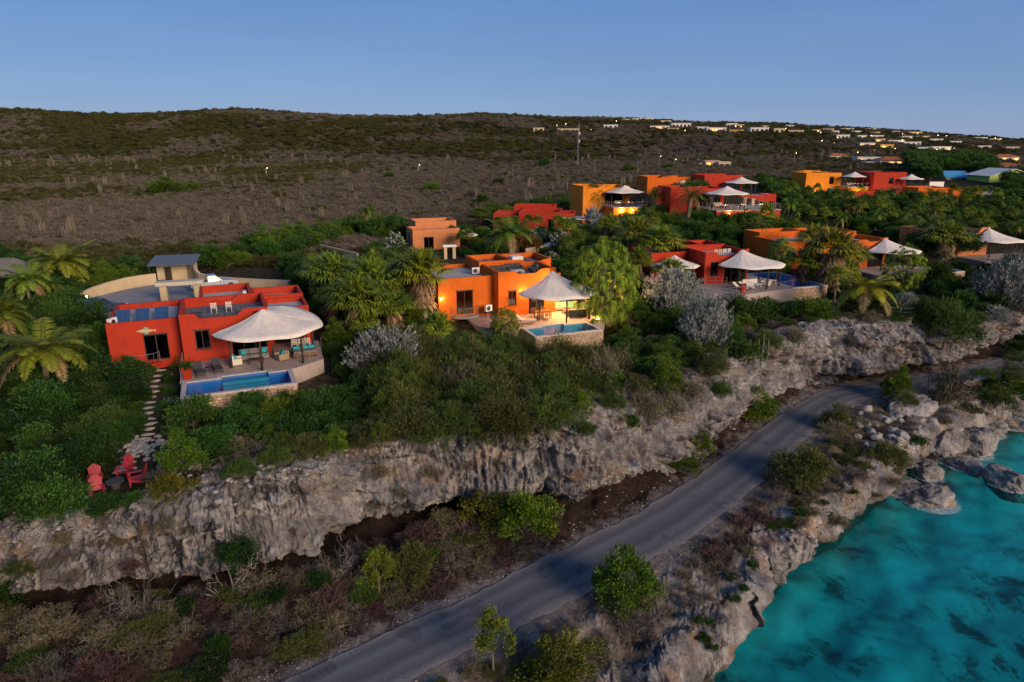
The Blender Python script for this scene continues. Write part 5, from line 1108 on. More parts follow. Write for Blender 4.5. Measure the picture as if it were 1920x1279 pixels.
def flush():
    """the largest of each kind stand as things, the rest merge into the undergrowth"""
    n = {}
    for w_, kind, p, s, lab, group, sz in sorted(PEND, reverse=True):
        nm = PROTO[kind][0]['name']; key = 'tree' if nm.endswith('tree') else kind; n[key] = n.get(key, 0) + 1; vis = abs(p[0] / p[1]) < .86
        if n[key] > CAP.get(key, 290) or not vis: UNDER.setdefault((kind, rnd.randrange(len(PROTO[kind]))), []).append((*p, s, sz))
        else: plant(kind, p, s, lab, group, sz=sz)
def scatter(poly, z, spacing, kinds, size, label, group, maxn=600, sz=(.8, 1.15), margin=.3, onmesh=True, seed=1, sink=.1, thing_from=2.0):
    P = wp(poly, z); xs = [p[0] for p in P]; ys = [p[1] for p in P]; rg = random.Random(seed); pts = []; out = []
    area = abs(sum(P[i][0] * P[i - 1][1] - P[i - 1][0] * P[i][1] for i in range(len(P)))) / 2
    for _ in range(int(area / spacing ** 2 * 14) + 40):
        if len(pts) >= maxn: break
        x, y = rg.uniform(min(xs), max(xs)), rg.uniform(min(ys), max(ys))
        if not in_poly(x, y, P): continue
        w_ = rg.uniform(*size)
        if not is_clear(x, y, margin + w_ * .22): continue
        if z < 6 and float(np.hypot(road_c[:, 0] - x, road_c[:, 1] - y).min()) < 2.3 + w_ * .42: continue
        if any((x - a) ** 2 + (y - b) ** 2 < spacing ** 2 for a, b in pts): continue
        pts.append((x, y)); kind = rg.choices([k[0] for k in kinds], [k[1] for k in kinds])[0]
        if kind in ('dry', 'purple', 'thorn', 'pale') and w_ < thing_from: UNDER.setdefault((kind, rg.randrange(len(PROTO[kind]))), []).append((x, y, drop(x, y) - sink, w_ / PROTO[kind][0]['w'], rg.uniform(*sz))); continue
        lab = label.replace('@', KWORD.get(kind, 'green shrub'))
        z_ = drop(x, y) - sink; PEND.append((w_ / (y + 10), kind, (x, y, z_), w_ / PROTO[kind][0]['w'], lab, group, rg.uniform(*sz)))
    return out
KWORD = dict(shade='blackish green glossy shrub', leafy='dark green leafy shrub', dense='dense dark green bush', bright='fresh green bush', lime='lime green bush', olive='olive thorny acacia bush', feathery='feathery green acacia bush', goldleaf='yellowing leafy bush', oleander='white flowering oleander', silver='silver grey bush', dry='bare brown thorn bush', purple='low purple-brown dry bush', thorn='half leafless thorn bush', pale='pale bleached dead branches', coconut='feathery coconut palm', gold_palm='golden yellow coconut palm', date='stiff date palm', fan='green fan palm', skirted='fan palm with a skirt of dead fronds', screwpine='drooping screw pine', cactus='columnar green cactus', drycactus='grey columnar cactus', agave='pale blue agave', bigtree='broad dark green tree', darkpalm='dark green palm', rust='rust coloured bush', sapling='slender yellow-green tree', grasstree='pale drooping screw pine', silverfan='silver fan palm')
# ================================================================ planting plan
if True:
    # landmarks, by their foot in the photograph
    pp('screwpine', 1132, 612, 150, 'huge drooping screw pine beside the terrace of the orange villa', hpx=176, variant=0)
    pp('grasstree', 946, 634, 62, 'round drooping screw pine in front of the orange wall', hpx=62)
    pp('screwpine', 1690, 545, 92, 'drooping screw pine beside the small pool on the right', hpx=86, variant=1)
    for u, v, w_, lab in [(1215, 500, 60, 'shaggy screw pine behind the huge drooping one'), (1460, 512, 60, 'yellowish screw pine beyond the deep blue pool')]: pp('grasstree', u, v, w_, lab, hpx=70)
    for u, v, w_, h_, lab in [(728, 700, 165, 92, 'silver grey bush below the fan palms between the villas'), (1262, 590, 130, 92, 'silver grey bush below the second shade roof of the red villa'), (1322, 648, 112, 100, 'silver grey bush hanging over the cliff below the red villa'), (1376, 574, 60, 28, 'low silver grey bush at the red planter'), (1880, 575, 140, 92, 'large silver grey bush in front of the peach villa'), (1905, 530, 90, 60, 'silver grey bush at the shade roof of the peach villa'), (1698, 572, 46, 26, 'small silver bush at the cliff edge railing')]:
        pp('silver', u, v, w_, lab, hpx=h_)
    for u, v, w_, h_, k, lab in [(92, 735, 165, 118, 'coconut', 'coconut palm with yellowed fronds left of the solar panel villa'), (128, 545, 120, 80, 'coconut', 'coconut palm between the thatched hut and the driveway wall'), (15, 660, 110, 110, 'coconut', 'coconut palm at the dark edge of the left garden'), (60, 590, 90, 90, 'darkpalm', 'dark palm below the thatched hut'), (958, 492, 100, 78, 'darkpalm', 'dark green palm behind the lit orange villa'), (1617, 588, 125, 78, 'gold_palm', 'golden yellow coconut palm at the cliff edge'), (690, 430, 40, 46, 'darkpalm', 'palm at the end of the garden wall'),
                             (1116, 412, 62, 62, 'date', 'round date palm in front of the tall amber house'), (1290, 412, 70, 62, 'date', 'broad date palm in front of the dark red house'), (1226, 402, 44, 46, 'date', 'small date palm beside the terrace of the tall amber house'), (1415, 460, 60, 45, 'date', 'date palm below the high red podium')]:
        pp(k, u, v, w_, lab, hpx=h_)
    for u, v, w_, h_, k, lab in [(797, 606, 120, 132, 'skirted', 'fan palm with skirt of dead fronds at the corner of the orange wing'), (762, 592, 110, 108, 'skirted', 'golden fan palm left of the orange wing'), (668, 640, 130, 122, 'fan', 'fan palm right of the red villa shade roof'), (628, 588, 120, 108, 'fan', 'fan palm behind the red villa shade roof'), (706, 604, 125, 116, 'fan', 'fan palm above the silver bush between the villas'), (742, 640, 100, 92, 'fan', 'low fan palm beside the golden fan palm'), (1196, 505, 90, 92, 'skirted', 'tall skirted palm behind the second shade roof'), (1238, 520, 96, 92, 'fan', 'fan palm beside the second shade roof of the red villa'), (1256, 548, 80, 60, 'fan', 'low fan palm in front of the second shade roof'), (1546, 552, 116, 118, 'skirted', 'tall fan palm left of the orange villa shade roof'), (1520, 505, 80, 80, 'skirted', 'slim yellow fan palm at the orange villa wall'), (1590, 535, 80, 76, 'fan', 'fan palm against the orange villa wall'), (1502, 545, 80, 76, 'fan', 'fan palm beyond the deep blue pool'), (1180, 470, 60, 60, 'fan', 'fan palm above the huge drooping screw pine'), (1760, 500, 100, 80, 'fan', 'fan palm right of the orange villa shade roof'), (1740, 470, 70, 60, 'darkpalm', 'dark palm behind the orange villa shade roof'),
                             (900, 430, 50, 40, 'fan', 'fan palm beside the small peach house'), (940, 470, 36, 24, 'fan', 'tiny palm at the stone gate behind the orange villa')]:
        pp(k, u, v, w_, lab, hpx=h_)
    pp('silverfan', 1112, 438, 56, 'silver fan palm near the low red house', hpx=46)
    pp('silverfan', 1556, 372, 26, 'silver fan palm below the broad amber house', hpx=18)
    for u, v, w_, lab in [(318, 764, 44, 'pale blue agave beside the stepping stone path'), (1822, 556, 40, 'pale blue agave above the cliff road'), (330, 512, 26, 'small agave by the driveway wall')]: pp('agave', u, v, w_, lab)
    for u, v, w_, h_, k, lab in [(1172, 1128, 135, 118, 'bright', 'full green bush at the edge of the road'), (925, 1262, 100, 138, 'sapling', 'slender yellow-green tree beside the road'), (1045, 1275, 150, 120, 'goldleaf', 'yellowing bush beside the slender roadside tree'), (710, 1118, 84, 104, 'sapling', 'slender yellow-green tree at the foot of the cliff'), (985, 1015, 125, 120, 'lime', 'bright lime bush against the cliff foot'), (905, 985, 110, 90, 'goldleaf', 'yellow and olive bush against the cliff foot'), (770, 1080, 110, 70, 'olive', 'olive bush beside the slender tree at the cliff foot'),
                             (1412, 782, 92, 64, 'bright', 'fresh green bush at the inner bend of the road'), (1303, 848, 66, 62, 'lime', 'lime bush growing at the foot of the cliff'), (1280, 876, 70, 44, 'bright', 'green bush at the foot of the cliff by the litter slope'), (1682, 752, 66, 70, 'bright', 'fresh green bush standing at the outer bend of the road'), (1566, 806, 80, 48, 'olive', 'olive dome bush on the outer side of the bend'), (1500, 905, 125, 80, 'olive', 'large olive bush on the shore strip'), (1660, 872, 90, 46, 'olive', 'olive bush above the pale boulders'), (1780, 752, 100, 60, 'thorn', 'brown thorn bush beside the road near the big boulder'), (1890, 740, 90, 56, 'bright', 'green bush beside the low road wall'), (1860, 762, 80, 44, 'feathery', 'dark feathery bush below the low road wall'),
                             (345, 880, 92, 80, 'bright', 'fresh green bush beside the red garden chairs'), (326, 942, 84, 86, 'goldleaf', 'golden yellow bush beside the red garden chairs'), (630, 850, 54, 58, 'lime', 'lime bush at the cliff edge below the long blue pool'), (712, 842, 44, 60, 'sapling', 'thin yellowish sapling at the cliff edge'), (1094, 770, 50, 52, 'lime', 'lime bush on the slope below the turquoise pool'), (1252, 742, 62, 84, 'lime', 'lime bush halfway down the slope'), (1212, 790, 70, 60, 'thorn', 'half bare bush halfway down the slope'), (1770, 640, 118, 86, 'feathery', 'large feathery bush hanging over the road cliff'), (1735, 612, 70, 60, 'feathery', 'feathery bush beside the cliff edge railing'),
                             (1125, 720, 90, 50, 'thorn', 'half leafless thorn bush below the turquoise pool wall'), (1440, 592, 96, 36, 'dense', 'dense dark bush in front of the pale stone pool wall'), (1520, 596, 84, 42, 'bright', 'fresh green bush below the pale stone pool wall'), (1395, 600, 90, 46, 'dense', 'dark clipped bush beside the red planter'), (190, 960, 80, 40, 'leafy', 'low bush in front of the red garden chairs'), (255, 950, 60, 36, 'leafy', 'leafy plant below the red garden chairs')]:
        pp(k, u, v, w_, lab, hpx=h_)
    for u, v, w_ in [(1012, 457, 34), (1046, 468, 40), (1035, 497, 30), (1430, 432, 30), (740, 470, 40)]: pp('oleander', u, v, w_, 'white flowering oleander in the gardens behind the orange villa', 'white oleanders', hpx=w_ * .9)
    pp('rust', 985, 470, 60, 'rust coloured bush behind the lit orange villa'); pp('rust', 545 * 1.0 - 195, 690, 46, 'rust coloured bush against the red villa wing'); pp('rust', 1580, 412, 50, 'rust coloured bush in the palm garden')
    for u, v, h_, lab in [(1413, 598, 40, 'single green cactus column at the cliff edge'), (1425, 690, 66, 'pale cactus cluster on the slope above the road'), (1355, 690, 40, 'small cactus cluster on the slope')]: pp('cactus', u, v, h_ * .42, lab, hpx=h_)
    for u, v, w_, h_, lab in [(1735, 492, 84, 62, 'broad tree at the left of the peach villa'), (1790, 486, 78, 58, 'broad tree against the peach villa wall'), (1765, 470, 70, 56, 'broad tree behind the peach villa wall')]: pp('bigtree', u, v, w_, lab, hpx=h_)
    for i, (u, v, w_, h_) in enumerate([(1075, 722, 80, 44), (1150, 705, 84, 50), (1192, 735, 66, 40), (1232, 705, 80, 46), (1150, 765, 60, 36), (1262, 775, 60, 34), (1332, 700, 84, 46), (1392, 672, 80, 40), (1352, 742, 56, 32), (1300, 745, 60, 34), (1440, 650, 70, 36), (1180, 800, 46, 28), (1100, 815, 50, 30), (1490, 640, 54, 26)]):
        kd = ['feathery', 'thorn', 'olive', 'dense'][i % 4]; pp(kd, u, v, w_, KWORD[kd] + ' hanging on the broken slope above the road', 'bushes hanging on the slope', hpx=h_)
    for i, (u, v, w_, h_) in enumerate([(765, 818, 130, 66), (850, 822, 140, 76), (945, 818, 150, 82), (1032, 800, 120, 74), (690, 830, 90, 44), (520, 868, 80, 36), (580, 850, 90, 44), (450, 890, 70, 34)]):
        kd = ['olive', 'feathery'][i % 2]; pp(kd, u, v, w_, KWORD[kd] + ' leaning over the cliff edge below the villas', 'bushes leaning over the cliff edge', hpx=h_)
    # fills
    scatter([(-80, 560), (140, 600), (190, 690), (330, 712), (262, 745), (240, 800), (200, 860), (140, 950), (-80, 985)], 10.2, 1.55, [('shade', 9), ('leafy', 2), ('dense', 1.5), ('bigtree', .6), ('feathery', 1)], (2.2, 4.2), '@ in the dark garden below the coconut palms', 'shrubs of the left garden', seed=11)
    scatter([(-80, 470), (60, 505), (150, 540), (205, 610), (190, 650), (-80, 600)], 11.6, 1.9, [('shade', 5), ('leafy', 3), ('bigtree', 1), ('darkpalm', .8), ('feathery', 1.5)], (2.4, 4.2), '@ beside the driveway of the red villa', 'shrubs by the driveway', seed=12)
    scatter([(90, 520), (270, 500), (285, 525), (150, 552), (90, 560)], 12.0, 1.9, [('leafy', 6), ('bright', 1), ('feathery', 2)], (2.2, 3.4), '@ behind the curved driveway wall', 'shrubs behind the driveway wall', seed=13)
    scatter([(345, 800), (360, 775), (560, 745), (600, 700), (640, 660), (700, 705), (770, 720), (750, 790), (640, 835), (470, 855), (390, 850)], 10.1, 1.35, [('leafy', 6), ('feathery', 3), ('dense', 2), ('bright', 1), ('thorn', .6)], (1.9, 3.3), '@ on the slope below the long blue pool', 'shrubs below the long blue pool', sz=(.7, 1.0), seed=14)
    scatter([(700, 720), (800, 660), (900, 652), (960, 672), (1090, 676), (1140, 690), (1095, 735), (1000, 785), (830, 795), (735, 800)], 10.0, 1.5, [('olive', 7), ('feathery', 3.5), ('thorn', .8)], (3.0, 5.0), '@ on the slope below the turquoise pool', 'acacia thicket below the turquoise pool', sz=(.95, 1.5), seed=15)
    scatter([(560, 545), (640, 545), (700, 505), (815, 525), (825, 600), (905, 625), (890, 645), (760, 665), (640, 655), (600, 605)], 11.0, 1.7, [('leafy', 3), ('bright', 3), ('fan', 3), ('feathery', 2), ('lime', .8)], (2.0, 3.6), '@ in the garden between the red and orange villas', 'plants between the villas', seed=16)
    scatter([(820, 600), (920, 605), (960, 640), (880, 660), (800, 660)], 10.6, 1.4, [('leafy', 5), ('feathery', 3), ('dense', 2)], (1.8, 2.8), '@ below the balcony of the orange wing', 'shrubs below the orange wing', sz=(.6, .9), seed=17)
    scatter([(1130, 650), (1200, 575), (1300, 595), (1380, 605), (1420, 625), (1290, 680), (1200, 720), (1130, 740)], 10.2, 1.5, [('leafy', 4), ('bright', 3), ('feathery', 3), ('thorn', 1.2)], (1.9, 3.2), '@ on the slope beside the huge screw pine', 'shrubs on the middle slope', sz=(.7, 1.), seed=18)
    scatter([(1060, 660), (1140, 700), (1130, 770), (1240, 790), (1290, 720), (1420, 640), (1280, 690), (1150, 730)], 8.5, 2.0, [('thorn', 4), ('dry', 3), ('pale', 1.5), ('feathery', 1.5)], (1.4, 2.6), '@ on the scree slope above the road', 'bushes on the scree slope', sz=(.6, .9), seed=19)
    scatter([(1380, 590), (1540, 572), (1700, 572), (1740, 605), (1560, 602), (1440, 622)], 10.0, 1.7, [('feathery', 3), ('dense', 2), ('thorn', 3), ('dry', 1.4)], (1.4, 2.6), '@ along the edge of the road cliff', 'bushes along the cliff edge', sz=(.6, .9), seed=20)
    scatter([(1060, 465), (1230, 440), (1250, 470), (1215, 520), (1200, 590), (1130, 560), (1040, 520)], 11.6, 2.0, [('leafy', 3), ('fan', 3), ('bright', 3), ('bigtree', .6), ('darkpalm', 1)], (2.2, 4.0), '@ behind the huge screw pine', 'plants behind the screw pine', seed=21)
    scatter([(1380, 450), (1470, 455), (1600, 485), (1600, 545), (1540, 545), (1500, 505), (1400, 480)], 11.0, 2.0, [('leafy', 2), ('fan', 4), ('bright', 3), ('lime', 1), ('bigtree', .8), ('darkpalm', 1.5)], (2.4, 4.2), '@ between the red villa and the half hidden orange villa', 'plants around the deep blue pool', seed=22)
    scatter([(1250, 430), (1440, 428), (1480, 440), (1400, 470), (1260, 460)], 12.6, 2.3, [('bigtree', 4), ('bright', 3), ('leafy', 3)], (3.2, 5.2), '@ below the high red podium', 'trees below the red podium', seed=23)
    scatter([(860, 440), (1000, 428), (1090, 425), (1250, 425), (1250, 445), (1060, 470), (940, 470), (870, 480)], 12.5, 2.2, [('leafy', 3), ('bright', 4), ('fan', 2), ('feathery', 1.5), ('lime', 1), ('bigtree', .6)], (1.8, 3.2), '@ in the gardens behind the lit orange villa', 'plants of the middle gardens', seed=24)
    scatter([(1440, 385), (1500, 372), (1600, 384), (1720, 385), (1920, 390), (2050, 400), (2050, 450), (1780, 430), (1680, 432), (1470, 428)], 12.2, 2.6, [('bigtree', 3), ('leafy', 2), ('darkpalm', 2.5), ('bright', 3), ('fan', 2), ('lime', .6)], (2.6, 4.2), '@ in the dense palm garden on the right', 'trees of the palm garden', seed=25)
    scatter([(1660, 440), (1790, 440), (1780, 480), (1760, 520), (1690, 490)], 11.2, 2.2, [('leafy', 3), ('bigtree', 3), ('fan', 2), ('darkpalm', 2)], (2.6, 4.4), '@ between the orange and peach villas on the right', 'plants right of the orange villa', seed=26)
    scatter([(1690, 455), (1800, 450), (1820, 475), (1760, 490), (1700, 480)], 11.2, 2.6, [('bigtree', 4), ('leafy', 2), ('fan', 1)], (3.6, 5.0), '@ in front of the peach villa wing', 'trees in front of the peach villa', seed=44)
    scatter([(300, 690), (345, 700), (335, 770), (310, 790), (300, 740)], 10.3, 1.0, [('leafy', 5), ('feathery', 3), ('dense', 2)], (1.0, 1.8), '@ between the stepping stones and the long blue pool', 'plants beside the stepping stones', sz=(.6, .9), seed=45)
    scatter([(205, 690), (285, 700), (272, 760), (262, 800), (225, 800), (215, 740)], 10.4, 1.1, [('leafy', 5), ('feathery', 3), ('dense', 2)], (1.2, 2.2), '@ between the stepping stones and the dark garden', 'plants left of the stepping stones', sz=(.6, .9), seed=46)
    scatter([(545, 690), (610, 675), (640, 690), (600, 735), (555, 740)], 10.3, 1.3, [('leafy', 5), ('feathery', 3), ('bright', 1)], (1.6, 2.6), '@ right of the long blue pool', 'plants right of the long blue pool', sz=(.7, 1), seed=47)
    scatter([(1740, 520), (1850, 505), (2000, 500), (2000, 575), (1850, 590), (1790, 600)], 10.0, 1.8, [('silver', 2), ('leafy', 4), ('dense', 3), ('feathery', 3)], (2.2, 3.8), '@ below the peach villa', 'plants below the peach villa', seed=27)
    scatter([(1560, 560), (1640, 545), (1740, 560), (1720, 590), (1600, 585)], 9.8, 1.6, [('leafy', 4), ('feathery', 3), ('dense', 2)], (1.6, 2.6), '@ below the small pool', 'shrubs below the small pool', sz=(.6, .9), seed=28)
    scatter([(360, 505), (470, 470), (560, 440), (680, 420), (760, 425), (755, 455), (660, 440), (560, 478), (420, 505)], 12.2, 2.5, [('bright', 3), ('leafy', 4), ('bigtree', 1.2), ('feathery', 1)], (3.0, 4.8), '@ in the green belt behind the red villa', 'green belt at the edge of the scrub', seed=29)
    scatter([(540, 500), (640, 510), (700, 490), (760, 470), (780, 490), (740, 530), (600, 560), (550, 540)], 11.9, 2.1, [('leafy', 5), ('feathery', 2), ('dense', 2)], (2.4, 3.8), '@ behind the plants between the villas', 'shrubs along the garden wall', seed=30)
    scatter([(880, 400), (1080, 385), (1090, 400), (1000, 402), (900, 410)], 13.0, 3.0, [('leafy', 3), ('bright', 3), ('bigtree', 2)], (3.0, 5.0), '@ behind the low red house', 'trees behind the low red house', seed=31)
    scatter([(1230, 388), (1320, 392), (1310, 420), (1230, 420)], 14.0, 2.4, [('bigtree', 3), ('leafy', 3), ('date', .6)], (2.6, 4.2), '@ between the amber and red podium houses', 'trees between the podium houses', seed=32)
    scatter([(1420, 350), (1490, 362), (1500, 380), (1440, 385)], 13.5, 2.6, [('bigtree', 3), ('leafy', 3)], (3.0, 4.6), '@ left of the broad amber house', 'trees left of the broad amber house', seed=33)
    scatter([(1700, 322), (1840, 312), (1850, 345), (1780, 340), (1730, 350)], 15.0, 4.0, [('bigtree', 1)], (6.0, 9.0), '@ around the blue roofed house', 'village trees', seed=34)
    scatter([(1880, 355), (2000, 360), (2000, 390), (1890, 385)], 13.2, 3.0, [('bigtree', 1)], (4.0, 6.0), '@ in front of the lime green house', 'trees below the lime green house', seed=35)
    # foot of the cliff and the shore strip
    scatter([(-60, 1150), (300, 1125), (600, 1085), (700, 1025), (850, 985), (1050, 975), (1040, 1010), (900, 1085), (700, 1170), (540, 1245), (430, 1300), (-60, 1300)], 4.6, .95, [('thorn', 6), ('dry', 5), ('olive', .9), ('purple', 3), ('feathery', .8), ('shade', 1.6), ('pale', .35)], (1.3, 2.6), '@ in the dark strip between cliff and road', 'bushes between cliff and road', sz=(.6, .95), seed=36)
    scatter([(1060, 985), (1240, 905), (1300, 868), (1290, 890), (1190, 950), (1060, 1020)], 4.5, 1.1, [('purple', 4), ('dry', 1)], (.5, 1.0), '@ on the litter slope below the cliff', 'low bushes on the litter slope', sz=(.4, .7), seed=37)
    scatter([(1310, 1012), (1395, 935), (1440, 900), (1440, 960), (1390, 1030), (1330, 1050)], 3.9, 1.0, [('purple', 5), ('dry', 1)], (1.3, 2.2), '@ in the dark patch beside the road', 'purple-brown bushes beside the road', sz=(.6, .9), seed=38)
    scatter([(1440, 900), (1540, 830), (1680, 850), (1690, 880), (1620, 925), (1500, 1000), (1450, 990)], 3.6, 1.2, [('thorn', 4), ('olive', 3), ('dry', 4)], (1.3, 2.4), '@ on the shore strip above the sea cliff', 'bushes on the shore strip', sz=(.6, .9), seed=39)
    scatter([(1540, 800), (1640, 760), (1720, 770), (1700, 830), (1600, 850)], 3.8, 1.4, [('dry', 4), ('thorn', 2)], (1.0, 2.0), '@ around the pale rubble outside the bend', 'bushes around the rubble', sz=(.6, .9), seed=40)
    scatter([(1080, 1150), (1250, 1090), (1340, 1050), (1430, 1010), (1410, 1060), (1330, 1130), (1230, 1190), (1120, 1240)], 3.8, 1.0, [('dry', 5), ('thorn', 3), ('pale', 1)], (1.2, 2.2), '@ between the road and the sea cliff', 'bare bushes above the sea cliff', sz=(.6, .9), seed=41)
    scatter([(780, 1262), (900, 1228), (1080, 1180), (1130, 1240), (1060, 1320), (720, 1320)], 3.9, 1.0, [('thorn', 4), ('olive', 4), ('goldleaf', .7), ('dry', 2)], (1.2, 2.4), '@ along the lower road edge', 'bushes along the lower road edge', sz=(.6, .9), seed=42)
    scatter([(1700, 745), (1830, 720), (1920, 735), (1920, 780), (1800, 790), (1720, 770)], 4.0, 1.3, [('thorn', 4), ('olive', 3), ('feathery', 2), ('dry', 2)], (1.3, 2.4), '@ on the shore below the far bend', 'bushes below the far bend', sz=(.6, .9), seed=43)
    # rim of the cliff
    rg = random.Random(5)
    for i in range(120):
        t_ = rg.uniform(-.82, .8); y_ = float(ev(C_TOP, t_)) + rg.uniform(.2, 2.2); x_ = t_ * y_; kind = rg.choices(['dry', 'thorn', 'purple', 'feathery', 'pale'], [4, 4, 1, 1.5, 1.6])[0]
        if is_clear(x_, y_): UNDER.setdefault((kind, 0), []).append((x_, y_, drop(x_, y_) - .05, rg.uniform(.35, .75), rg.uniform(.6, 1.0)))
    for i in range(46):   # dry growth clinging to ledges
        t_ = rg.uniform(-.8, .75); f = rg.uniform(.25, .8); yb_, yt_ = float(ev(C_BASE, t_)), float(ev(C_TOP, t_)); y_ = yb_ + (yt_ - yb_) * f
        u_, v_ = CX + F_PX * t_ * y_ / depth_of(Vector((t_ * y_, y_, 8))), 0
        z_ = 5 + 5 * f; d_ = depth_of(Vector((t_ * y_, y_, z_))); v_ = CY + F_PX * ((CAM_Z - z_) * CP - y_ * SP) / d_; h = hit(u_, v_); kind = rg.choice(['dry', 'thorn', 'pale', 'thorn'])
        UNDER.setdefault((kind, 1), []).append((h.x, h.y, h.z - .1, rg.uniform(.3, .55), .8))
    for u, v, w_ in [(640, 1085, 110), (440, 1110, 150), (260, 1160, 130)]: pp('pale', u, v, w_, 'pale bleached dead branches in the dark strip below the cliff', 'dead branches below the cliff', hpx=w_ * .6)
    for u, v, w_ in [(1165, 690 + 60, 60), (1200, 1175, 110), (1130, 1215, 120)]: pp('pale', u, v, w_, 'pale bleached dead branches beside the full green roadside bush', 'dead branches by the road bush', hpx=w_ * .5)
    # tufts on the sea cliff top
    for u, v, w_ in [(1412, 1062, 26), (1395, 1105, 24), (1378, 1125, 26), (1372, 1085, 28), (1330, 1170, 24), (1322, 1200, 30), (1335, 1215, 28), (1310, 1165, 24), (1720, 832, 36), (1545, 945, 20), (1600, 925, 22), (1480, 985, 30), (1500, 965, 34), (1440, 985, 36)]: pp('dense', u, v, w_, 'small cushion bush on the bare sea cliff', 'cushion bushes on the sea cliff')
    # ---- scrubland and undergrowth: one mass, instanced
    def gn_scatter(name, pts, sc, rz, mesh, zs=None):
        me = bpy.data.meshes.new(name); me.from_pydata(pts.tolist(), [], [])
        a = me.attributes.new('sc', 'FLOAT_VECTOR', 'POINT'); v3 = np.stack([sc, sc, sc * (zs if zs is not None else 1)], 1).astype(np.float32); a.data.foreach_set('vector', v3.ravel())
        a = me.attributes.new('rz', 'FLOAT', 'POINT'); a.data.foreach_set('value', rz.astype(np.float32))
        o = tag(obj(name, me), kind='stuff'); src = bpy.data.objects.new(name + '_source', mesh)
        g = bpy.data.node_groups.new(name, 'GeometryNodeTree'); g.interface.new_socket('Geometry', in_out='INPUT', socket_type='NodeSocketGeometry'); g.interface.new_socket('Geometry', in_out='OUTPUT', socket_type='NodeSocketGeometry')
        N, Lk = g.nodes, g.links; gi, go = N.new('NodeGroupInput'), N.new('NodeGroupOutput'); io = N.new('GeometryNodeInstanceOnPoints'); oi = N.new('GeometryNodeObjectInfo'); oi.inputs['Object'].default_value = src
        s1 = N.new('GeometryNodeInputNamedAttribute'); s1.data_type = 'FLOAT_VECTOR'; s1.inputs[0].default_value = 'sc'
        s2 = N.new('GeometryNodeInputNamedAttribute'); s2.data_type = 'FLOAT'; s2.inputs[0].default_value = 'rz'; cx_ = N.new('ShaderNodeCombineXYZ')
        mp = N.new('GeometryNodeMeshToPoints'); Lk.new(gi.outputs[0], mp.inputs['Mesh']); Lk.new(mp.outputs[0], io.inputs['Points'])
        Lk.new(oi.outputs['Geometry'], io.inputs['Instance']); Lk.new(s1.outputs[0], io.inputs['Scale']); Lk.new(s2.outputs[0], cx_.inputs[2]); Lk.new(cx_.outputs[0], io.inputs['Rotation']); Lk.new(io.outputs[0], go.inputs[0])
        md = o.modifiers.new('scatter', 'NODES'); md.node_group = g; return o
    flush()
    for (kd, vr), L_ in UNDER.items():
        a_ = np.array(L_); gn_scatter('undergrowth', a_[:, :3], a_[:, 3], np.random.default_rng(len(L_)).uniform(0, 6, len(L_)), PROTO[kd][vr]['parts'][0][1], a_[:, 4])
    r = np.random.default_rng(77)
    def sample(n, ya, yb, tl=-1.0, tr=1.0):
        y = np.sqrt(r.uniform(ya ** 2, yb ** 2, n)); return np.stack([r.uniform(tl, tr, n) * y, y], 1)
    P = np.concatenate([sample(16000, 84, 200), sample(26000, 200, 400), sample(22000, 400, 760), sample(4000, 760, 1500)])
    # the scrub begins behind the gardens
    tq = P[:, 0] / P[:, 1]; ylim = np.interp(tq, [-1, -.62, -.50, -.30, -.12, .0, .10, .25, .42, .60, .8, 1], [92, 92, 90, 96, 112, 132, 152, 168, 225, 240, 250, 250])
    P = P[P[:, 1] > ylim + fbm(P[:, 0] * .05, P[:, 1] * .05, 0, 5, 2) * 6]
    keep = np.array([is_clear(x, y, 1.0) if y < 260 else True for x, y in P]); P = P[keep]
    zz = zland(P[:, 0], P[:, 1]); P3 = np.column_stack([P, zz - .05]); d = P[:, 1]
    gn = fbm(P[:, 0] * .022, P[:, 1] * .022, 0, 9, 4) + fbm(P[:, 0] * .004, P[:, 1] * .004, 0, 19, 2) * .5 + np.interp(d, [80, 150, 380, 600, 760], [.05, -.06, .10, .26, .34])
    size = r.uniform(.7, 1.35, len(P)) * np.interp(d, [80, 200, 400, 760, 1500], [.74, .88, 1.2, 1.75, 2.8]); rz_ = r.uniform(0, 6.28, len(P)); pick = r.random(len(P))
    for i in range(3): reg_shrub('farolive', 190 + i, (2.0, 1.9, 1.2), 40, 60, .42, .12, (.034, .040, .010), (.105, .100, .026), cr=.32)
    green = (gn + r.normal(size=len(P)) * .30) > .15
    for i in range(3):
        q = green & (pick * 3 // 1 == i); gn_scatter('green_scrub', P3[q], size[q] * .78, rz_[q], PROTO['farolive'][i]['parts'][0][1], r.uniform(.55, .9, q.sum()))
    GREY = dict(c0=(.085, .066, .064), c1=(.21, .175, .165))
    for i in range(2): dry(340 + i, 'greyscrub', (.066, .055, .042), (.160, .138, .108), (1.5, 1.5, 1.2), 90, 24, .042)
    dry(344, 'greyscrub', (.075, .060, .045), (.16, .135, .10), (1.5, 1.5, 1.2), 70, 20, .045, 500, ((.055, .060, .018), (.11, .11, .035)))
    for i in range(3):
        q = ~green & (pick * 3 // 1 == i); gn_scatter('dry_scrub', P3[q], size[q], rz_[q], PROTO['greyscrub'][i]['parts'][0][1], r.uniform(.6, 1.1, q.sum()))
    Pc = sample(520, 120, 420, -.95, .75); Pc = Pc[(Pc[:, 1] > np.interp(Pc[:, 0] / Pc[:, 1], [-1, -.5, 0, .3, .8], [105, 108, 150, 190, 260]))]; Pc = Pc[fbm(Pc[:, 0] * .03, Pc[:, 1] * .03, 0, 29, 3) > -.1]
    zc_ = zland(Pc[:, 0], Pc[:, 1]); order = np.argsort(Pc[:, 1])
    near = order[:60]; far = order[60:]
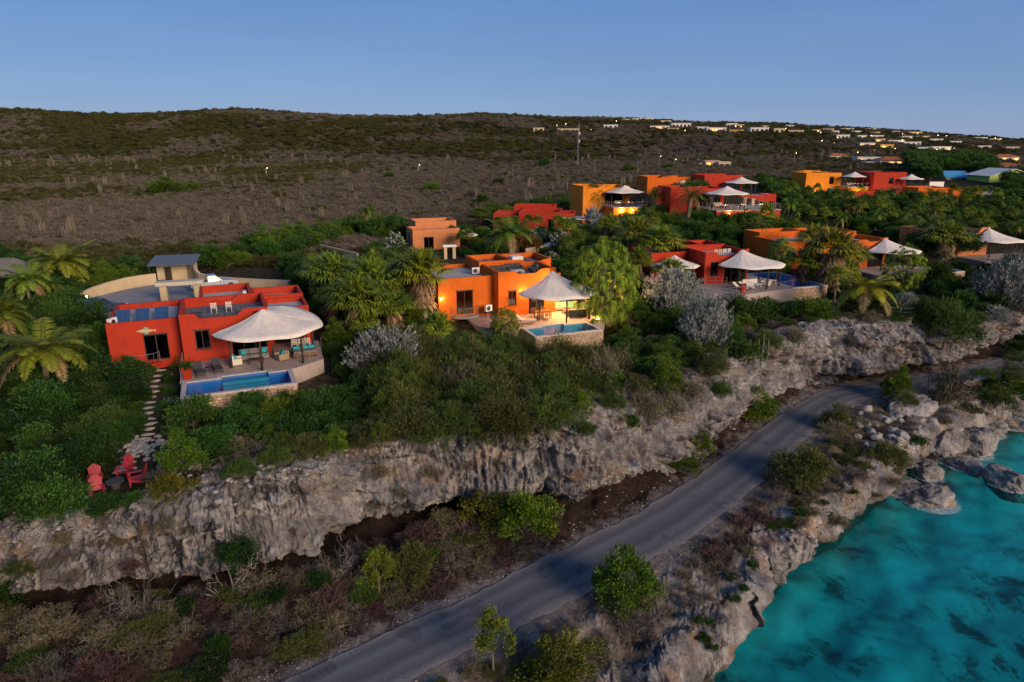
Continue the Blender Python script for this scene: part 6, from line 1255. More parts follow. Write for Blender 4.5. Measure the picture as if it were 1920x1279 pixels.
    for j in near: plant('drycactus', (Pc[j, 0], Pc[j, 1], float(zc_[j]) - .1), rnd.uniform(.6, 1.15), 'grey columnar cactus standing in the dry scrub', 'cacti in the scrub')
    gn_scatter('far_cacti', np.column_stack([Pc, zc_ - .1])[far], r.uniform(.6, 1.25, len(far)), r.uniform(0, 6, len(far)), PROTO['drycactus'][0]['parts'][0][1])
    for u, v, w_, h_ in [(312, 366, 84, 34), (360, 362, 40, 24), (808, 362, 44, 22), (1020, 316, 22, 20), (1178, 324, 34, 18), (1255, 318, 30, 14), (905, 385, 26, 22), (730, 338, 20, 16), (935, 350, 24, 18), (1400, 352, 40, 22)]: pp('bigtree' if w_ < 30 else 'bright', u, v, w_, 'lone dark green bush standing out in the dry scrub', 'green bushes in the scrub', hpx=h_)
# ================================================================ rocks, props, far village
M['boulder'] = m_rock('boulder_limestone', .5, k=1.6, stain=.35); M['gravelrock'] = pmat('gravel_stones', (.24, .215, .20), .95, .3, 4, .3, 8, .1); M['palerock'] = pmat('pale_rubble', (.30, .285, .265), .95, .35, 2.5, .8, 6, .1)
def boulder_mesh(seed, sub=3, mat='boulder', sq=(1, 1, .75)):
    r = random.Random(seed); bm = bmesh.new(); bmesh.ops.create_icosphere(bm, subdivisions=sub, radius=1)
    pl = [(Vector((r.gauss(0, 1), r.gauss(0, 1), r.gauss(0, .8))).normalized(), r.uniform(.55, .85)) for _ in range(9)]
    co = np.array([v.co for v in bm.verts]); n1 = fbm(co[:, 0] * 1.6 + seed, co[:, 1] * 1.6, co[:, 2] * 1.6, seed, 4)
    bm.verts.index_update(); rdg = {}
    if sub > 3:
        g_ = ridged(co[:, 0] * 3 + seed, co[:, 1] * 3, co[:, 2] * 3, seed + 9, 3) * .05 + np.floor(fbm(co[:, 0] * 2, co[:, 1] * 2, co[:, 2] * 3, seed + 3, 2) * 3) / 3 * .10; rdg = dict(enumerate(g_))
    for v, nz in zip(bm.verts, n1):
        p = v.co.copy()
        for nn, d in pl:
            e = p.dot(nn) - d
            if e > 0: p -= nn * e * .95
        v.co = Vector((p.x * sq[0], p.y * sq[1], p.z * sq[2])) * (1 + (.20 if sub > 3 else .13) * nz + rdg.get(v.index, 0))
    me = bpy.data.meshes.new('boulder'); bm.to_mesh(me); bm.free(); me.materials.append(M[mat]); return me
BM_ = [boulder_mesh(500 + i, 5) for i in range(5)]; RM_ = [boulder_mesh(520 + i, 2, 'palerock') for i in range(4)]
def boulder(u, v, wpx, hpx, z, label, group=None, k=0, rz=0, dy=1.0):
    q = up(u, v, z); d = depth_of(q); o = obj('boulder', BM_[k % 5]); sx = wpx * d / F_PX / 2; sz_ = hpx * d / F_PX / 1.5
    o.location = (q.x, q.y + sx * .5, q.z + sz_ * .35); o.scale = (sx * 1.1, sx * dy, sz_ * 1.1); o.rotation_euler = (0, 0, rz); return tag(o, label, 'boulder', group)
boulder(1715, 800, 110, 70, 2.8, 'big pale angular boulder above the rock pile at the shore', k=0, rz=.4, dy=.7)
boulder(1830, 852, 80, 62, .2, 'rounded brown boulder at the water edge', k=1, rz=1.2)
boulder(1775, 848, 80, 60, .8, 'brown boulder wedged against the shore cliff', k=2, rz=2.2)
boulder(1745, 898, 50, 34, 0.0, 'low brown boulder beside the dark rock ledge', k=3, rz=.7)
boulder(1755, 958, 105, 46, -.3, 'wet dark rock ledge in the turquoise water', k=4, rz=.3, dy=.6)
boulder(1700, 935, 80, 40, -.3, 'dark wet rock against the sea cliff', k=1, rz=2.9, dy=.7)
boulder(1905, 925, 75, 60, -.4, 'grey rock standing in the turquoise water', k=0, rz=1.7)
boulder(1815, 885, 60, 26, -.2, 'flat rock awash between the boulders', k=2, rz=.9)
boulder(1812, 800, 60, 40, 1.6, 'boulder above the rounded brown boulder', k=3, rz=2.0)
boulder(1862, 815, 60, 40, .2, 'low boulder at the water edge below the far bend', k=4, rz=1.0)
boulder(1905, 800, 70, 40, .2, 'pale boulder below the shore bushes', k=1, rz=.2)
boulder(1790, 775, 70, 40, 2.4, 'pale rock shelf below the big angular boulder', k=2, rz=2.6)
boulder(140, 985, 60, 40, 9.0, 'pale boulder on the cliff rim below the red garden chairs', k=1, rz=.5)
boulder(275, 965, 72, 46, 9.3, 'pale layered boulder below the golden yellow bush', k=3, rz=1.9)
boulder(230, 1000, 60, 34, 8.4, 'small pale boulder on the cliff rim', k=0, rz=2.4)
rg = random.Random(31)
for i in range(42):
    u, v = rg.gauss(1665, 34), rg.gauss(806, 24); h = hit(u, v); s_ = rg.uniform(.18, .62); o = obj('boulder', RM_[i % 4]); o.location = (h.x, h.y, h.z + s_ * .3); o.scale = (s_ * rg.uniform(.8, 1.3), s_, s_ * rg.uniform(.7, 1)); o.rotation_euler = (rg.uniform(-.3, .3), rg.uniform(-.3, .3), rg.uniform(0, 6)); tag(o, 'pale grey rock in the rubble pile outside the road bend', 'rock', 'rubble pile outside the bend')
# loose stones (uncountable)
pts = []; sc = []
for n_, (u0, v0, su, sv), s0 in [(70, (270, 842, 32, 14), .22), (60, (330, 850, 40, 18), .16), (22, (480, 905, 60, 22), .16), (40, (250, 690, 30, 10), .12), (70, (1540, 560, 60, 12), .16), (160, (1230, 960, 90, 60), .07), (90, (1480, 770, 40, 20), .08), (20, (560, 870, 60, 10), .15), (60, (1560, 990, 80, 30), .12)]:
    for i in range(n_):
        u, v = rg.gauss(u0, su), rg.gauss(v0, sv); h = hit(u, v); pts.append((h.x, h.y, h.z + .02)); sc.append(s0 * rg.uniform(.5, 1.6))
gn_scatter('loose_stones', np.array(pts), np.array(sc), np.random.default_rng(4).uniform(0, 6, len(pts)), RM_[1], np.full(len(pts), .75))
GR_ = boulder_mesh(530, 1, 'gravelrock')
# roadside pebbles
r = np.random.default_rng(8); j = r.integers(120, NTs - 60, 2600); side = np.where(r.random(2600) < .7, 1, -1); off = side * (road_hw[j] + np.abs(r.normal(size=2600)) * .85 - .05)
pe = np.stack([road_c[j, 0] + rnx[j] * off, road_c[j, 1] + rny[j] * off], 1); pz = np.array([drop(x, y) for x, y in pe])
gn_scatter('gravel', np.column_stack([pe, pz + .01]), r.uniform(.02, .05, 2600) * np.where(r.random(2600) < .06, 2.4, 1), r.uniform(0, 6, 2600), GR_)
# foam where the swell breaks round the rocks
FR = [(o.location.x, o.location.y, o.scale.x) for o in bpy.data.objects if o.name.startswith('boulder') and o.location.z < 1.6 and o.location.z > -2]
fx, fy = np.meshgrid(np.linspace(10, 62, 260), np.linspace(31, 72, 210)); fpx = np.zeros(fx.shape)
for x_, y_, s_ in FR: fpx = np.maximum(fpx, np.clip(1.15 - (np.hypot(fx - x_, fy - y_) - s_ * .75) / 1.1, 0, 1))
dmin = np.sqrt(((np.stack([fx.ravel(), fy.ravel()], 1)[:, None] - eb[None]) ** 2).sum(-1)).min(1).reshape(fx.shape); fpx = np.maximum(fpx, np.clip(.9 - dmin / 1.2, 0, 1) * smooth01(.3 + fbm(fx * .25, fy * .25, 0, 201, 2)))
m, n, b, nodes, links = new_mat('sea_foam'); tc = nodes.new('ShaderNodeTexCoord'); at_ = nodes.new('ShaderNodeAttribute'); at_.attribute_name = 'tint'; nz = noise_node(nodes, links, tc.outputs['Object'], 1.6, 8, .75, 1.6)
ad = nodes.new('ShaderNodeMath'); ad.operation = 'MULTIPLY'; links.new(nz.outputs['Fac'], ad.inputs[0]); links.new(at_.outputs['Fac'], ad.inputs[1]); rp_ = ramp(nodes, [(.36, (0, 0, 0)), (.60, (.75, .75, .75))]); links.new(ad.outputs[0], rp_.inputs[0])
b.inputs['Base Color'].default_value = (.72, .76, .76, 1); b.inputs['Roughness'].default_value = .8; links.new(rp_.outputs[0], b.inputs['Alpha'])
me = np_mesh('foam', np.stack([fx, fy, fx * 0 + .02], -1).reshape(-1, 3), grid_faces(*fx.shape), m, colr=np.repeat(fpx.reshape(-1, 1), 3, 1)); tag(obj('foam', me), kind='stuff')
# low wall beside the far road
lw = thing('road_wall', 'low pale stone wall beside the far stretch of road', 'wall', up(1800, 728, 4.2))
q0, q1 = up(1800, 728, 4.2), up(1905, 706, 4.2); dv = Vector(((q1 - q0).x, (q1 - q0).y, 0)); L_ = dv.length; lw.rotation_euler = (0, 0, math.atan2(dv.y, dv.x))
MB().box(0, L_, -.2, .2, -.6, .55).build('core', M['mortar'], lw); stone_facing(lw, (0, -.2), (1, 0), (0, -1), L_, -.5, .55, rg, (.4, .22))
MB().box(-.05, L_ + .05, -.26, .26, .552, .66).build('coping', M['coping'], lw)
# ---------------------------------------------------------------- garden path and chairs
gp = bpy.data.objects.new('garden_path', None); col.objects.link(gp); tag(gp, kind='structure')
SL = [boulder_mesh(540 + i, 2, 'palerock', (1, .6, .16)) for i in range(3)]; M['slab'] = pmat('stepping_slab', (.40, .34, .27), .9, .2, 3, .3, 12)
for me in SL: me.materials.clear(); me.materials.append(M['slab'])
for i in range(len(path_px) * 2 - 1):
    a, b = path_px[i // 2], path_px[min(i // 2 + 1, len(path_px) - 1)]; f = (i % 2) / 2; h = hit(a[0] + (b[0] - a[0]) * f, a[1] + (b[1] - a[1]) * f)
    o = obj('stepping_stone', SL[i % 3], gp); o.location = (h.x, h.y, h.z + .03); o.scale = (.52, .42, .5); o.rotation_euler = (0, 0, rg.uniform(-.3, .3) + .2)
M['chairred'] = pmat('faded_red_paint', (.33, .024, .036), .55, .15, 4, .05, 20)
def garden_chair(label, u, v, z, deg):
    p = up(u, v, z); r_ = thing('garden_chair', label, 'chair', (p.x, p.y, drop(p.x, p.y)), math.radians(deg), 'red garden chairs')
    rx = lambda a: Matrix.Rotation(a, 3, 'X')
    for k in range(7):   # back slats, fanned, reclined
        hh = .92 - .045 * abs(k - 3) ** 1.4; MB().cbox(((k - 3) * .088, .36 + .12, .30 + hh / 2), (.082, .022, hh), rx(-.38) @ Matrix.Rotation((k - 3) * .03, 3, 'Y')).build('back_slat', M['chairred'], r_)
    for k in range(5): MB().cbox((0, -.30 + k * .125, .40 - k * .035), (.56, .115, .022), rx(-.27)).build('seat_slat', M['chairred'], r_)
    for s_ in (-1, 1):
        MB().cbox((s_ * .34, -.02, .60), (.14, .78, .026)).build('armrest', M['chairred'], r_)
        MB().cbox((s_ * .30, -.32, .29), (.05, .10, .60)).build('leg', M['chairred'], r_); MB().cbox((s_ * .27, .12, .20), (.03, 1.0, .10), rx(-.30)).build('leg', M['chairred'], r_)
    MB().cbox((0, .42, .58), (.70, .03, .07)).build('back_rail', M['chairred'], r_)
    for o in r_.children: pass
    return r_
garden_chair('red slatted garden chair at the dark hedge, one of two side by side', 180, 905, 9.7, 250 + 140)
garden_chair('red slatted garden chair near the cliff rim, one of two side by side', 184, 930, 9.7, 255 + 140)
garden_chair('red slatted garden chair with its back to the stone path', 236, 893, 9.8, 180 + 180)
garden_chair('orange-red slatted garden chair turned towards the other three', 258, 915, 9.7, 120 + 180)
fp = up(218, 915, 9.7); ft = thing('fire_table', 'low dark table between the four red garden chairs', 'table', (fp.x, fp.y, drop(fp.x, fp.y)))
MB().tube([(0, 0, .36), (0, 0, .42)], .48, 16).build('table_top', M['darkfab'], ft); MB().tube([(0, 0, -.1), (0, 0, .355)], [.28, .2], 10).build('base', M['darkfab'], ft)
# ---------------------------------------------------------------- furniture
def at(root, x, y, z=0): return W(root, (x, y, z))
def lounger(label, p, deg, frame_m='metal', fab='darkfab', group=None):
    r_ = thing('sun_lounger', label, 'lounger', p, math.radians(deg), group); MB().box(-.33, .33, -1.0, 1.0, .24, .29).build('frame', M[frame_m], r_)
    for sx in (-1, 1):
        for sy in (-1, 1): MB().box(sx * .30 - .03, sx * .30 + .03, sy * .85 - .03, sy * .85 + .03, 0, .238).build('leg', M[frame_m], r_)
    MB().box(-.31, .31, -.98, .28, .292, .38).build('seat_pad', M[fab], r_, bevel=.02); MB().cbox((0, .62, .55), (.62, .80, .09), Matrix.Rotation(.62, 3, 'X')).build('back_pad', M[fab], r_, bevel=.02); return r_
def sofa(label, p, deg, w_=1.9, base='greyfab', cush='greyfab', pillows=(), group=None, arms=True, name='sofa', cat='sofa'):
    r_ = thing(name, label, cat, p, math.radians(deg), group); MB().box(-w_ / 2, w_ / 2, -.42, .42, .08, .30).build('base', M[base], r_, bevel=.02)
    for sx in (-1, 1):
        for sy in (-1, 1): MB().box(sx * (w_ / 2 - .1) - .03, sx * (w_ / 2 - .1) + .03, sy * .34 - .03, sy * .34 + .03, 0, .079).build('leg', M['wood'], r_)
    n_ = max(1, round(w_ / .75))
    for k in range(n_):
        a0 = -w_ / 2 + .1 + k * (w_ - .2) / n_; a1 = a0 + (w_ - .2) / n_ - .02
        MB().box(a0, a1, -.42, .24, .302, .46).build('seat_cushion', M[cush], r_, bevel=.04); MB().cbox(((a0 + a1) / 2, .27, .64), (a1 - a0, .18, .42), Matrix.Rotation(-.15, 3, 'X')).build('back_cushion', M[cush], r_, bevel=.04)
    MB().box(-w_ / 2, w_ / 2, .36, .46, .302, .80).build('backrest', M[base], r_, bevel=.02)
    if arms:
        for sx in (-1, 1): MB().box(min(sx * w_ / 2, sx * (w_ / 2 - .1)), max(sx * w_ / 2, sx * (w_ / 2 - .1)), -.42, .355, .302, .58).build('armrest', M[base], r_, bevel=.02)
    for k, (x_, mt) in enumerate(pillows): MB().cbox((x_, .08, .62), (.42, .15, .38), Matrix.Rotation(-.45, 3, 'X')).build('pillow', M[mt], r_, bevel=.05)
    return r_
def table(label, p, deg, w_=1.6, d_=.9, h_=.74, m_='brown', group=None, cat='table'):
    r_ = thing('table', label, cat, p, math.radians(deg), group); MB().box(-w_ / 2, w_ / 2, -d_ / 2, d_ / 2, h_ - .05, h_).build('table_top', M[m_], r_, bevel=.01)
    for sx in (-1, 1):
        for sy in (-1, 1): MB().box(sx * (w_ / 2 - .08) - .035, sx * (w_ / 2 - .08) + .035, sy * (d_ / 2 - .08) - .035, sy * (d_ / 2 - .08) + .035, 0, h_ - .052).build('leg', M[m_], r_)
    return r_
def chair(label, p, deg, m_='brown', seat=None, group=None):
    r_ = thing('chair', label, 'chair', p, math.radians(deg), group); MB().box(-.24, .24, -.24, .24, .42, .47).build('seat', M[seat or m_], r_, bevel=.01)
    for sx in (-1, 1):
        for sy in (-1, 1): MB().box(sx * .21 - .022, sx * .21 + .022, sy * .21 - .022, sy * .21 + .022, 0, .418 if sy < 0 else .93).build('leg', M[m_], r_)
    for k in range(3): MB().box(-.185, .185, .20, .225, .55 + k * .13, .63 + k * .13).build('back_slat', M[seat or m_], r_)
    return r_
def planter(label, p, m_='red', s_=1.0, plant_k='leafy'):
    r_ = thing('planter', label, 'planter', p); b_ = MB(); n_ = 4; P0 = [(-.24, -.24), (.24, -.24), (.24, .24), (-.24, .24)]
    b_.add([(x * .8, y * .8, 0) for x, y in P0] + [(x, y, .85) for x, y in P0] + [(x * .82, y * .82, .85) for x, y in P0] + [(x * .8, y * .8, .70) for x, y in P0], [(3, 2, 1, 0)] + [(i, (i + 1) % 4, 4 + (i + 1) % 4, 4 + i) for i in range(4)] + [(4 + i, 4 + (i + 1) % 4, 8 + (i + 1) % 4, 8 + i) for i in range(4)] + [(8 + i, 8 + (i + 1) % 4, 12 + (i + 1) % 4, 12 + i) for i in range(4)] + [(12, 13, 14, 15)])
    b_.build('pot', M[m_], r_)
    if plant_k: f_ = obj('foliage', PROTO[plant_k][0]['parts'][0][1], r_); f_.location = (0, 0, .6); f_.scale = (.22, .22, .25)
    r_.scale = (s_,) * 3; return r_
def ac_unit(label, p, deg):
    r_ = thing('air_conditioner', label, 'air conditioner', p, math.radians(deg)); MB().box(-.42, .42, -.16, .16, .1, .75).build('case', M['white'], r_, bevel=.02)
    MB().tube([(-.1, -.165, .42), (-.1, -.19, .42)], .24, 14).build('fan_grille', M['metal'], r_)
    for sx in (-1, 1): MB().box(sx * .3 - .04, sx * .3 + .04, -.18, .18, 0, .098).build('foot', M['metal'], r_)
    return r_
# red villa
lounger('charcoal sun lounger by the long blue pool, left of the side table', at(v1, 1.15, -3.6), A1 + 8); lounger('charcoal sun lounger by the long blue pool, nearer the shade roof', at(v1, 2.45, -3.2), A1 + 8)
table('small dark table between the charcoal sun loungers', at(v1, 1.8, -3.3), A1, .45, .45, .4, 'metal'); planter('tall red planter at the corner of the long blue pool', at(v1, .35, -4.45), s_=1.15)
sofa('grey outdoor sofa with turquoise pillows under the thatched shade roof', at(v1, 5.3, -1.1), A1, 2.3, 'greyfab', 'greyfab', ((-.8, 'teal'), (.85, 'teal')))
sofa('cream armchair with turquoise pillow beside the grey outdoor sofa', at(v1, 3.9, -2.2), A1 + 90, .95, 'cream', 'cream', ((0, 'teal'),), name='armchair', cat='armchair')
table('low dark coffee table in front of the grey outdoor sofa', at(v1, 5.4, -2.4), A1, 1.2, .6, .38, 'wood'); sofa('wicker armchair with turquoise pillow under the thatched shade roof', at(v1, 7.4, -2.3), A1 - 70, .95, 'wicker', 'wicker', ((0, 'teal'),), name='armchair', cat='armchair')
db = thing('daybed', 'wooden daybed with turquoise mattress at the right of the thatched shade roof', 'daybed', at(v1, 9.3, -1.6), math.radians(A1)); MB().box(-1, 1, -.8, .8, .12, .34).build('frame', M['brown'], db, bevel=.02); MB().box(-.95, .95, -.75, .75, .342, .52).build('mattress', M['greyfab'], db, bevel=.04)
for x_ in (-.6, .1, .6): MB().cbox((x_, .3, .62), (.5, .4, .18), Matrix.Rotation(.3 * x_, 3, 'Z')).build('pillow', M['teal'], db, bevel=.05)
for sx in (-1, 1):
    for sy in (-1, 1): MB().box(sx * .9 - .06, sx * .9 + .06, sy * .7 - .06, sy * .7 + .06, 0, .118).build('leg', M['brown'], db)
table('bar table beside the wall under the thatched shade roof', at(v1, 9.2, 1.2), A1, 1.4, .6, 1.0, 'wood')
for k in range(3): chair('pale bar chair at the bar table of the red villa', at(v1, 8.7 + k * .55, .6), A1 + 180, 'cream', group='bar chairs of the red villa')
rz0 = 2.95
for k in range(3):
    words = ['beside the air conditioner', 'in the middle of three', 'next to the boarded roof terrace'][k]
    sp_ = thing('solar_panel', 'tilted blue solar panel on the red wing roof, ' + words, 'solar panel', at(v1, -4.4 + k * 1.45, 3.9, rz0), math.radians(A1)); R_ = Matrix.Rotation(.42, 3, 'X')
    MB().cbox((0, 0, .42), (1.12, 2.0, .05), R_).build('frame', M['steel'], sp_)
    for i in range(2):
        for j in range(3): MB().cbox(tuple(R_ @ Vector(((i - .5) * .53, (j - 1) * .645, .03)) + Vector((0, 0, .42))), (.51, .625, .012), R_).build('cell_panel', M['panelblue'], sp_)
    for sx in (-.45, .45): MB().box(sx - .02, sx + .02, .74, .78, 0, .74).build('leg', M['steel'], sp_); MB().box(sx - .02, sx + .02, -.80, -.76, 0, .08).build('leg', M['steel'], sp_)
ac_unit('white air conditioner at the end of the solar panel roof', at(v1, -5.0, 2.4, rz0), A1 + 60); ac_unit('white air conditioner on the rear roof of the red villa', at(v1, 5.3, 8.0, 3.2), A1 + 90)
for k in range(2): chair('cream chair on the boarded roof terrace of the red villa', at(v1, 2.6 + k * 1.2, 3.4, 3.18), A1 + 180, 'cream', group='roof terrace chairs of the red villa')
table('low table on the boarded roof terrace of the red villa', at(v1, 1.2, 2.2, 3.18), A1, .9, .5, .4, 'wood')
# orange villa
lounger('white sun lounger on the terrace beside the round screw pine', at(v2, 1.7, -3.2), A2 + 70, 'steel', 'cream'); table('wooden dining table under the cream shade roof', at(v2, 4.1, -1.9), A2, 1.5, .9)
for k, (x_, y_, a_) in enumerate([(3.6, -2.65, 180), (4.5, -2.65, 180), (3.6, -1.15, 0), (4.5, -1.15, 0)]): chair('wooden dining chair at the table under the cream shade roof', at(v2, x_, y_), A2 + a_, group='dining chairs of the orange villa')
sofa('long mint green sofa under the cream shade roof', at(v2, 7.9, .3), A2 - 6, 2.9, 'wicker', 'mint'); sofa('short mint green sofa set at a right angle to the long one', at(v2, 9.3, -1.0), A2 - 90, 1.8, 'wicker', 'mint')
sofa('charcoal rattan sofa with white cushions facing the mint sofas', at(v2, 7.7, -2.7), A2 + 170, 1.9, 'darkfab', 'cream'); table('low orange wooden coffee table between the sofas', at(v2, 7.4, -1.2), A2, 1.1, .7, .38, 'brown')
ac_unit('white air conditioner on the wing roof of the orange villa', at(v2, -.9, 4.6, 3.75), A2); a_ = ac_unit('white air conditioner on a dark stand in front of the orange wing', at(v2, -1.0, .35, .55), A2 + 20)
MB().box(-.5, .5, -.25, .25, -.08, -.002).build('platform', M['metal'], a_)
for sx in (-.4, .4): MB().box(sx - .03, sx + .03, -.03, .03, -2.0, -.082).build('stand', M['metal'], a_)
sofa('charcoal rattan sofa on the left of the orange roof terrace', at(v2, 1.4, 3.4, 3.9), A2, 2.0, 'darkfab', 'darkfab'); sofa('charcoal rattan sofa at the back of the orange roof terrace', at(v2, 3.3, 4.0, 3.9), A2, 1.9, 'darkfab', 'darkfab'); sofa('charcoal rattan armchair on the right of the orange roof terrace', at(v2, 5.2, 3.0, 3.9), A2 - 80, 1.0, 'darkfab', 'greyfab', name='armchair', cat='armchair'); table('white table on the orange roof terrace', at(v2, 3.0, 2.2, 3.9), A2, 1.4, .8, .45, 'white')
# third villa
for k in range(2): lounger('white sun lounger on the terrace of the red villa with yellow roof chairs', at(v3, 2.4 + k * .9, -4.3), A3 + 25, 'steel', 'cream', 'white loungers of the third villa')
sofa('white outdoor sofa under the shade roof of the red villa with yellow roof chairs', at(v3, 5.0, -2.2), A3 + 180, 2.2, 'white', 'cream'); sofa('white armchair facing the white outdoor sofa', at(v3, 4.0, -3.9), A3 + 150, 1.0, 'white', 'cream', name='armchair', cat='armchair'); sofa('white armchair beside the deep blue pool', at(v3, 7.0, -3.2), A3 - 60, 1.0, 'white', 'cream', name='armchair', cat='armchair')
table('low white coffee table on the third terrace', at(v3, 5.4, -3.4), A3, 1.2, .7, .4, 'white'); table('pale bench table at the edge of the deep blue pool', at(v3, 8.4, -2.2), A3, 1.5, .5, .45, 'cream'); planter('red planter at the outer corner of the third terrace', at(v3, 1.6, -6.1), s_=1.3, plant_k=None)
for k in range(4): chair('%s chair on the flat roof of the third villa' % ('yellow' if k < 2 else 'white'), at(v3, 2.2 + k * .65, 1.3, 3.3), A3 + 180, 'white', 'yfab' if k < 2 else 'white', group='roof chairs of the third villa')
ac_unit('white air conditioner on the roof of the half hidden orange villa', at(v4, 1.6, 7.2, 3.75), A4); ac_unit('white air conditioner on the orange wing roof among palms', at(v4, -4.5, 6, 3.42), A4 + 30)
# hatch of crates: terrace furniture on the podium houses
for rt, x_, y_, z_, nm in [(by, 7.6, -1.2, 2.44, 'amber'), (r2, 3.2, 0, 2.74, 'red podium'), (y2, 13.4, -1, 2.14, 'broad amber')]:
    sofa('dark sofa on the open terrace of the %s house' % nm, at(rt, x_, y_ + 1.0, z_), math.degrees(rt.rotation_euler.z), 2.0, 'brown', 'cream'); table('table on the open terrace of the %s house' % nm, at(rt, x_ + 1.6, y_ - .6, z_), 10, 1.5, .9)
# ---------------------------------------------------------------- driveway, hut, walls, gate
ZD = 12.0
dv_ = MB().prism(drv, ZD - .8, ZD).build('driveway', pmat('driveway_concrete', (.26, .25, .25), .85, .2, .5, .1, 8), None); tag(dv_, kind='structure')
def wall_run(label, px, z, h_, t_=.3, mat='tan', zt=None):
    P = [up(u, v, z) for u, v in px]; o = thing('garden_wall', label, 'wall', P[0]); m = MB(); n_ = len(P); V = []
    for i, p in enumerate(P):
        d_ = (P[min(i + 1, n_ - 1)] - P[max(i - 1, 0)]); d_.z = 0; d_.normalize(); nn = Vector((-d_.y, d_.x, 0)) * t_ / 2; hh = h_[i] if hasattr(h_, '__len__') else h_
        q = p - P[0]; V += [q + nn + Vector((0, 0, -1)), q - nn + Vector((0, 0, -1)), q - nn + Vector((0, 0, hh)), q + nn + Vector((0, 0, hh))]
    F = [(0, 1, 2, 3), tuple(4 * (n_ - 1) + k for k in (3, 2, 1, 0))]
    for i in range(n_ - 1):
        for k in range(4): F.append((4 * i + k, 4 * i + (k + 1) % 4, 4 * i + 4 + (k + 1) % 4, 4 * i + 4 + k))
    m.add(V, F); m.build('wall', M[mat], o); return o
wall_run('curved tan wall on the outer side of the red villa driveway', [(150, 566), (175, 557), (205, 549), (240, 541), (270, 536), (294, 533)], ZD, [.9, 1.1, 1.25, 1.35, 1.35, 1.35])
wall_run('tan wall stepping down from the hut behind the parked pickup', [(356, 524), (364, 526), (376, 530), (400, 533), (440, 536), (490, 539), (545, 541)], ZD, [2.2, 1.9, 1.2, 1.0, 1.0, 1.0, 1.0])
wall_run('low tan wall at the near end of the curved driveway', [(150, 566), (152, 580), (165, 592), (180, 600)], ZD, .8)
wall_run('grey tan wall running behind the palms between the villas', [(628, 540), (660, 533), (692, 526), (720, 522)], 11.9, 1.5, mat='tan')
wall_run('short tan garden wall at the edge of the thorn field', [(602, 474), (625, 480), (650, 486), (672, 492)], 12.0, 1.3)
wall_run('pale wall beside the white parked car', [(985, 478), (1010, 474), (1040, 468)], 12.0, 1.0); wall_run('pale wall in front of the silver fan palm', [(1068, 449), (1085, 450), (1104, 447)], 12.4, 1.2)
hq = up(292, 530, ZD); hut = thing('carport_hut', 'tan hut with sloping blue grey board roof beside the driveway', 'hut', hq, math.radians(14))
hb = B(0, 5.6, 1.6, 4.2, 2.7, roof=2.68, z0=-.5, holes={'f': [(1.1, 2.0, 0, 2.1, 'open')]}); m_ = MB()
for s_ in 'fblr': add_wall(m_, hb, s_, -.5, 2.68)
m_.build('wall', M['tan'], hut, recalc=False); MB().box(1.12, 1.98, 1.75, 1.80, 0, 2.08).build('door', M['wood'], hut)
for k in range(16):
    a0 = -.7 + k * .44; zz0 = .015 * (k % 3); b_ = MB(); b_.add([(a0, -1.2, 2.75 + zz0), (a0 + .41, -1.2, 2.75 + zz0), (a0 + .41, 4.6, 3.5 + zz0), (a0, 4.6, 3.5 + zz0), (a0, -1.2, 2.80 + zz0), (a0 + .41, -1.2, 2.80 + zz0), (a0 + .41, 4.6, 3.55 + zz0), (a0, 4.6, 3.55 + zz0)], [(0, 3, 2, 1), (4, 5, 6, 7), (0, 1, 5, 4), (1, 2, 6, 5), (2, 3, 7, 6), (3, 0, 4, 7)]); b_.build('roof_board', M['bluewood'] if 'bluewood' in M else M.setdefault('bluewood', pmat('blue_grey_boards', (.12, .15, .19), .7, .35, 4, .3, 20)), hut)
for x_ in (-.5, 2.6, 5.9): MB().box(x_, x_ + .14, -1.0, -.86, -.2, 2.74).build('post', M['wood'], hut)
hut.scale = (.78, .78, .8)
gq = up(302, 566, ZD); gt = thing('stone_gate', 'pale stone lintel gate behind the solar panel roof', 'gate', gq, math.radians(18))
for x_ in (0, 3.4): MB().box(x_, x_ + .7, 0, .9, -.5, 1.7).build('pillar', M['tan'], gt, bevel=.05)
MB().box(-.35, 4.5, -.25, 1.15, 1.702, 2.15).build('lintel', pmat('pale_stone', (.50, .44, .34), .9, .15, 2, .3, 8), gt, bevel=.08)
wall_lamp('glowing lamp on the near end of the curved driveway wall', up(163, 556, 13.1), 20, 14)
for u, v, z, lab in [(833, 486, 11.9, 'white stone gate behind the lit orange villa'), (1326, 440, 13.4, 'small pale gate pillar pair below the red podium')]:
    g_ = thing('stone_gate', lab, 'gate', up(u, v, z), .2)
    for x_ in (0, 1.3): MB().box(x_, x_ + .45, 0, .45, -.8, 1.8).build('pillar', M['tan'], g_)
    MB().box(-.15, 1.9, -.1, .55, 1.802, 2.1).build('lintel', M['white'], g_)
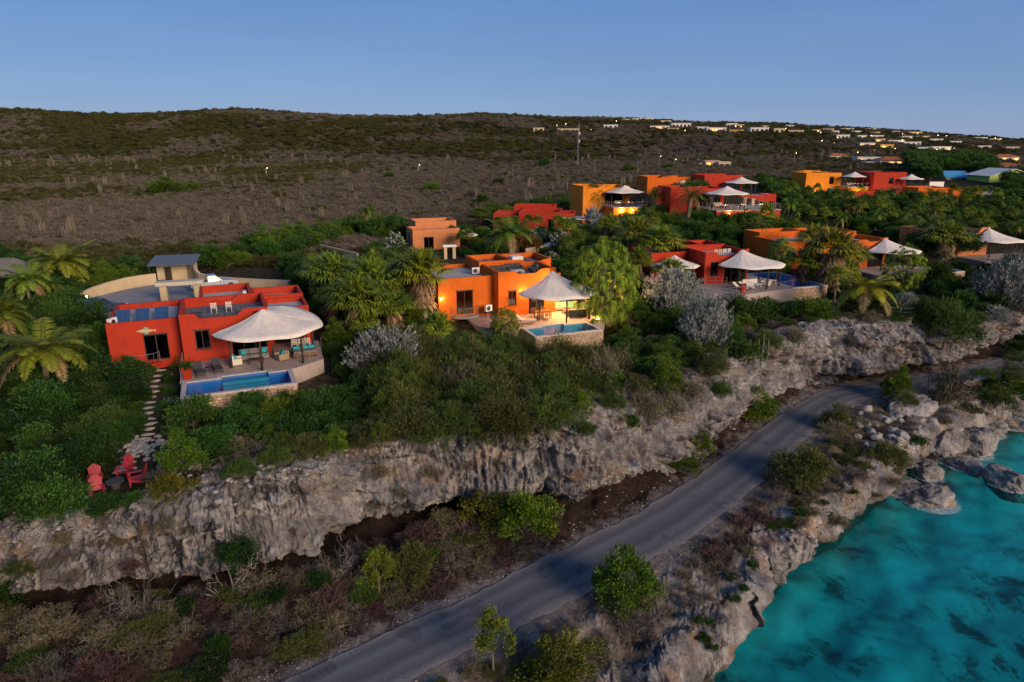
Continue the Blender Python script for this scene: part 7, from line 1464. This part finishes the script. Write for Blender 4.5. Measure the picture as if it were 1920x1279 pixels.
def palapa(label, u, v, z, rx_, ry_, h0, h1, deg=0):
    q = up(u, v, z); r_ = thing('thatched_hut', label, 'hut', q, math.radians(deg)); n_ = 28; V = []; rng2 = random.Random(3)
    for k in range(6):
        f = k / 5
        for i in range(n_):
            a = 2 * math.pi * i / n_; jr = 1 + rng2.uniform(-.02, .03) * f; V.append((rx_ * max(f, .02) * jr * math.cos(a) + (.35 * rx_ * (1 - f) * (1 if math.cos(a) > 0 else -1)), ry_ * max(f, .02) * jr * math.sin(a), h1 - (h1 - h0) * f ** 1.25 + rng2.uniform(-.06, .06)))
    F = [(k * n_ + i, k * n_ + (i + 1) % n_, (k + 1) * n_ + (i + 1) % n_, (k + 1) * n_ + i) for k in range(5) for i in range(n_)] + [tuple(range(n_))[::-1]]
    m = MB(); m.add(V, F); m.build('thatch_roof', M['thatch'], r_, smooth=True)
    for i in range(6): a = 2 * math.pi * i / 6 + .3; MB().tube([(rx_ * .8 * math.cos(a), ry_ * .8 * math.sin(a), -.5), (rx_ * .8 * math.cos(a), ry_ * .8 * math.sin(a), h0 + .55 * (h1 - h0))], .09, 7).build('post', M['wood'], r_)
    return r_
palapa('large grey thatched hut roof at the edge of the left garden', 8, 548, 12.0, 4.6, 3.2, 2.2, 4.0, 10); palapa('small grey thatched roof in the gardens behind the huge screw pine', 1190, 440, 12.6, 2.6, 2.0, 1.7, 3.2, 5)
# ---------------------------------------------------------------- cars
def car(label, p, deg, paint, kind='suv'):
    r_ = thing('car' if kind != 'pickup' else 'pickup_truck', label, 'car' if kind != 'pickup' else 'pickup', p, math.radians(deg)); Lh, Wd = (2.6, .92) if kind == 'pickup' else (2.2, .88)
    prof = [(-Lh, .45), (-Lh, .98), (-.75, .98), (-.75, 1.0), (.9, 1.02), (1.5, .98), (Lh - .1, .86), (Lh, .62), (Lh, .42)] if kind == 'pickup' else [(-Lh, .42), (-Lh, .95), (-1.9, 1.02), (.8, 1.0), (1.4, .96), (Lh - .15, .80), (Lh, .60), (Lh, .40)]
    n_ = len(prof); m = MB(); m.add([(x, -Wd, z) for x, z in prof] + [(x, Wd, z) for x, z in prof], [tuple(range(n_)), tuple(range(2 * n_ - 1, n_ - 1, -1))] + [(i, n_ + i, n_ + (i + 1) % n_, (i + 1) % n_) for i in range(n_)]); m.build('body', paint, r_, bevel=.05)
    c0, c1 = (-.75, .95) if kind == 'pickup' else (-2.0, .85); top0, top1 = (c0 + .12, c1 - .75); zt_ = 1.62
    m = MB(); m.add([(c0, -Wd + .05, 1.0), (c1, -Wd + .05, 1.0), (c1, Wd - .05, 1.0), (c0, Wd - .05, 1.0), (top0, -Wd + .2, zt_), (top1, -Wd + .2, zt_), (top1, Wd - .2, zt_), (top0, Wd - .2, zt_)], [(0, 1, 5, 4), (1, 2, 6, 5), (2, 3, 7, 6), (3, 0, 4, 7), (4, 5, 6, 7)]); m.build('cabin', M['carglass'], r_)
    MB().cbox(((top0 + top1) / 2, 0, zt_ + .02), (top1 - top0 + .12, 2 * Wd - .34, .05)).build('roof', paint, r_, bevel=.015)
    for sy in (-1, 1):
        for x_ in (c0 + .08, (c0 + c1) / 2 - .2): MB().cbox((x_ + .03, sy * (Wd - .12), 1.3), (.09, .05, .66), Matrix.Rotation(sy * .24, 3, 'X')).build('pillar', paint, r_)
        MB().box(Lh - .06, Lh + .012, sy * .72 - .14, sy * .72 + .14, .62, .76).build('headlight', M['white'], r_)
        MB().box(c1 - .35, c1 - .2, min(sy * Wd, sy * (Wd + .16)), max(sy * Wd, sy * (Wd + .16)), 1.0, 1.12).build('mirror', paint, r_)
        for x_ in (-Lh + .85, Lh - .85):
            w_ = MB().tube([(x_, sy * (Wd - .20), .36), (x_, sy * (Wd + .02), .36)], .36, 16).build('wheel', M['tyre'], r_); MB().tube([(x_, sy * (Wd + .021), .36), (x_, sy * (Wd + .035), .36)], .2, 12).build('rim', M['steel'], w_)
    if kind == 'pickup': MB().box(-Lh + .1, -.85, -Wd + .1, Wd - .1, .984, .99).build('load_bed', M['tyre'], r_)
    return r_
M['carglass'] = pmat('car_glass', (.02, .025, .03), .08, .05, 3, 0, 1, .7); M['tyre'] = pmat('rubber', (.02, .02, .02), .9, .1, 5, 0, 1)
M['silver'] = pmat('silver_paint', (.42, .45, .50), .3, .03, 3, 0, 1, .6, .3); M['whitecar'] = pmat('white_car_paint', (.72, .73, .75), .3, .03, 3, 0, 1, .6); M['bluecar'] = pmat('dark_blue_paint', (.03, .05, .10), .3, .03, 3, 0, 1, .6)
car('silver pickup truck parked behind the red villa', (lambda q: (q.x, q.y, ZD))(up(402, 541, ZD)), 32, M['silver'], 'pickup'); car('white car parked in the drive behind the huge screw pine', (lambda q: (q.x, q.y, drop(q.x, q.y)))(up(1046, 466, 12.2)), 200, M['whitecar'])
car('dark blue car parked at the end of the curved driveway', (lambda q: (q.x, q.y, ZD))(up(192, 588, ZD)), 60, M['bluecar'])
# ---------------------------------------------------------------- far village
M['farwhite'] = pmat('far_white_walls', (.66, .63, .57), .85, .08, .5, 0, 1); M['farcream'] = pmat('far_cream_walls', (.58, .46, .29), .85, .08, .5, 0, 1); M['farocre'] = pmat('far_ochre_walls', (.62, .36, .08), .85, .08, .5, 0, 1); M['farpink'] = pmat('far_pink_walls', (.55, .33, .24), .85, .08, .5, 0, 1)
def far_house(u, v, wpx, hpx, wall='farwhite', roof='flat', lit=0, label=None, group='houses on the far hillside', levels=1, wing=False):
    q = ground(u, v); d = depth_of(q); w_ = wpx * d / F_PX; h_ = max(2.6, hpx * d / F_PX * .95); dp = max(5, w_ * .55)
    r_ = thing('house', label or ('far %s house with %s roof on the hillside' % ({'farwhite': 'white', 'farcream': 'cream', 'farocre': 'ochre', 'farpink': 'pink'}[wall], {'flat': 'flat', 'hip': 'red tiled'}[roof])), 'house', (q.x - w_ / 2, q.y, q.z), 0, None if label else group)
    hw = h_ * (.62 if roof == 'hip' else 1); MB().box(0, w_, 0, dp, -3, hw).build('wall', M[wall], r_)
    if wing: MB().box(-w_ * .35, -.01, 1.5, dp * .9, -3, hw * .62).build('wing', M[wall], r_); MB().box(-w_ * .37, -.02, 1.2, dp * .92, hw * .62 + .003, hw * .62 + .3).build('wing_roof', M[wall], r_)
    if roof == 'hip':
        o_ = .05 * w_; m = MB(); m.add([(-o_, -o_, hw), (w_ + o_, -o_, hw), (w_ + o_, dp + o_, hw), (-o_, dp + o_, hw), (w_ * .28, dp / 2, h_), (w_ * .72, dp / 2, h_)], [(0, 1, 5, 4), (1, 2, 5), (2, 3, 4, 5), (3, 0, 4), (3, 2, 1, 0)]); m.build('roof', M['tileroof'], r_)
    else: MB().box(-.3, w_ + .3, -.3, dp + .3, hw + .003, hw + .35).build('roof', M[wall], r_)
    rr = random.Random(int(u * 31 + v)); n_ = max(2, int(w_ / 3.2)); lv = 2 if hw > 5.2 else 1
    for j in range(lv):
        for k in range(n_):
            x_ = (k + .5) * w_ / n_; z0 = hw * (j + .28) / lv; z1 = hw * (j + .78) / lv
            MB().box(x_ - w_ / n_ * .27, x_ + w_ / n_ * .27, -.06, .05, z0, z1).build('window', M['litpane'] if rr.random() < lit else M['carglass'], r_)
    return r_
FH = [(1145, 242, 26, 7, 'farwhite', 'flat'), (1066, 249, 40, 7, 'farcream', 'flat'), (1172, 229, 16, 4, 'farwhite', 'flat'), (1190, 228, 14, 4, 'farwhite', 'flat'), (1212, 228, 24, 6, 'farwhite', 'flat'), (1237, 243, 36, 6, 'farwhite', 'flat'), (1248, 233, 20, 6, 'farcream', 'flat'), (1277, 241, 36, 9, 'farwhite', 'flat'), (1262, 247, 20, 6, 'farcream', 'flat'), (1318, 246, 20, 7, 'farwhite', 'flat'), (1343, 248, 36, 8, 'farwhite', 'flat'), (1372, 240, 20, 8, 'farwhite', 'flat'), (1386, 241, 18, 7, 'farcream', 'flat'), (1381, 251, 26, 7, 'farocre', 'flat'), (1424, 250, 34, 10, 'farwhite', 'flat'), (1434, 242, 14, 5, 'farcream', 'flat'), (1461, 251, 20, 9, 'farcream', 'flat'), (1480, 241, 16, 5, 'farwhite', 'flat'), (1492, 252, 28, 7, 'farcream', 'flat'), (1552, 248, 22, 4, 'farcream', 'flat'), (1588, 247, 24, 5, 'farwhite', 'flat'), (1580, 263, 24, 9, 'farwhite', 'flat'), (1630, 247, 24, 5, 'farwhite', 'flat'), (1616, 261, 16, 5, 'farwhite', 'flat'), (1645, 261, 22, 6, 'farwhite', 'flat'), (1680, 271, 30, 7, 'farwhite', 'flat'), (1662, 281, 24, 9, 'farocre', 'flat'), (1626, 276, 28, 6, 'farwhite', 'flat'), (1708, 274, 36, 5, 'farwhite', 'flat'), (1733, 285, 24, 7, 'farwhite', 'flat'), (1762, 285, 40, 9, 'farwhite', 'flat'), (1766, 253, 22, 6, 'farwhite', 'flat'), (1715, 254, 26, 6, 'farcream', 'flat'), (1675, 252, 22, 5, 'farwhite', 'flat'), (1700, 262, 20, 5, 'farwhite', 'flat'), (1730, 262, 24, 5, 'farcream', 'flat'), (1755, 268, 24, 5, 'farwhite', 'flat'), (1802, 259, 22, 5, 'farcream', 'hip'), (1838, 263, 26, 5, 'farwhite', 'flat'), (1866, 266, 22, 5, 'farcream', 'flat'), (1640, 254, 18, 5, 'farcream', 'flat'), (1605, 252, 18, 5, 'farwhite', 'flat'), (1690, 257, 18, 4, 'farwhite', 'hip'), (1650, 268, 18, 5, 'farcream', 'flat'), (1790, 272, 24, 5, 'farwhite', 'flat'), (1815, 276, 20, 5, 'farcream', 'hip'), (1845, 281, 24, 6, 'farwhite', 'flat'), (1010, 247, 20, 5, 'farcream', 'flat'), (1895, 283, 30, 6, 'farcream', 'flat'), (1565, 252, 16, 4, 'farwhite', 'flat'), (1530, 250, 14, 4, 'farcream', 'flat')]
for a in FH: far_house(*a, lit=.3)
far_house(1572, 301, 34, 13, 'farwhite', 'hip', .1, 'white cottage with red tiled roof alone in the scrub'); far_house(1678, 312, 58, 18, 'farwhite', 'hip', .15, 'large white two-storey house with orange tiled roof', wing=True); far_house(1628, 307, 42, 11, 'farwhite', 'flat', .1, 'long white house left of the two-storey house'); far_house(1730, 299, 40, 11, 'farcream', 'flat', .2, 'cream house with flat roof above the village trees'); far_house(1822, 306, 44, 16, 'farwhite', 'flat', .15, 'white house with balconies behind the blue roof'); far_house(1856, 302, 30, 12, 'farpink', 'hip', .1, 'pink house with red tiled roof in the village'); far_house(1888, 303, 44, 14, 'farwhite', 'hip', .1, 'broad white house at the edge of the village'); far_house(1888, 318, 64, 12, 'farcream', 'hip', .1, 'long cream house with orange tiled roof behind the lime green house'); far_house(1335, 314, 26, 11, 'farpink', 'flat', .2, 'small pink house standing in the dry scrub', wing=True); far_house(1358, 316, 22, 6, 'farcream', 'flat', .1, 'low cream outbuilding beside the small pink house')
def street_lamp(u, v, hpx, label, group, lit=True):
    q = ground(u, v); d = depth_of(q); h_ = hpx * d / F_PX * .97; k = d / 300; r_ = thing('street_lamp', label, 'street lamp', q, 0, group); MB().tube([(0, 0, -.5), (0, 0, h_)], [.09 * max(1, k * 1.2), .06 * max(1, k)], 6).build('pole', M['steel'], r_)
    MB().tube([(0, 0, h_), (.6, 0, h_ + .15)], .05 * max(1, k), 5).build('arm', M['steel'], r_)
    if lit: bmx = MB(); s_ = .13 * max(1, k); bmx.cbox((.6, -.02, h_ + .08), (s_ * 1.6, s_ * 1.2, s_)); bmx.build('lamp_head', M['bulb_far'], r_)
    return r_
for u, v, h_, lab in [(500, 332, 16, 'lone lit lamp post far out in the dry scrub'), (785, 326, 16, 'lit lamp post in the middle of the dry scrub'), (1235, 318, 24, 'lamp post behind the orange house'), (1264, 314, 14, 'lit lamp post near the small pink house'), (1488, 312, 24, 'lit lamp post at the edge of the village')]: street_lamp(u, v, h_, lab, None)
rg = random.Random(9)
for i in range(30):
    u, v = (rg.uniform(1040, 1520), rg.uniform(229, 252)) if i < 10 else (rg.uniform(1530, 1910), rg.uniform(250, 296)); v = max(v, 226 + max(0, u - 1100) * .045 + 4); street_lamp(u, v, 5, 'tiny lit street lamp in the far village', 'street lamps of the far village')
tq_ = ground(1083, 314); td = depth_of(tq_); th_ = 76 * td / F_PX; tw = thing('radio_mast', 'thin lattice radio mast rising from the scrub', 'mast', tq_)
for a in range(3): c_, s_ = .55 * math.cos(a * 2.094), .55 * math.sin(a * 2.094); MB().tube([(c_, s_, -1), (c_ * .6, s_ * .6, th_)], .045, 5).build('leg', M['steel'], tw)
m = MB()
for k in range(22):
    z0, z1 = th_ * k / 22, th_ * (k + 1) / 22; f0, f1 = 1 - .4 * k / 22, 1 - .4 * (k + 1) / 22
    for a in range(3): b_ = (a + 1) % 3; m.tube([(.55 * f0 * math.cos(a * 2.094), .55 * f0 * math.sin(a * 2.094), z0), (.55 * f1 * math.cos(b_ * 2.094), .55 * f1 * math.sin(b_ * 2.094), z1)], .04, 4, False)
m.build('bracing', M['steel'], tw); MB().tube([(0, 0, th_ * .98), (0, 0, th_ * 1.08)], .05, 5).build('antenna', M['steel'], tw)
for k in (.62, .8): MB().cbox((.5, -.3, th_ * k), (.5, .3, 1.3)).build('panel_antenna', M['white'], tw)
for u, v, h_ in [(1040, 330, 34), (1115, 330, 30), (962, 334, 24), (1195, 330, 26)]:
    q = ground(u, v); d = depth_of(q); hh = h_ * d / F_PX; r_ = thing('utility_pole', 'bare wooden utility pole in the scrub below the radio mast', 'pole', q, 0, 'utility poles in the scrub'); MB().tube([(0, 0, -1), (0, 0, hh)], [.16, .11], 6).build('pole', M['greywood'], r_); MB().cbox((0, 0, hh * .93), (1.6, .12, .14)).build('crossarm', M['greywood'], r_)
# terrace lights standing on the cliff edge railing and mailbox-like posts are too small to show
rail_o = thing('viewing_railing', 'steel railing around the small lookout on the road cliff edge', 'railing', up(1668, 592, 10.2)); railing(rail_o, [(0, 0, 0), (2.0, -.6, 0), (3.2, .6, 0)], rails=(1.0, .5)); MB().prism([(-.2, .2), (2, -.8), (3.5, .8), (1.0, 2.0)], -.8, -.01).build('lookout_slab', M['deck'], rail_o)
